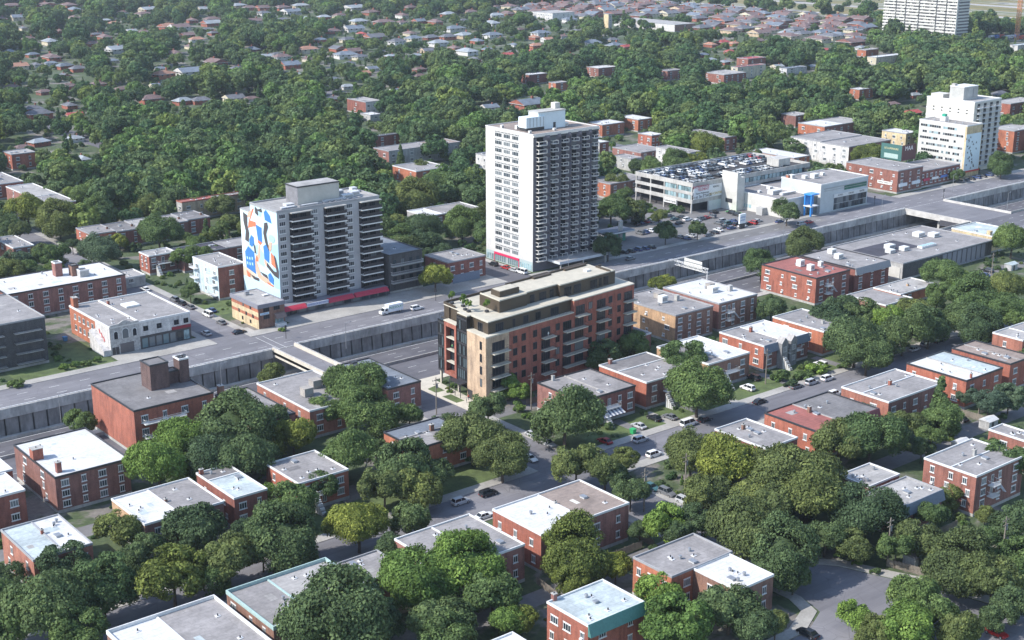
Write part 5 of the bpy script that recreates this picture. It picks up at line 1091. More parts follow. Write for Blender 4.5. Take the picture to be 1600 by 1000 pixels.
# service station canopy by the parking lot
e = empty('station_canopy', (366, 392, 0), 'flat dark station canopy on a thick pillar beside the white tower parking', 'station canopy'); FOOT.append((364, 390, 384, 402)); protect(366, 392, 382, 400, 0, 9)
m = MB(); m.box(0, 0, 3.8, 15, 8, 4.5, plain('canopy dark', (.07, .08, .11), .5)); m.box(0, -.1, 3.9, 15, 0, 4.4, TRIM); part('canopy', m, e)
m = MB(); m.box(8, 1, 0, 9.4, 2.2, 8.6, CONC); part('pillar', m, e)
m = MB(); m.box(4, 2, 0, 12, 6, 3.6, plain('green kiosk', (.05, .22, .16), .4)); part('kiosk', m, e)

# ---------------------------------------------------------------- mid distance flat roofed blocks beyond the boulevard (measured on the photo: near, left, right roof corners)
G3 = 'flat roofed blocks between the trees beyond the boulevard'
def X(label, Np, Lp, Rp, h, **k):
    k.setdefault('group', G3); k.setdefault('prot', True); k.setdefault('vents', 3); k.setdefault('trim', 'grey')
    return B(label, Np, Lp, Rp, h, **k)
X('white rendered three storey block with small dark windows behind the parking garage', (1078, 241), (1029, 229), (1090, 236), 9.5, wall='white', roof='grey', ref='the white block behind the garage', fl=3, nu=4, nv=2, name='apartment_block', cat='apartment block', ww=1, wh=1.3)
X('white rendered flats with grey roof, left of the twin grey roofed blocks', (1286, 224), (1241, 213), (1338, 210), 10.5, wall='white', wall_v='dred', roof='grey', ref='the left white flats', fl=3, nu=3, nv=4, name='apartment_block', cat='apartment block')
X('white rendered flats with corner balconies and dark red side, right of its twin', (1322, 231), (1286, 222), (1392, 219), 10.5, wall='white', wall_v='dred', roof='grey', ref='the right white flats', fl=3, nu=3, nv=4, name='apartment_block', cat='apartment block')
X('orange brick low block with white roof behind the roof parking', (1240, 249), (1176, 235), (1262, 243), 6, wall='orange', roof='white', ref='the white roof behind the roof parking', nu=3, nv=2, chim=((.1, .9, .8, .8, 1, 'red'),))
X('orange and rose brick flats with pale roofs, upper right', (1292, 202), (1256, 191), (1340, 187), 8, wall='orange', wall_v='rose', roof='white', split=('u', .5, 'lgrey'), ref='the pale roofed flats at upper right', nu=2, nv=6)
X('yellow brick block with white roof left of the office tower', (1413, 211), (1384, 203), (1432, 206), 8, wall='paleyellow', roof='white', ref='the yellow brick block', nu=3, nv=2)
X('orange brick flats with balconies and pale roof at the right edge', (1583, 207), (1552, 199), (1620, 198), 12, wall='orange', wall_v='red', roof='lgrey', ref='the orange brick flats at the right edge', fl=4, nu=2, nv=3, name='apartment_block', cat='apartment block')
X('brick flats with grey roof behind the tall pale tower at the right edge', (1572, 164), (1556, 158), (1622, 156), 9, wall='red', wall_v='dred', roof='lgrey', ref='the brick flats behind the pale tower', nu=1, nv=4)
X('broad red brick hall with wide grey roof in the trees', (1137, 216), (1072, 205), (1148, 212), 8, wall='rose', roof='grey', ref='the red brick hall', nu=1, nv=2)
X('bright red brick block with pale roof and white windows', (1014, 213), (1001, 208), (1036, 210), 8, wall='red', roof='white', ref='the bright red brick block', nu=2, nv=3)
X('small orange brick block with white roof right of the tall white tower', (944, 198), (922, 191), (968, 190), 7, wall='orange', roof='white', ref='the orange brick block by the tower', nu=2, nv=2)
X('low brick flats with long white roof above the trees', (1000, 189), (968, 182), (1014, 184), 7, wall='orange', roof='white', ref='the long white roof', nu=2, nv=2)
X('white walled shed with dark red end right of the tall white tower', (936, 225), (920, 219), (948, 221), 7, wall='white', wall_v='dred', roof='white', ref='the white walled shed', nu=2, nv=1)
X('rose brick flats with grey roof in front of the white block', (1000, 240), (960, 230), (1038, 233), 6.5, wall='rose', roof='grey', ref='the rose brick flats', nu=2, nv=3)
X('grey roofed low house in front of the white block', (984, 250), (962, 243), (1002, 246), 6, wall='grey', roof='grey', ref='the grey low house', nu=1, nv=2)
X('orange brick duplex with grey roof and red hatch beside the garage trees', (957, 290), (921, 280), (1008, 277), 7, wall='orange', wall_v='brown', roof='grey', ref='the orange duplex by the garage trees', nu=2, nv=4, chim=((.4, .5, 3, 1.6, .4, 'red'),))
X('long grey roofed apartment row with white balconies in the middle trees', (624, 242), (586, 231), (700, 218), 8, wall='rose', wall_v='grey', roof='grey', ref='the long grey apartment row', nu=2, nv=8, split=('u', .6, 'brown'))
X('small brick block with grey roof above the long apartment row', (596, 216), (585, 212), (616, 206), 7, wall='dred', roof='lgrey', ref='the small block above the row', nu=1, nv=2)
X('brick townhouses with white upper bays and pale roofs in deep trees', (571, 161), (545, 154), (594, 157), 8, wall='dred', wall_v='white', roof='lgrey', ref='the white bay townhouses', nu=1, nv=3)
X('white roofed low house in front of the townhouses', (580, 181), (564, 177), (593, 178), 4, wall='grey', roof='white', ref='the low white roof', fl=1, nu=1, nv=1)
X('white walled house with red parapet beyond the brown tree', (762, 245), (745, 240), (775, 241), 8, wall='white', wall_v='red', roof='lgrey', ref='the white house beyond the brown tree', nu=2, nv=1)
X('tan and red brick terraces with flat roofs far left', (24, 244), (3, 237), (50, 236), 8, wall='red', roof='lgrey', ref='the brick terrace far left', nu=2, nv=2)
X('brick houses with pale grey roof, right of the rail of trees', (1228, 108), (1220, 106), (1260, 104), 5, wall='white', roof='hblue', ref='the pale blue roof', nu=1, nv=2)
X('brick terrace with pale roof edges in the upper right trees', (1135, 118), (1098, 113), (1162, 113), 7, wall='red', roof='lgrey', ref='the brick terrace in upper trees', nu=2, nv=4)
X('cream rendered block with brick piers in the upper right trees', (1165, 108), (1146, 104), (1181, 99), 9, wall='cream', wall_v='cream', roof='red', ref='the cream block', nu=1, nv=3, fl=3)
X('red brick block behind the cream block', (1170, 94), (1157, 90), (1190, 89), 8, wall='red', roof='hred', ref='the red block behind the cream one', nu=1, nv=2)
X('brick house with white flat roof in the central trees, upper', (937, 109), (923, 104), (957, 103), 7, wall='rose', roof='white', ref='the white flat roof in the trees', nu=2, nv=2)
X('small brick house with white flat roof in the trees, left of the central one', (832, 120), (821, 115), (843, 113), 7, wall='dred', roof='white', ref='the small white roof in the trees', nu=1, nv=1)
X('rose brick house with grey roof in the central trees', (1045, 113), (1035, 109), (1058, 108), 7, wall='rose', roof='grey', ref='the rose house in the trees', nu=1, nv=2)
X('bright orange brick house between the trees left of the bare tree', (872, 132), (862, 128), (879, 127), 6, wall='orange', roof='lgrey', ref='the orange house by the bare tree', nu=1, nv=1)
X('low cream school wing in front of the slab block', (1375, 92), (1361, 88), (1402, 84), 6, wall='cream', roof='white', ref='the cream school wing', fl=1, nu=1, nv=4)
X('brick and glass pavilion left of the school wing', (1356, 80), (1344, 77), (1366, 76), 6, wall='orange', roof='lgrey', ref='the pavilion', nu=1, nv=1, fl=1)
X('dark brick house with grey roof in the right trees', (1232, 184), (1235, 176), (1262, 178), 7, wall='dred', roof='lgrey', ref='the dark brick house in right trees', nu=0, nv=2)
X('brick row with white parapet at middle right', (1345, 142), (1332, 138), (1358, 137), 7, wall='orange', roof='white', ref='the brick row at middle right', nu=1, nv=2)
X('white flat school building in the upper middle', (886, 21), (818, 19), (889, 18), 8, wall='white', roof='lgrey', ref='the white school', nu=8, nv=1)
X('wide low grey hall at the edge of the red roofed estate', (1058, 42), (973, 29), (1069, 35), 7, wall='white', wall_v='brown', roof='lgrey', ref='the grey hall', nu=0, nv=1)
X('beige concrete block between school and hall', (955, 22), (939, 22), (957, 22), 16, wall='paleyellow', wall_v='grey', roof='lgrey', ref='the beige concrete block', fl=4, nu=0, nv=1)
X('low building with turquoise roof at the right edge below the construction site', (1590, 72), (1580, 70), (1625, 67), 5, wall='white', roof='pale', ref='the turquoise roofed building', nu=1, nv=2)

# ---------------------------------------------------------------- pitched roof houses of the far suburb (roof centre and width measured on the photo)
WCOL = dict(r='red', w='white', c='cream', o='orange', b='beige', d='dred')
RN = dict(p='pinkish brown', g='dark grey', b='blue grey', w='pale', o='orange brown', r='red')
RM = dict(p='hpink', g='hgrey', b='hblue', w='hwhite', o='horange', r='hred')
HM = {}
def house_mesh(rk, wk, v):
    k = (rk, wk, v)
    if k in HM: return HM[k]
    wm = wallm(WCOL[wk]); rm = roofm(RM[rk]); L, D, H, T = 1.0, (.62, .8, .7)[v], .25, .17
    w_ = MB(); w_.box(-.5, -D / 2, 0, .5, D / 2, H, wm)
    for x in (-.3, .02, .3): w_.box(x - .05, -D / 2 - .005, .16, x + .05, -D / 2 - .001, .26, GL)
    for y in (-.15, .15): w_.box(-.505, y - .05, .16, -.501, y + .05, .26, GL)
    r_ = MB(); o = .05; a = (.5 + o, D / 2 + o)
    b0 = [(-a[0], -a[1], H), (a[0], -a[1], H), (a[0], a[1], H), (-a[0], a[1], H)]
    if v == 1: rd = [(-a[0], 0, H + T * 1.1), (a[0], 0, H + T * 1.1)]
    else: rd = [(-.22, 0, H + T), (.22, 0, H + T)]
    r_.poly([b0[0], b0[1], rd[1], rd[0]], rm); r_.poly([b0[2], b0[3], rd[0], rd[1]], rm); r_.poly([b0[1], b0[2], rd[1]], rm if v != 1 else wm); r_.poly([b0[3], b0[0], rd[0]], rm if v != 1 else wm)
    r_.box(-.55, -a[1], H - .015, .55, a[1], H, TRIM)
    c_ = MB(); c_.box(.15, -.05, H, .22, .03, H + T + .1, wallm('red'))
    HM[k] = (w_.mesh('wall'), r_.mesh('roof'), c_.mesh('chimney')); return HM[k]
HOUSES = []
def house(x, y, size, rk, wk, v, rot, chim=True, group='pitched roof houses of the far suburb'):
    e = bpy.data.objects.new('suburban_house', None); C.objects.link(e); e.location = (x, y, 0); e.rotation_euler = (0, 0, rot); e.scale = (size, size, min(size, 15) * 1.0); e['category'] = 'house'; e['group'] = group
    a, b_, c_ = house_mesh(rk, wk, v); link('wall', a, e); rf = link('roof', b_, e)
    if chim: link('chimney', c_, rf)
    px, py, d = proj(x, y, 5); HOUSES.append((e, px, py, rk, wk, v)); FOOT.append((x - size * .5, y - size * .45, x + size * .5, y + size * .45))
    pw = size * FPX / d
    PROT.append((px - pw * .42, py - pw * .2, px + pw * .42, py + pw * .05, d))
FAR = '''72,4,40,pr 18,5,30,pr 107,4,30,pr 0,25,20,po 115,24,22,pc 165,26,15,wr 178,31,18,oc 230,11,25,wc 280,38,30,pw 330,32,28,wr 318,10,20,wc 390,8,20,pr 372,5,25,wb 300,27,20,pr 262,32,14,oc 45,55,22,pr 78,60,28,wc 15,75,24,ww 50,78,20,br 80,84,34,pr 100,96,26,br 122,100,26,gr 28,97,28,oc 163,53,26,pr 205,42,16,ww 150,47,16,gr 180,72,30,ww 175,87,16,bc 250,99,18,bc 337,92,34,pd 297,66,20,pc 255,110,34,oo 295,106,38,bw 245,125,20,bc 18,129,28,pr 50,160,28,gr 107,126,24,pr 152,123,24,pr 190,130,22,pr 60,170,40,gr 108,155,26,gr 116,170,12,rr 236,147,36,pr 285,149,30,wr 314,148,30,gr 365,145,30,gc 392,145,24,pw 60,211,32,wr 115,205,18,ww 35,219,20,pr 128,236,20,ww
410,8,20,pr 440,8,26,pr 455,14,28,bw 412,16,20,gw 478,23,16,ww 470,5,26,wc 552,8,40,ww 580,15,28,pr 600,30,32,pr 560,29,26,wc 520,43,22,pr 552,40,30,bw 565,47,18,rw 585,53,32,gr 620,60,28,gw 527,70,24,gr 480,72,32,oc 440,83,28,pw 432,77,18,gw 415,80,18,wc 452,95,30,br 462,108,14,wr 540,80,34,bw 562,82,24,gc 580,99,18,bw 568,106,12,or 645,55,26,bc 680,30,24,pr 710,40,32,bw 725,50,28,wb 685,62,30,ww 700,52,24,gr 650,79,18,wo 655,100,20,pd 770,50,28,bw 780,55,18,pr 775,20,24,ww 792,17,22,pr 775,5,12,pw 768,32,28,ww 730,75,32,ww 793,78,14,rr 742,85,20,gr 543,126,18,ww 520,115,18,bc 517,145,16,gr 765,158,26,bw 798,160,14,ro 745,58,22,br 628,20,22,pw 655,28,20,br 700,18,22,wr 735,14,20,pb 640,8,22,pr 506,22,20,wr 530,20,22,pc 500,56,20,br 610,80,18,wr 668,72,20,gb 710,68,20,pr 760,70,18,br
815,11,24,bw 808,20,18,pr 862,10,20,pr 905,20,24,pc 890,26,22,bw 930,18,18,br 845,47,28,bw 855,55,18,ow 835,52,18,or 803,63,16,bw 832,73,16,rr 838,65,22,oo 893,79,18,pr 925,62,28,bw 940,59,34,pb 960,66,28,bw 957,56,20,gc 977,66,12,ro 1040,68,14,bw 1075,45,18,gw 1099,78,10,br 1110,63,20,or 1130,60,22,rr 1147,61,18,oo 1140,73,12,rr 1110,87,22,wr 1132,89,18,wr 825,155,46,br 900,42,16,gr 880,50,16,pw 812,40,16,pr 1228,46,24,wc 1310,50,28,bw 1290,71,18,rr 1345,67,18,ww 1270,96,10,cc 1215,96,10,cc 1395,153,16,po 1430,139,16,wr 1426,166,18,rr 1562,140,32,gg 1255,58,20,pw 1320,36,22,pc 1338,42,20,wc 1184,57,18,pr'''
nfar = 0
rg = random.Random(4)
for k in range(44):
    FAR += ' %d,%d,%d,%s%s' % (rg.uniform(4, 800), rg.choice((rg.uniform(8, 70), rg.uniform(20, 135))), rg.uniform(15, 26), rg.choice('ppgbgpo'), rg.choice('rdcwr'))
PXS = []
for tok in FAR.split():
    x, y, w_, c_ = tok.split(',')
    if any(abs(float(x) - q[0]) < 17 and abs(float(y) - q[1]) < 5 for q in PXS): continue
    PXS.append((float(x), float(y))); rk = c_[0] if c_[0] in RM else 'w'; wk = c_[1] if c_[1] in WCOL else 'c'
    wx, wy = at(float(x), float(y), 6); d = proj(wx, wy, 6)[2]; size = float(w_) * d / FPX * .92
    rg = random.Random(int(float(x) * 13 + float(y))); v = rg.choice((0, 0, 1, 2))
    house(wx, wy, max(9, min(24, size)), rk, wk, v, rg.choice((0, 0, pi / 2, R(12), R(-8))), rg.random() < .6); nfar += 1
rg = random.Random(11)
for i in range(9):
    for j in range(15):
        u = 1062 + i * 26 + rg.uniform(-2, 2); v = 815 + j * 37 + rg.uniform(-3, 3) + (i % 2) * 9
        px, py, d = proj(u, v, 5)
        if px < 785 or px > 1356 or py < -6 or (1353 < px) or abs(u - 1152) < 24 and 740 < v < 860: continue
        if 930 < px < 1075 and 22 < py < 46: continue
        house(u, v, rg.uniform(17, 21), rg.choice('ppppgggpb'), rg.choice('crrdcrb'), rg.choice((0, 2, 1)), rg.choice((0, pi / 2)), True, 'houses of the red roofed estate')
# labels: roof and wall colour, place, order
def ordinal(n): return {1: 'first', 2: 'second', 3: 'third'}.get(n, '%d%s' % (n, {1: 'st', 2: 'nd', 3: 'rd'}.get(n % 10 if n not in (11, 12, 13) else 0, 'th')))
def area(px, py): return ('top ' if py < 22 else 'high ' if py < 60 else 'upper ' if py < 110 else 'middle ') + ('left' if px < 400 else 'centre left' if px < 800 else 'centre right' if px < 1200 else 'right')
from collections import defaultdict
def label_groups(items, key, fmt):
    gr = defaultdict(list)
    for it in items: gr[key(it)].append(it)
    for k, L in gr.items():
        L.sort(key=lambda it: it[1])
        for i, it in enumerate(L): it[0]['label'] = fmt(k, it, i + 1, len(L))
for it in HOUSES: pass
label_groups(HOUSES, lambda h: (RN[h[3]], {'r': 'red brick', 'd': 'dark brick', 'w': 'white', 'c': 'cream', 'o': 'orange brick', 'b': 'beige'}[h[4]], area(h[1], h[2]), h[5] == 1),
             lambda k, it, i, n: '%s %s house with %s roof, %s%s' % (k[1], 'gabled' if k[3] else 'hipped', k[0], k[2] + ' suburb' , '' if n == 1 else ', %s from the left' % ordinal(i)))

# ---------------------------------------------------------------- vehicles
PAINT = dict(black=(.015, .016, .02), grey=(.14, .145, .155), silver=(.42, .43, .44), white=(.72, .72, .71), blue=(.03, .06, .16), red=(.35, .02, .02), teal=(.04, .11, .12))
def paint(k):
    m = plain('car paint ' + k, PAINT[k], .28); return m
TYRE = plain('tyre', (.02, .02, .02), .9); RIM = plain('wheel rim', (.4, .4, .41), .4, .6); CGL = plain('car glass', (.015, .02, .025), .1)
LAMP = plain('head lamp', (.7, .7, .68), .2); TAIL = plain('tail lamp', (.35, .01, .01), .3)
def loft(m, secs, mat):
    for a, b_ in zip(secs[:-1], secs[1:]):
        n = len(a)
        for i in range(n): j = (i + 1) % n; m.poly([a[i], a[j], b_[j], b_[i]], mat)
    m.poly(secs[0][::-1], mat); m.poly(secs[-1], mat)
CM = {}
def car_meshes(col, typ):
    if (col, typ) in CM: return CM[(col, typ)]
    pm = paint(col); Lh = {'sedan': 2.3, 'suv': 2.3, 'van': 2.6}[typ]; W = .9; hb = {'sedan': .82, 'suv': .98, 'van': 1.05}[typ]; ht = {'sedan': 1.42, 'suv': 1.72, 'van': 2.05}[typ]
    m = MB()
    prof = [(-Lh, .55, hb * .82, .86), (-Lh + .15, .3, hb, .96), (-Lh * .45, .28, hb + .04, 1), (0, .28, hb + .04, 1), (Lh * .42, .28, hb + .02, 1), (Lh - .35, .3, hb * .88, .96), (Lh, .42, hb * .7, .84)]
    loft(m, [[(x, -W * k, z0), (x, W * k, z0), (x, W * k, z1 - .12), (x, W * k * .93, z1), (x, -W * k * .93, z1), (x, -W * k, z1 - .12)] for x, z0, z1, k in prof], pm)
    cab = {'sedan': [(-1.75, .0), (-1.15, 1), (.25, 1), (.95, .0)], 'suv': [(-2.15, .0), (-1.9, 1), (.35, 1), (1.0, .0)], 'van': [(-2.5, .0), (-2.4, 1), (1.0, 1), (1.75, .0)]}[typ]
    zc = hb + .02
    roof = [(cab[1][0], ht), (cab[2][0], ht)]
    m.hexa([(roof[0][0] - .05, -.62, ht - .07), (roof[1][0] + .05, -.62, ht - .07), (roof[1][0] + .05, .62, ht - .07), (roof[0][0] - .05, .62, ht - .07), (roof[0][0], -.58, ht), (roof[1][0], -.58, ht), (roof[1][0], .58, ht), (roof[0][0], .58, ht)], pm)
    for s in (-1, 1):      # pillars
        for xb, xt in ((cab[0][0], cab[1][0]), (-.35, -.38), (cab[3][0], cab[2][0])):
            m.hexa([(xb - .05, s * .80, zc), (xb + .05, s * .80, zc), (xb + .05, s * .84, zc), (xb - .05, s * .84, zc), (xt - .05, s * .60, ht - .03), (xt + .05, s * .60, ht - .03), (xt + .05, s * .64, ht - .03), (xt - .05, s * .64, ht - .03)], pm)
        m.box(Lh * .3, s * .92, zc - .05, Lh * .3 + .2, s * 1.06, zc + .12, pm)
    body = m.mesh('body')
    m = MB(); m.hexa([(cab[0][0], -.82, zc), (cab[3][0], -.82, zc), (cab[3][0], .82, zc), (cab[0][0], .82, zc), (cab[1][0], -.6, ht - .06), (cab[2][0], -.6, ht - .06), (cab[2][0], .6, ht - .06), (cab[1][0], .6, ht - .06)], CGL); glass = m.mesh('windows')
    m = MB(); m.tube((0, -.11, 0), (0, .11, 0), .33, .33, TYRE, 12); wh = m.mesh('wheel'); m = MB(); m.tube((0, -.125, 0), (0, .125, 0), .2, .2, RIM, 10); rim = m.mesh('rim')
    m = MB(); m.box(-.06, -.16, -.07, .03, .16, .07, LAMP); hl = m.mesh('headlight'); m = MB(); m.box(-.03, -.14, -.08, .06, .14, .08, TAIL); tl = m.mesh('tail_light')
    CM[(col, typ)] = (body, glass, wh, rim, hl, tl, Lh, hb); return CM[(col, typ)]
CARS = []
def car(x, y, z, rot, col, typ, label, group, full=True, scale=1):
    bd, gl, wh, rim, hl, tl, Lh, hb = car_meshes(col, typ)
    e = empty('parked_car', (x, y, z), label, 'van' if typ == 'van' else 'car', group, rot); e.scale = (scale,) * 3
    link('body', bd, e); link('windows', gl, e)
    if full:
        for wx in (-Lh * .62, Lh * .64):
            for s in (-1, 1): o = link('wheel', wh, e, (wx, s * .82, .33)); link('rim', rim, o)
        for s in (-1, 1): link('headlight', hl, e, (Lh - .03, s * .55, hb * .62)); link('tail_light', tl, e, (-Lh + .01, s * .6, hb * .7))
    CARS.append((e, *proj(x, y, z)[:2])); return e
def carp(px, py, rot, col, typ, label, group='cars on the streets and driveways', z=0): x, y = at(px, py, z); return car(x, y, z, rot, col, typ, label, group)
UU, VV = 0, pi / 2
for a in ((1022, 713, UU, 'white', 'suv', 'white hatchback parked on the near kerb beside the big olive tree'),
          (1001, 690, UU, 'silver', 'suv', 'silver car parked opposite the green bin'),
          (945, 692, VV, 'red', 'sedan', 'red sports car half in shade under the big dark tree'),
          (1022, 656, VV, 'black', 'sedan', 'black car on the driveway below the dark brick duplex front'),
          (1047, 654, VV, 'grey', 'sedan', 'dark grey car on the double driveway, right of the black one'),
          (998, 668, VV, 'silver', 'sedan', 'pale car on the short driveway near the lawn'),
          (1076, 665, UU, 'white', 'van', 'white van standing at the far kerb of the residential street'),
          (1101, 658, UU, 'black', 'sedan', 'black car in tree shade on the residential street'),
          (1168, 609, VV, 'white', 'suv', 'white car on the driveway below the white balcony stairs'),
          (1177, 593, VV, 'black', 'suv', 'black car at the head of the driveway behind the white one'),
          (1187, 630, UU, 'black', 'sedan', 'black car at the kerb below the garden bushes'),
          (1244, 606, UU, 'grey', 'sedan', 'grey car first in the kerb row below the hedge'),
          (1268, 600, UU, 'silver', 'suv', 'silver car second in the kerb row below the hedge'),
          (1293, 594, UU, 'white', 'suv', 'white estate car last in the kerb row below the hedge'),
          (1282, 572, VV, 'white', 'suv', 'white car on the driveway beside the pointed bays'),
          (1304, 618, UU, 'white', 'suv', 'white suv beside the house corner on the near kerb'),
          (1357, 572, UU, 'blue', 'sedan', 'dark blue car parked alone on the residential street'),
          (1384, 563, UU, 'black', 'sedan', 'black car in shade right of the dark blue one'),
          (1428, 548, UU, 'silver', 'sedan', 'silver car at the far end of the residential street'),
          (1447, 541, UU, 'grey', 'suv', 'dark grey car behind the last silver one'),
          (1466, 535, UU, 'black', 'suv', 'black van like car farthest along the residential street'),
          (720, 787, UU, 'silver', 'suv', 'silver estate car parked below the front garden steps'),
          (763, 774, UU, 'black', 'suv', 'long black car ahead of the silver estate car'),
          (757, 809, UU, 'white', 'sedan', 'white car at the near kerb beside the brick parapet'),
          (828, 719, -VV, 'white', 'sedan', 'small pale blue white car on the cross street'),
          (842, 688, -VV, 'grey', 'sedan', 'grey car in the kerb row under the big dark tree'),
          (856, 696, -VV, 'silver', 'suv', 'silver car in the kerb row under the big dark tree'),
          (832, 682, -VV, 'silver', 'sedan', 'pale car farthest up the kerb row by the big dark tree'),
          (1018, 764, -VV, 'teal', 'sedan', 'teal car in shade below the utility pole'),
          (1042, 773, -VV, 'grey', 'suv', 'dark grey suv in the middle of the shaded kerb row'),
          (1070, 787, -VV, 'silver', 'suv', 'silver suv at the sunny end of the kerb row'),
          (1262, 993, VV, 'black', 'sedan', 'black car cut by the bottom edge near the curved kerb'),
          (1556, 992, -VV, 'red', 'sedan', 'red car at the bottom right corner'),
          (1500, 657, VV, 'black', 'sedan', 'black car on the rear driveway behind the wooden fence'),
          (1537, 432, VV, 'blue', 'sedan', 'dark blue car in the supermarket yard'), (1543, 425, VV, 'black', 'suv', 'black suv in the supermarket yard'),
          (322, 523, VV, 'silver', 'sedan', 'silver car in the shade of the corner shops'), (374, 521, UU, 'black', 'sedan', 'black car parked below the striped corner building'), (346, 506, VV, 'grey', 'sedan', 'grey car on the cross street left of the striped building'),
          (325, 494, VV, 'white', 'van', 'white van left of the striped corner building'), (331, 487, VV, 'blue', 'sedan', 'bright blue car behind the white van'), (298, 482, VV, 'grey', 'sedan', 'first dark car of the kerb row behind the shops'), (285, 476, VV, 'black', 'sedan', 'second dark car of the kerb row behind the shops'), (273, 470, VV, 'grey', 'suv', 'third dark car of the kerb row behind the shops'),
          (227, 454, VV, 'white', 'sedan', 'white car beside the small brick house wall'), (210, 444, VV, 'blue', 'sedan', 'dark car up the cross street beside the flats'),
          (651, 484, UU, 'white', 'suv', 'white car parked in front of the delivery truck on the boulevard'),
          (790, 420, VV, 'red', 'sedan', 'red car at the foot of the tall white tower'), (771, 415, VV, 'black', 'suv', 'black suv behind the red car at the white tower'), (815, 427, VV, 'white', 'van', 'white van ahead of the red car at the white tower'), (803, 424, VV, 'silver', 'sedan', 'silver car behind the white van at the tower'),
          (985, 406, UU, 'grey', 'sedan', 'grey car alone on the boulevard right of the white tower'), (1252, 352, UU, 'silver', 'suv', 'silver car below the blue entrance frame'), (1264, 349, UU, 'red', 'sedan', 'dark red car below the blue entrance frame'),
          (1218, 348, UU, 'blue', 'sedan', 'dark blue car at the corner of the white store')): carp(*a)
# lots
def lot(pxs, grp, lab, rots, cols, z=0):
    rg = random.Random(len(pxs) * 7); byc = defaultdict(list)
    for i, (x, y) in enumerate(pxs):
        c_ = rg.choice(cols); e = carp(x, y, rots if not isinstance(rots, tuple) else rg.choice(rots), c_, rg.choice(('sedan', 'suv', 'sedan')), 'x', grp, z); byc[c_].append((e, x))
    for c_, L in byc.items():
        L.sort(key=lambda q: q[1])
        for i, (e, x) in enumerate(L): e['label'] = '%s car %s%s' % (c_, lab, '' if len(L) == 1 else ', %s from left' % ordinal(i + 1))
MIX = ('black', 'grey', 'silver', 'white', 'blue', 'black', 'red', 'teal')
lot([(992, 352), (1000, 350), (1008, 348), (1016, 347), (1024, 345), (1000, 366), (1008, 364), (1016, 362)], 'cars in the tower parking lot', 'parked in the lot beside the station canopy', VV, MIX)
lot([(975, 396), (985, 394), (996, 392), (1007, 390), (1017, 388)], 'cars in the tower parking lot', 'in the kerb row near the boulevard', VV, MIX)
lot([(1046, 339), (1054, 344), (1064, 341), (1074, 345), (1088, 347), (1096, 344), (1104, 342), (1112, 340), (1062, 350), (1116, 334)], 'cars in front of the parking garage', 'in front of the garage openings', (VV, UU), MIX)
lot([(1062, 372), (1072, 374), (1080, 370), (1108, 369), (1116, 365), (1122, 361)], 'cars near the lot trees', 'between the two round lot trees', (VV, UU), MIX)
lot([(1122, 350), (1130, 347), (1138, 351), (1145, 347), (1152, 352), (1160, 355), (1132, 356), (1143, 358), (1168, 352), (1176, 350), (1184, 347), (1150, 337), (1142, 334)], 'cars in the store parking lot', 'in the lot in front of the low store', (VV, UU), MIX)
lot([(1500, 285), (1508, 283), (1517, 281), (1526, 279), (1535, 277), (1545, 275), (1556, 272)], 'cars at the foot of the office tower', 'at the foot of the office tower', (VV,), MIX)
# roof deck of the garage
DZ = 12.05
deckc = defaultdict(list); rg = random.Random(21)
for r_, (v, ua, ub) in enumerate(((414.5, 436, 451), (419.6, 436, 452), (426.2, 436, 458), (414.6, 459, 500), (420.0, 458, 502), (431.6, 436, 506), (437.2, 438, 508), (443.2, 436, 508))):
    u = ua
    while u < ub:
        if rg.random() < .86:
            c_ = rg.choice(('black', 'grey', 'silver', 'white', 'blue', 'black', 'silver', 'white', 'grey') + (('red',) if 462 < u < 468 or u > 500 else ()))
            e = car(u + rg.uniform(-.15, .15), v + rg.uniform(-.3, .3), DZ, VV + rg.uniform(-.04, .04), c_, rg.choice(('sedan', 'suv', 'sedan')), 'x', 'cars on the garage roof deck', False)
            deckc[(r_, c_)].append((e, u))
        u += 2.65
RNAMES = ('row above the banner', 'second banner row', 'third banner row', 'front store row', 'second store row', 'middle row', 'back row', 'rearmost row')
for (r_, c_), L in deckc.items():
    for i, (e, u) in enumerate(L): e['label'] = '%s car on the garage roof deck, %s, %s from left' % (c_, RNAMES[r_], ordinal(i + 1))
# delivery truck
x, y = at(612, 489); e = empty('delivery_truck', (x, y, 0), 'white box delivery truck facing left on the boulevard with blue green lettering', 'truck', None, pi); e.scale = (.86,) * 3
m = MB(); m.box(-4.6, -1.25, .9, 2.2, 1.25, 3.7, plain('truck box', (.72, .76, .80), .5)); part('cargo_box', m, e)
m = MB(); m.hexa([(2.3, -1.1, .5), (4.6, -1.1, .5), (4.6, 1.1, .5), (2.3, 1.1, .5), (2.3, -1.05, 2.7), (3.5, -1.0, 2.7), (3.5, 1.0, 2.7), (2.3, 1.05, 2.7)], paint('white')); m.box(4.2, -1.05, .5, 5.2, 1.05, 1.5, paint('white')); part('cab', m, e)
m = MB(); m.box(2.5, 1.06, 1.6, 3.5, 1.1, 2.3, CGL); m.box(2.5, -1.1, 1.6, 3.5, -1.06, 2.3, CGL); m.hexa([(4.35, -.9, 1.6), (4.4, -.9, 1.6), (4.4, .9, 1.6), (4.35, .9, 1.6), (3.75, -.85, 2.5), (3.8, -.85, 2.5), (3.8, .85, 2.5), (3.75, .85, 2.5)], CGL); part('windows', m, e)
for wx in (-3.2, 3.9):
    for s in (-1, 1): m = MB(); m.tube((0, -.15, 0), (0, .15, 0), .48, .48, TYRE, 12); m.tube((0, -.17, 0), (0, .17, 0), .28, .28, RIM, 10); part('wheel', m, e, (wx, s * 1.0, .48))
text(e, 'MUZZOLAY', (-1.2, 1.28, 2.5), (pi / 2, 0, pi), 1.2, GRN)

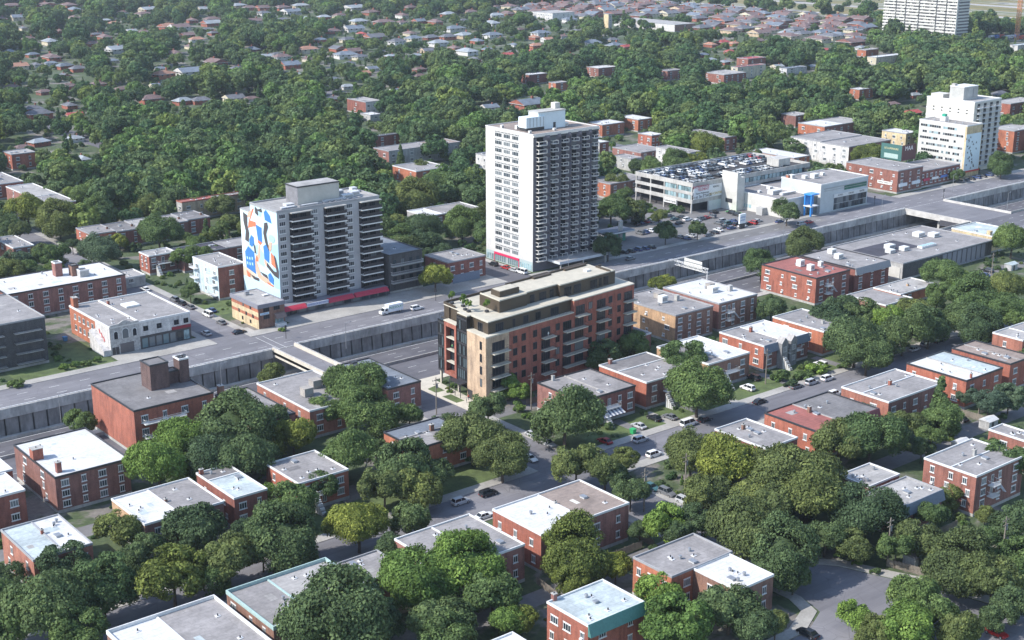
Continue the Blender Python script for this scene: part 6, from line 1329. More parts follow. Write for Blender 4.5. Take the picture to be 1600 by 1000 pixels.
# ---------------------------------------------------------------- posts, poles, fences, people and other street things
def pole_lamp(px, py, label, h_=9, arm=1.6, rot=0, z=0):
    x, y = at(px, py, z); e = empty('street_lamp', (x, y, z), label, 'street lamp', 'street lamps', rot); m = MB(); m.tube((0, 0, 0), (0, 0, h_), .12, .07, STEEL, 8); m.tube((0, 0, h_), (arm, 0, h_ + .3), .06, .05, STEEL, 6); part('pole', m, e)
    m = MB(); m.box(arm - .3, -.15, h_ + .2, arm + .5, .15, h_ + .38, STEEL); part('lamp_head', m, e)
for px, py, l in ((541, 545, 'steel lamp post rising from the trench wall left of the truck'), (96, 662, 'thin lamp post at the trench wall, far left'), (347, 612, 'lamp post beside the trench wall by the tall brick block'), (888, 434, 'lamp post on the trench wall left of the gantry'), (1224, 374, 'lamp post on the long trench wall, middle'), (1377, 335, 'lamp post on the trench wall near the overpass'), (1573, 330, 'lamp post in the expressway right of the overpass'), (1488, 300, 'lamp post right of the overpass corner')):
    pole_lamp(px, py, l, 8)
def upole(px, py, label, rot=0, h_=10.5):
    x, y = at(px, py); e = empty('utility_pole', (x, y, 0), label, 'utility pole', 'wooden utility poles', rot); m = MB(); m.tube((0, 0, 0), (0, 0, h_), .18, .12, WOOD, 8); part('pole', m, e)
    m = MB(); m.box(-1.2, -.06, h_ - .9, 1.2, .06, h_ - .75, WOOD); m.box(-.9, -.06, h_ - 1.9, .9, .06, h_ - 1.75, WOOD)
    for q in (-1.1, -.4, .4, 1.1): m.tube((q, 0, h_ - .75), (q, 0, h_ - .5), .05, .04, TRIMD, 6)
    part('crossarm', m, e); m = MB(); m.tube((.35, 0, h_ - 3), (.35, 0, h_ - 2), .25, .25, STEEL, 10); part('transformer', m, e)
for a in ((574, 765, 'wooden utility pole between the round trees left of the orange house'), (682, 648, 'utility pole with pale transformer at the cross street corner'), (1006, 800, 'utility pole beside the shaded kerb row of cars'), (1070, 775, 'utility pole behind the olive trees'), (1262, 905, 'utility pole beside the curved street kerb'), (1386, 882, 'short utility pole at the curved garden fence'), (1565, 880, 'utility pole in the trees at lower right'), (1196, 600, 'utility pole by the white car driveway'), (1548, 440, 'tall utility pole at the supermarket corner'), (830, 640, 'utility pole behind the big dark tree'), (31, 372, 'utility pole beside the far left street')): upole(*a)
def fence(p0, p1, label, h_=1.7):
    a = at(*p0); b_ = at(*p1); L = math.hypot(b_[0] - a[0], b_[1] - a[1]); e = empty('wooden_fence', (a[0], a[1], 0), label, 'fence', 'weathered wooden yard fences', math.atan2(b_[1] - a[1], b_[0] - a[0]))
    m = MB(); n = int(L / .28)
    for i in range(n): m.box(i * .28, -.02, .05, i * .28 + .22, .02, h_ + (.03 if i % 2 else 0), WOOD)
    m.box(0, .02, .4, L, .07, .5, WOOD); m.box(0, .02, h_ - .5, L, .07, h_ - .4, WOOD); part('boards', m, e); m = MB(); x = 0
    while x <= L: m.box(x, .07, 0, x + .12, .19, h_ + .1, WOOD); x += 2.4
    part('posts', m, e)
for a in (((992, 838), (1022, 856), 'weathered board fence right of the half brown roofed house'), ((838, 912), (872, 938), 'board fence in the yard below the big red duplex'), ((1500, 648), (1540, 660), 'long pale board fence behind the right houses'), ((1474, 793), (1500, 802), 'short pale fence at the white foundation'), ((1385, 885), (1462, 905), 'fence along the curved street garden'), ((846, 895), (870, 905), 'brown garden fence at the red duplex corner')): fence(*a)
FENC = 0
for o in list(bpy.data.objects):
    if o.parent is None and o.get('group') == G1 and o.name.startswith('apartment_house') and len(o['label'].split()) <= 12:
        f = [q for q in FOOT if abs(q[0] - o.location.x) < .01 and abs(q[1] - o.location.y) < .01][0]
        if f[1] > 280 or f[1] < 150: continue
        y = f[3] + 4.5 if f[1] > 240 else f[1] - 4.5; L = f[2] - f[0]; e = empty('wooden_fence', (f[0], y, 0), 'yard fence behind the ' + o['label'], 'fence', 'weathered wooden yard fences')
        m = MB()
        for i in range(int(L / .3)): m.box(i * .3, -.02, .05, i * .3 + .24, .02, 1.7, WOOD)
        part('boards', m, e); m = MB(); x = 0
        while x <= L: m.box(x, .03, 0, x + .12, .15, 1.8, WOOD); x += 2.4
        part('posts', m, e)
def person(px, py, label, z=0, shirt=(.5, .5, .5), trouser=(.04, .05, .09), rot=0, xy=None):
    x, y = xy or at(px, py, z)
    V = [(0, 0, .92), (0, 0, 1.12), (0, 0, 1.38), (0, 0, 1.5), (0, 0, 1.66), (.1, 0, .88), (.12, .05, .48), (.13, .0, .06), (-.1, 0, .88), (-.12, -.08, .48), (-.13, -.14, .06), (.2, 0, 1.4), (.27, .02, 1.12), (.26, -.1, .9), (-.2, 0, 1.4), (-.27, .0, 1.12), (-.26, .08, .9), (.14, -.12, .04), (-.14, -.26, .05)]
    Ed = [(0, 1), (1, 2), (2, 3), (3, 4), (0, 5), (5, 6), (6, 7), (0, 8), (8, 9), (9, 10), (2, 11), (11, 12), (12, 13), (2, 14), (14, 15), (15, 16), (7, 17), (10, 18)]
    Rr = [.15, .14, .16, .06, .105, .1, .065, .045, .1, .065, .045, .06, .05, .035, .06, .05, .035, .04, .04]
    me = bpy.data.meshes.new('person'); me.from_pydata(V, Ed, []); o = bpy.data.objects.new('person', me); C.objects.link(o)
    md = o.modifiers.new('skin', 'SKIN'); o.modifiers.new('sub', 'SUBSURF').levels = 1
    for i, r_ in enumerate(Rr): me.skin_vertices[0].data[i].radius = (r_, r_ * .85)
    me.skin_vertices[0].data[0].use_root = True
    bpy.context.view_layer.update(); me2 = bpy.data.meshes.new_from_object(o.evaluated_get(bpy.context.evaluated_depsgraph_get()))
    o.modifiers.clear(); o.data = me2; me2.materials.clear()
    k = '%d' % len([q for q in bpy.data.objects if q.name.startswith('person')])
    for nm_, c_ in (('skin tone', (.45, .27, .19)), ('shirt ' + k, shirt), ('trousers ' + k, trouser), ('hair brown', (.05, .03, .02))): me2.materials.append(plain(nm_, c_))
    for p in me2.polygons: z_ = p.center.z; p.material_index = 3 if z_ > 1.69 or (z_ > 1.6 and p.center.y > .03) else 0 if z_ > 1.45 or (z_ < 1.0 and abs(p.center.x) > .22) else 1 if z_ > .95 else 2; p.use_smooth = True
    o.location = (x, y, z); o.rotation_euler = (0, 0, rot); tag(o, label, 'person', 'people around the new building')
person(729, 629, 'person in dark trousers and pale shirt walking on the plaza, left of the pair', .13, (.6, .58, .55), rot=.5)
person(732, 625, 'person in red top walking on the plaza, right of the pair', .13, (.5, .08, .06), rot=.2)
person(718, 613, 'person in black standing beside the planting bed', .13, (.03, .03, .04), rot=1)
x, y = NW(23.0, -1.0); person(0, 0, 'person in white leaning on a balcony of the new building', 14.9, (.75, .75, .72), (.5, .48, .45), .3, (x, y))
x, y = NW(-.1, 17); person(0, 0, 'person in green top standing in the brick framed loggia', 11.65, (.08, .3, .1), (.03, .03, .05), 1.5, (x + .4, y))
# small street furniture
def bin_(px, py, col, label):
    x, y = at(px, py); e = empty('garbage_bin', (x, y, 0), label, 'bin', None); m = MB(); m.hexa([(-.3, -.35, .1), (.3, -.35, .1), (.3, .35, .1), (-.3, .35, .1), (-.38, -.42, 1.0), (.38, -.42, 1.0), (.38, .42, 1.0), (-.38, .42, 1.0)], col); part('body', m, e); m = MB(); m.box(-.4, -.45, 1.0, .4, .45, 1.12, col); m.tube((-.3, .3, .1), (.3, .3, .1), .1, .1, TRIMD, 8); part('lid', m, e); e.scale = (1.6, 1.6, 1.3)
bin_(989, 678, plain('bright green plastic', (.03, .35, .12)), 'bright green bin on the lawn beside the silver car')
bin_(102, 533, plain('blue plastic', (.05, .2, .4)), 'blue bin on the lawn behind the dark flats')
bin_(764, 397, plain('dark green plastic', (.02, .14, .08)), 'large dark green bin behind the tall white tower')
def tsign(px, py, label, h_=3.4):
    x, y = at(px, py); e = empty('traffic_light', (x, y, 0), label, 'traffic light', 'traffic lights'); m = MB(); m.tube((0, 0, 0), (0, 0, h_), .1, .09, TRIMD, 8); part('pole', m, e); m = MB(); m.box(-.22, -.2, h_ - .3, .22, .2, h_ + .9, TRIMD); part('signal_head', m, e)
tsign(447, 529, 'black traffic light at the footbridge end of the boulevard'); tsign(1474, 310, 'black traffic light at the overpass corner'); tsign(1366, 321, 'traffic light in front of the showroom'); tsign(681, 470, 'black traffic light on the pavement right of the truck')
# store pylon sign
x, y = at(1159, 357); e = empty('pylon_sign', (x, y, 0), 'white pylon sign with black base in the store parking lot', 'pylon sign'); m = MB(); m.box(-1.4, -.3, 0, 1.4, .3, 2.2, TRIMD); part('base', m, e); m = MB(); m.box(-1.8, -.35, 2.2, 1.8, .35, 6.2, plain('sign white', (.72, .76, .77))); part('panel', m, e); text(e, 'AUTOS', (0, -.38, 4.8), FACE_V, .95, BLUL); text(e, 'ACHAT', (0, -.38, 3.6), FACE_V, .8, BLUL)
# crane and site huts
x, y = at(1588, 64); e = empty('tower_crane', (x, y, 0), 'orange lattice tower crane mast at the top right corner', 'crane'); m = MB(); CR = plain('crane orange', (.55, .24, .10)); H_ = 60; s = 1.4
for a, b_ in ((-s, -s), (s, -s), (s, s), (-s, s)): m.tube((a, b_, 0), (a, b_, H_), .3, .3, CR, 4)
for i in range(20):
    z = i * 3; 
    for a, b_, c_, d_ in ((-s, -s, s, -s), (s, -s, s, s), (s, s, -s, s), (-s, s, -s, -s)): m.tube((a, b_, z), (c_, d_, z + 3), .18, .18, CR, 4); m.tube((a, b_, z + 3), (c_, d_, z + 3), .18, .18, CR, 4)
part('mast', m, e); m = MB(); m.box(-3, -3, 0, 3, 3, .8, CONC); part('footing', m, e); FOOT.append((x - 10, y - 40, x + 60, y + 10)); protect(x - 2, y - 2, x + 2, y + 2, 6, 60, 0)
for i in range(8):
    x, y = at(1548 + i * 8, 61 - (i % 3)); e = empty('site_hut', (x, y, 0), '%s site container of the building site at top right, %s from left' % (('white', 'blue', 'red', 'white')[i % 4], ordinal(i + 1)), 'container', 'containers of the building site')
    m = MB(); m.box(0, 0, .1, 6, 3, 3, (TRIM, plain('hut blue', (.06, .15, .4)), plain('hut red', (.45, .08, .05)), TRIM)[i % 4]); part('body', m, e); m = MB(); m.box(.5, -.05, 1, 2, 0, 2, GL); m.box(3.5, -.05, .1, 4.4, 0, 2.2, TRIMD); part('openings', m, e); FOOT.append((x - 1, y - 3, x + 7, y + 5)); protect(x, y, x + 6, y + 3, 0, 3, 0)
# yard sheds and gazebo
for px, py, rk, l in ((1378, 470, 'lgrey', 'grey shed near the flat orange house'), (1580, 412, 'pale', 'pale green garden shelter right of the supermarket'), (1545, 655, 'white', 'grey white shed behind the long fence'), (1502, 690, 'white', 'small pale shed behind the right houses'), (1430, 865, 'dgrey', 'dark shed under the trees near the curved street')):
    x, y = at(px, py, 2.2); e = empty('garden_shed', (x - 2, y - 1.5, 0), l, 'shed', 'sheds in the yards'); m = MB(); m.box(0, 0, 0, 4, 3, 2.2, wallm('grey')); m.box(1.2, -.04, .05, 2.2, 0, 1.9, TRIMD); part('wall', m, e); m = MB(); m.hexa([(-.2, -.2, 2.2), (4.2, -.2, 2.2), (4.2, 3.2, 2.2), (-.2, 3.2, 2.2), (-.2, 1.4, 2.9), (4.2, 1.4, 2.9), (4.2, 1.6, 2.9), (-.2, 1.6, 2.9)], roofm(rk)); part('roof', m, e)

# ---------------------------------------------------------------- trees
def icopts(n):
    i = np.arange(n) + .5; ph = np.arccos(1 - 2 * i / n); th = pi * (1 + 5 ** .5) * i
    return np.stack([np.cos(th) * np.sin(ph), np.sin(th) * np.sin(ph), np.cos(ph)], 1)
def crown_mesh(name, seed, nl, nleaf, ls, kind='round', mat=None):
    """crown of radius about 1 centred at the origin: many leaf clumps, each a shell of small leaves"""
    r = np.random.RandomState(seed); P = []; T = []; Nn = []
    if kind == 'cone':
        z = r.rand(nl) ** 1.1; a = r.rand(nl) * 2 * pi; rad = (1 - z) * .5 + .04
        cen = np.stack([np.cos(a) * rad * .75, np.sin(a) * rad * .75, z * 2.3 - 1.05], 1); lr = (.10 + .17 * (1 - z)); flat = .6
    else:
        d = icopts(int(nl * 1.35)); d = d[d[:, 2] > -.62][:nl] if nl > 0 else d; d = d + r.randn(*d.shape) * .12; d /= np.linalg.norm(d, axis=1)[:, None]; nl = len(d)
        lobes = icopts(7) + r.randn(7, 3) * .25; lobes /= np.linalg.norm(lobes, axis=1)[:, None]
        lob = (np.clip(d @ lobes.T, 0, 1) ** 3).max(1)
        rr = .44 + .36 * lob + r.rand(nl) * .14
        cen = d * rr[:, None]; cen[:, 2] *= .88
        K = 3 + seed % 2; th = r.rand() * 6.28 + np.arange(K) * 6.28 / K + r.randn(K) * .4; off = np.stack([np.cos(th), np.sin(th), np.zeros(K)], 1) * (.22 + .16 * r.rand(K))[:, None]; off[:, 2] = r.randn(K) * .17; sr = .66 + .18 * r.rand(K)
        who = (d[:, :2] @ off[:, :2].T / np.linalg.norm(off[:, :2], axis=1) + r.randn(len(d), K) * .45).argmax(1); cen = cen * sr[who][:, None] + off[who]; lr = .20 + .13 * r.rand(nl); flat = .75
    tint = np.clip(.5 + r.randn(nl) * .23, 0, 1)
    for i in range(nl):
        v = r.randn(nleaf, 3); v /= np.linalg.norm(v, axis=1)[:, None]
        out = cen[i] / (np.linalg.norm(cen[i]) + 1e-6)
        v = v + out * .55; v[:, 2] += .15; v /= np.linalg.norm(v, axis=1)[:, None]
        q = lr[i] * (.72 + .38 * r.rand(nleaf))[:, None]
        p = cen[i] + v * q * np.array([1, 1, flat]); P.append(p); Nn.append(v + r.randn(nleaf, 3) * .42); T.append(np.clip(tint[i] + r.randn(nleaf) * .12, 0, 1))
    P = np.concatenate(P); Nn = np.concatenate(Nn); T = np.concatenate(T); Nn /= np.linalg.norm(Nn, axis=1)[:, None]
    up = r.randn(len(P), 3); a = np.cross(Nn, up); a /= np.linalg.norm(a, axis=1)[:, None]; b = np.cross(Nn, a); s = ls * (.45 + 1.15 * r.rand(len(P)) ** 1.5)[:, None]
    v = np.stack([P - a * s, P - b * s * .62 + Nn * s * .1, P + a * s, P + b * s * .62 + Nn * s * .1], 1).reshape(-1, 3)
    nq = len(P)
    # inner leafy mass so that no daylight shows through the thick middle
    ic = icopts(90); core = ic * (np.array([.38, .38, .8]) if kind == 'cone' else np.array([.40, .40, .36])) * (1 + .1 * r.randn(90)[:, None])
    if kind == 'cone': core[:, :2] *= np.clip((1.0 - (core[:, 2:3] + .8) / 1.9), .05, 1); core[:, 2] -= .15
    from mathutils.geometry import convex_hull_2d
    import bmesh
    bm = bmesh.new(); [bm.verts.new(c) for c in core]; bm.verts.ensure_lookup_table(); bmesh.ops.convex_hull(bm, input=bm.verts)
    bm.verts.index_update(); cv = [tuple(x.co) for x in bm.verts]; cf = [[x.index for x in f.verts] for f in bm.faces]; bm.free()
    nv = nq * 4 + len(cv); loops = np.concatenate([np.arange(nq * 4), np.array([i + nq * 4 for f in cf for i in f], dtype=int)])
    me = bpy.data.meshes.new(name); me.vertices.add(nv); me.vertices.foreach_set('co', np.concatenate([v, np.array(cv)]).astype(np.float32).ravel())
    me.loops.add(len(loops)); me.loops.foreach_set('vertex_index', loops.astype(np.int32)); npo = nq + len(cf); me.polygons.add(npo)
    st = np.concatenate([np.arange(nq) * 4, nq * 4 + np.arange(len(cf)) * 3]); me.polygons.foreach_set('loop_start', st.astype(np.int32))
    me.update(calc_edges=True)
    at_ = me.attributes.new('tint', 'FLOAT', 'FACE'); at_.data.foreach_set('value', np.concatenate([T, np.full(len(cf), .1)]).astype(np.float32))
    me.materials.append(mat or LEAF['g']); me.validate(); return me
CR = [crown_mesh('crown', 10 + i, 110, 130, .047) for i in range(7)]
CRM_ = [crown_mesh('crown', 40 + i, 70, 60, .078) for i in range(5)]
CONE = [crown_mesh('crown', 60 + i, 120, 30, .075, 'cone') for i in range(2)]
CRH = [crown_mesh('crown', 90 + i, 190, 150, .034) for i in range(4)]
BUSH = [crown_mesh('crown', 70 + i, 40, 50, .10) for i in range(2)]
def trunk_mesh(seed):
    r = random.Random(seed); m = MB(); m.tube((0, 0, -1.9), (.03, .02, -.2), .055, .035, BARK, 8)
    for i in range(6):
        a = i * 2 * pi / 6 + r.uniform(-.4, .4); z = r.uniform(-.75, -.3); m.tube((0, 0, z), (.5 * cos(a), .5 * sin(a), z + r.uniform(.35, .6)), .028, .01, BARK, 5)
    return m.mesh('trunk')
TR = [trunk_mesh(i) for i in range(3)]
TREES = []
def tree(x, y, rad, tone, kind='round', zc=None, squash=1.0, near=True, name='deciduous_tree'):
    """crown centre height zc; crown radius rad"""
    if kind == 'cone': zc = zc or rad * 1.25
    zc = zc if zc is not None else 2.2 + rad * .85
    e = bpy.data.objects.new(name if kind == 'round' else 'conifer_tree', None); C.objects.link(e); e.location = (x, y, 0); e.rotation_euler = (0, 0, random.uniform(0, 6.28)); e['category'] = 'tree'
    ms = CONE if kind == 'cone' else (CRH if rad > 6.2 and near else CR if near else CRM_)
    cr = link('crown', random.choice(ms), e, (0, 0, zc)); cr.scale = (rad * random.uniform(.92, 1.06), rad * random.uniform(.92, 1.06), rad * squash * random.uniform(.92, 1.1))
    cr.material_slots[0].link = 'OBJECT'; cr.material_slots[0].material = LEAF[tone]
    tr = link('trunk', random.choice(TR), e, (0, 0, zc)); tr.scale = (rad, rad, zc / 1.9)
    px, py, d = proj(x, y, zc); TREES.append([e, px, py, tone, kind, rad, d, None]); return e
def tpx(px, py, r, tone, kind='round', sq=1.0):
    """tree whose crown is centred on the picture point px, py with radius r picture units"""
    rad = r * .15; zc = 4
    for _ in range(6):
        zc = (1.6 + rad * .8) if kind == 'round' else rad * 1.25
        x, y = at(px, py, zc); d = proj(x, y, zc)[2]; rad = r * d / FPX
    return tree(x, y, rad, tone, kind, zc, sq, name='deciduous_tree')
NEAR = '''75,945,66,d 160,920,50,g 5,965,50,g 270,900,50,y 355,872,48,o 305,828,42,d 190,828,40,o 222,862,36,d 8,905,28,d 100,888,40,d 392,830,26,d 445,840,58,d 560,818,48,y 640,808,34,d 600,765,36,o 652,760,38,o 452,788,38,g 525,965,86,d 650,905,58,b 735,885,62,b 770,930,46,g 690,965,50,d 795,965,30,b 410,862,28,d
905,862,54,y 893,908,28,y 962,885,24,y 1040,820,36,b 1098,818,30,d 1165,830,60,o 1185,772,40,o 1035,935,44,b 1055,978,46,b 1140,945,48,d 1180,978,34,d 812,968,24,y 1225,862,58,d 1262,772,58,o 1355,800,54,d 1438,838,36,o 1505,882,54,o 1552,905,44,o 1425,928,38,g 1412,975,44,b 1340,965,30,b 1365,985,30,o 1540,802,16,o 1588,815,38,d 1205,790,44,o 1212,972,24,o 1475,870,26,o
1312,690,40,o 1360,682,46,g 1470,650,30,g 1415,662,26,o 1290,835,34,d 1450,960,40,g 1500,985,36,o 1560,960,30,d 1240,900,26,d 1335,848,30,o 1400,858,26,g 1455,805,26,g 1478,775,22,o 1262,640,12,g 1100,775,34,o 1500,715,18,g 1545,700,22,d 1588,880,36,g 1590,940,34,d 1530,845,26,g 1060,835,26,d 1000,830,18,d 1440,700,20,d 1350,640,18,g 700,1000,40,g 620,860,30,d 590,975,36,d 330,900,30,g 120,990,45,g 680,740,26,d 500,760,26,g 930,640,18,g 1510,618,15,c 1545,628,24,c 1577,622,24,c 1238,740,58,o 1578,725,38,g 1337,532,46,d 1355,552,36,d 1412,518,40,d 1452,515,30,d 1530,508,36,d 1598,547,18,g 1455,680,20,g 1300,500,30,d
882,652,56,d 1068,566,34,g 1090,608,48,g 938,552,28,d 992,540,26,g 900,728,36,o 945,738,32,o 975,718,20,o 1080,710,42,o 1145,722,56,y 1125,755,40,o 792,600,20,b 810,612,15,b 985,770,26,d 962,748,24,d
550,602,46,g 578,642,46,g 640,650,22,g 512,640,30,g 457,678,36,y 412,662,34,d 540,708,46,g 628,732,42,d 762,640,30,d 738,682,48,o 785,712,44,o 425,583,22,o 408,712,28,d 690,665,20,d 600,700,20,d
125,655,24,g 285,690,42,b 248,725,50,b 362,668,60,d 382,714,50,d 335,715,44,d 410,770,18,b
1030,444,15,y 1045,440,15,y 1257,380,28,o 1190,412,28,g 1475,428,32,g 1500,442,24,g 1582,375,30,g 1312,482,28,d 1420,488,28,o 1530,472,40,g 1575,448,30,o 1465,460,22,g 1205,482,22,d 1385,498,24,b 1345,492,28,d 1510,500,34,d 1570,485,34,g 1440,500,30,d 1505,458,24,b 1590,500,24,g
1040,363,17,d 1090,358,15,d 1030,337,14,o 955,325,26,g 988,328,20,o 950,385,22,d 1230,330,22,d 1495,272,11,g 1565,257,20,g 680,428,28,y 930,380,16,d
42,328,32,y 92,342,32,o 70,394,19,o 155,393,30,c 187,375,14,y 248,362,32,g 113,382,12,d 160,330,28,g 140,305,26,g 225,325,24,o 250,298,22,g 345,322,20,o 357,347,20,o 288,402,20,g 310,398,20,g 297,455,14,d 30,412,22,c 80,420,16,g 392,284,24,g 5,360,26,d 20,340,20,g 338,392,14,g 5,415,20,d
575,290,16,d 650,308,36,o 692,290,30,g 620,345,20,o 662,355,30,d 630,378,28,g 668,384,24,d 722,348,30,g 752,338,26,o 742,275,18,g 735,292,24,g 660,262,14,o 610,298,16,o
1025,268,24,g 1105,228,28,y 1060,255,24,g 1085,252,18,y 940,262,20,o 965,285,18,o 1000,262,16,d 1356,243,24,y 1165,258,16,y 1180,250,14,o 975,305,14,g'''
for tok in NEAR.split():
    x, y, r_, t_ = tok.split(','); tpx(float(x), float(y), float(r_), t_)
for x, y, r_, t_ in ((355, 378, 14, 'g'), (322, 360, 14, 'g'), (122, 300, 12, 'c'), (1285, 648, 15, 'd'), (788, 168, 12, 'c'), (626, 245, 14, 'g'), (1468, 632, 34, 'g')): tpx(x, y, r_, t_, 'cone')
# potted terrace trees of the new building and its garden trees
for i, (a, b_) in enumerate(((3.2, 20.8), (2.8, 13.5), (4.2, 16.5), (2.6, 11.6), (6.6, 8.0))):
    x, y = NW(a, b_); e = empty('potted_tree', (x, y, 23.36), 'small potted tree on the roof terrace, %s from the left' % ordinal(i + 1), 'potted tree', 'potted trees on the roof terrace')
    cr = link('crown', BUSH[i % 2], e, (0, 0, 2.5)); cr.scale = (.85, .85, 1.25); cr.material_slots[0].link = 'OBJECT'; cr.material_slots[0].material = LEAF['b']
    m = MB(); m.tube((0, 0, .5), (0, 0, 2), .05, .04, BARK, 6); part('trunk', m, e); m = MB(); m.box(-.45, -.45, 0, .45, .45, .6, TRIMD); part('planter', m, e)
def bush(px, py, r, tone, label, z=0):
    x, y = at(px, py, z + .5); d = proj(x, y, 1)[2]; rad = r * d / FPX; e = empty('shrub', (x, y, z), label, 'shrub', 'shrubs and hedges'); cr = link('leaves', BUSH[int(px) % 2], e, (0, 0, rad * .5)); cr.scale = (rad, rad, rad * .8); cr.material_slots[0].link = 'OBJECT'; cr.material_slots[0].material = LEAF[tone]
    m = MB(); m.tube((0, 0, 0), (0, 0, rad * .5), .06, .04, BARK, 5); part('stem', m, e)
for a in ((709, 602, 6, 'b', 'round shrub tree in the plaza planting bed'), (703, 611, 5, 'b', 'low shrub beside the plaza tree'), (695, 596, 4, 'g', 'small shrub at the lobby corner'), (1255, 590, 14, 'g', 'left garden bush below the pointed bays'), (1275, 580, 16, 'b', 'large bright garden bush below the pointed bays'), (1220, 592, 14, 'g', 'garden bush right of the white car'), (1236, 603, 10, 'd', 'low dark hedge bush at the pavement'), (1320, 574, 10, 'g', 'bush at the driveway wall'), (100, 575, 8, 'b', 'bright shrub on the lawn edge, left'), (118, 571, 8, 'b', 'bright shrub on the lawn edge, second'), (135, 568, 8, 'g', 'shrub on the lawn edge, third'), (152, 563, 7, 'b', 'shrub on the lawn edge by the white wall'), (25, 602, 12, 'g', 'hedge bush below the dark flats'), (441, 515, 6, 'b', 'small bright hedge at the striped building'), (812, 640, 9, 'b', 'light green shrub left of the big dark tree'), (823, 650, 8, 'b', 'light shrub beside the yard hedge'), (1312, 868, 8, 'b', 'bright shrub on the curved verge, left'), (1340, 880, 8, 'b', 'bright shrub on the curved verge, middle'), (1368, 893, 8, 'g', 'bright shrub on the curved verge, right'), (1545, 612, 8, 'd', 'dark bush in front of the long fence'), (895, 455, 4, 'b', 'pot plant on the upper right balcony of the new building') if False else (700, 606, 4, 'y', 'yellow green shrub in the plaza bed'), (730, 720, 9, 'g', 'bush at the corner house garden'), (748, 727, 9, 'd', 'round bush at the garden path'), (908, 315, 6, 'g', 'shrub by the garage yard')): bush(*a)
# row of small round trees along the field edge
for i in range(26):
    u, v = 1316 + 6 * (i % 2), 760 + i * 27; px, py, d = proj(u, v, 3)
    if -8 < py and px < 1350: tree(u, v, 5 + (i % 3), 'gdo'[i % 3], near=False)

# fill: further trees on a jittered grid, kept off buildings, streets and in front of visible houses
FG = defaultdict(list)
for f in FOOT:
    for gx in range(int(f[0] // 40), int(f[2] // 40) + 1):
        for gy in range(int(f[1] // 40), int(f[3] // 40) + 1): FG[(gx, gy)].append(f)
PG = defaultdict(list)
for p in PROT:
    for gx in range(int(p[0] // 50) - 1, int(p[2] // 50) + 2):
        for gy in range(int(p[1] // 50) - 1, int(p[3] // 50) + 2): PG[(gx, gy)].append(p)
def blocked(x, y, r, zc):
    k = r * .55
    for gx in (int((x - r) // 40), int((x + r) // 40)):
        for gy in (int((y - r) // 40), int((y + r) // 40)):
            for f in FG[(gx, gy)]:
                if f[0] - k < x < f[2] + k and f[1] - k < y < f[3] + k: return True
    px, py, d = proj(x, y, zc); pr = r * FPX / d * .95
    for p in PG[(int(px // 50), int(py // 50))]:
        if d < p[4] + 4 and p[0] - pr < px < p[2] + pr and p[1] - pr * .9 < py < p[3] + pr * .9: return True
    return False
rg = random.Random(99); NT = [(q[0].location.x, q[0].location.y, q[5]) for q in TREES]; fill = []
NG = defaultdict(list)
for q in NT: NG[(int(q[0] // 30), int(q[1] // 30))].append(q)
u = 120.0
while u < 2300:
    v = 376.0
    while v < 2500:
        x = u + rg.uniform(-3, 3); y = v + rg.uniform(-3, 3); v += 9.2
        px, py, d = proj(x, y, 6)
        if not (-90 < px < 1690 and -60 < py < 470): continue
        if x > 1296: 
            if rg.random() > (.02 if py > -20 else .02): continue
        if 1040 < x < 1296 and y > 790 and px > 800 and rg.random() < .35: continue
        rad = rg.choice((3.4, 4.4, 5.2, 6, 7, 8)) * (1.18 if d > 850 else 1.0 if d > 560 else .85)
        dens = .90 if y < 640 else .72 if y < 900 else .62
        if rg.random() > dens: continue
        if y < 381 or (186 < x < 201 and y < 560) or (300 < x < 316 and y < 440) or (509 < x < 533 and y < 420) or (340 < x < 478 and y < 414) or (x > 478 and y < 384) or (x < 158 and y < 430): continue
        if (202 < x < 300 and y < 396) or (201 < x < 222 and y < 417): continue
        if any((x - q[0]) ** 2 + (y - q[1]) ** 2 < (q[2] * .8 + rad * .5) ** 2 for gx in (-1, 0, 1) for gy in (-1, 0, 1) for q in NG[(int(x // 30) + gx, int(y // 30) + gy)]): continue
        zc = 2 + rad * (.95 if rg.random() < .7 else 1.25)
        if blocked(x, y, rad, zc): continue
        fill.append((d, x, y, rad, zc, rg.random()))
    u += 9.2
for k in range(9000):
    y = rg.uniform(384, 1700); x = rg.uniform(150, 1290); px, py, d = proj(x, y, 2)
    if not (-40 < px < 1640 and -30 < py < 400) or (186 < x < 201 and y < 560) or (300 < x < 316 and y < 440) or (509 < x < 533 and y < 420) or (340 < x < 512 and y < 414) or (y < 396 and 202 < x < 300) or (x < 222 and y < 417) or (x > 478 and y < 386): continue
    rad = rg.uniform(1.3, 2.6)
    if any(f[0] - rad * .6 < x < f[2] + rad * .6 and f[1] - rad * .6 < y < f[3] + rad * .6 for f in FG[(int(x // 40), int(y // 40))]): continue
    if any((x - q[0]) ** 2 + (y - q[1]) ** 2 < (q[2] * .7) ** 2 for gx in (-1, 0, 1) for gy in (-1, 0, 1) for q in NG[(int(x // 30) + gx, int(y // 30) + gy)]): continue
    fill.append((d + 5000, x, y, rad, rad * .8, rg.random()))
fill.sort()
n_ind = max(0, 298 - len(TREES)); print('houses', len(HOUSES), 'manual trees', len(TREES), 'fill', len(fill))
tones = 'ddddgggggooyb'
for d, x, y, rad, zc, q in fill[:n_ind]:
    tree(x, y, rad, rg.choice(tones), 'round' if q > .05 else 'cone', zc if q > .05 else None, near=d < 620)
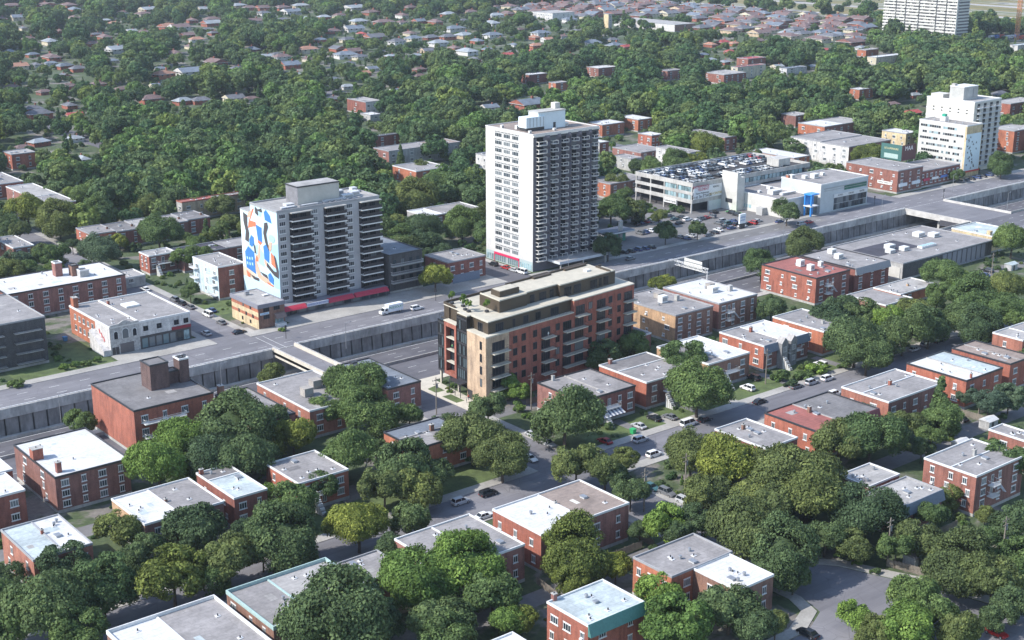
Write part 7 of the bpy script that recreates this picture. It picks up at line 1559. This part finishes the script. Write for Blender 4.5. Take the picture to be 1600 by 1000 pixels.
# the far wood: one object, instancing a few crown meshes on points
def noise2(x, y): return sin(x * .31 + 1.3 * sin(y * .17)) + cos(y * .27 + 1.7 * sin(x * .13)) + .3
def far_wood(items, name='distant_wood', label='dense mass of garden trees filling the far suburb up to the top edge'):
    MIXM = mixleaf(); src = []
    for i in range(5):
        me = crown_mesh('wood_crown', 200 + i, 64 if i < 4 else 70, 42 if i < 4 else 22, .092 if i < 4 else .085, 'round' if i < 4 else 'cone', MIXM); o = bpy.data.objects.new('wood_crown_source', me); src.append(o)
    pts = [(a[1], a[2], a[4]) for a in items]; me = bpy.data.meshes.new(name); me.from_pydata(pts, [], [])
    sc_ = me.attributes.new('size', 'FLOAT', 'POINT'); sc_.data.foreach_set('value', [a[3] for a in items])
    ix = me.attributes.new('pick', 'INT', 'POINT'); ix.data.foreach_set('value', [4 if a[5] < .07 else int(a[5] * 97) % 4 for a in items])
    ro = me.attributes.new('turn', 'FLOAT', 'POINT'); ro.data.foreach_set('value', [a[5] * 50 for a in items])
    o = link(name, me); tag(o, label, 'trees' if 'wood' in name else 'undergrowth', None, 'stuff')
    ng = bpy.data.node_groups.new('scatter', 'GeometryNodeTree'); ng.interface.new_socket('Geometry', in_out='INPUT', socket_type='NodeSocketGeometry'); ng.interface.new_socket('Geometry', in_out='OUTPUT', socket_type='NodeSocketGeometry')
    n = ng.nodes; L = ng.links; gi = n.new('NodeGroupInput'); go = n.new('NodeGroupOutput'); iop = n.new('GeometryNodeInstanceOnPoints'); gti = n.new('GeometryNodeGeometryToInstance')
    for s in reversed(src):
        oi = n.new('GeometryNodeObjectInfo'); oi.inputs['Object'].default_value = s; oi.transform_space = 'ORIGINAL'; L.new(oi.outputs['Geometry'], gti.inputs[0])
    def named(nm_, typ):
        a = n.new('GeometryNodeInputNamedAttribute'); a.data_type = typ; a.inputs['Name'].default_value = nm_; return a.outputs['Attribute']
    L.new(gi.outputs[0], iop.inputs['Points']); L.new(gti.outputs[0], iop.inputs['Instance']); iop.inputs['Pick Instance'].default_value = True
    L.new(named('pick', 'INT'), iop.inputs['Instance Index']); L.new(named('size', 'FLOAT'), iop.inputs['Scale'])
    cx = n.new('ShaderNodeCombineXYZ'); L.new(named('turn', 'FLOAT'), cx.inputs[2]); L.new(cx.outputs[0], iop.inputs['Rotation'])
    L.new(iop.outputs[0], go.inputs[0]); o.modifiers.new('scatter', 'NODES').node_group = ng
far_wood(fill[n_ind:])
ug = []; rg = random.Random(5)
for k in range(6500):
    x = rg.uniform(70, 520); y = rg.uniform(140, 520)
    if 224 - 2 < y < 240 or 303 < y < 380 or 196 < x < 216 and y < 310 or 185 < x < 203 and y > 370 or 298 < x < 318 and y > 370 or 340 < x < 512 and 370 < y < 414 or 509 < x < 538 or y < 165 and x < 232 or 216 < x < 302 and 370 < y < 396 or 156 < x < 190 and y < 386: continue
    px, py, d = proj(x, y, 0)
    if not (-30 < px < 1630 and py < 1030): continue
    s_ = rg.choice((.35, .5, .7, 1.0, 1.3))
    if any(f[0] - s_ - .3 < x < f[2] + s_ + .3 and f[1] - s_ - .3 < y < f[3] + s_ + .3 for f in FG[(int(x // 40), int(y // 40))]): continue
    if noise2(x, y) < .0: continue
    ug.append((d, x, y, s_, s_ * .5, rg.random()))
far_wood(ug, 'undergrowth', 'low shrubs and hedges growing thickly in the yards between the houses')

# tree labels: tone, nearest landmark, order
TW = dict(d='dark green', g='mid green', b='bright green', y='yellow green', o='olive green', c='blue green', p='purple')
for t in TREES:
    e, px, py, tone, kind, rad, d, _ = t
    best = min(LAND, key=lambda l: (l[0] - px) ** 2 + 2.2 * (l[1] - py) ** 2)
    dx, dy = px - best[0], py - best[1]
    rel = ('right of' if dx > 0 else 'left of') if abs(dx) > abs(dy) * .9 else ('below' if dy > 0 else 'above')
    t[7] = (('conical ' if kind == 'cone' else '') + TW[tone], ('broad ' if rad * FPX / d > 38 else 'small ' if rad * FPX / d < 17 else ''), rel, best[2], '' if -dx * dx - dy * dy > -9000 else 'well ')
gr = defaultdict(list)
for t in TREES: gr[t[7]].append(t)
for k, L in gr.items():
    L.sort(key=lambda t: t[1])
    for i, t in enumerate(L):
        o_ = '' if len(L) == 1 else ', ' + ordinal(i + 1) + ' from left'
        lb = '%s%s tree %s%s %s%s' % (k[1], k[0], k[4], k[2], k[3], o_)
        if len(lb.split()) > 16: lb = '%s%s tree %s%s %s%s' % (k[1], k[0], k[4], k[2], k[3][4:], o_)
        if len(lb.split()) > 16: lb = '%s%s tree %s%s %s%s' % (k[1], k[0], k[4].replace('well ', 'far ') if False else '', k[2], k[3][4:], o_)
        t[0]['label'] = lb
    for t in L: t[0]['group'] = 'garden and street trees'
for o in bpy.data.objects:
    if 'group' in o.keys() and o['group'] is None: del o['group']

# ---------------------------------------------------------------- air
m = MB(); m.box(-500, -600, -9, 3000, 3200, 140, plain('haze air', (1, 1, 1)))
hz = link('haze', m.mesh('haze')); hz['kind'] = 'stuff'
hm = bpy.data.materials.new('haze air volume'); hm.use_nodes = True; nt = hm.node_tree; nt.nodes.clear()
o_ = nt.nodes.new('ShaderNodeOutputMaterial'); pv = nt.nodes.new('ShaderNodeVolumePrincipled'); pv.inputs['Color'].default_value = (.80, .88, 1.0, 1); pv.inputs['Density'].default_value = .00006; pv.inputs['Anisotropy'].default_value = .2
nt.links.new(pv.outputs[0], o_.inputs['Volume']); hz.data.materials.clear(); hz.data.materials.append(hm)
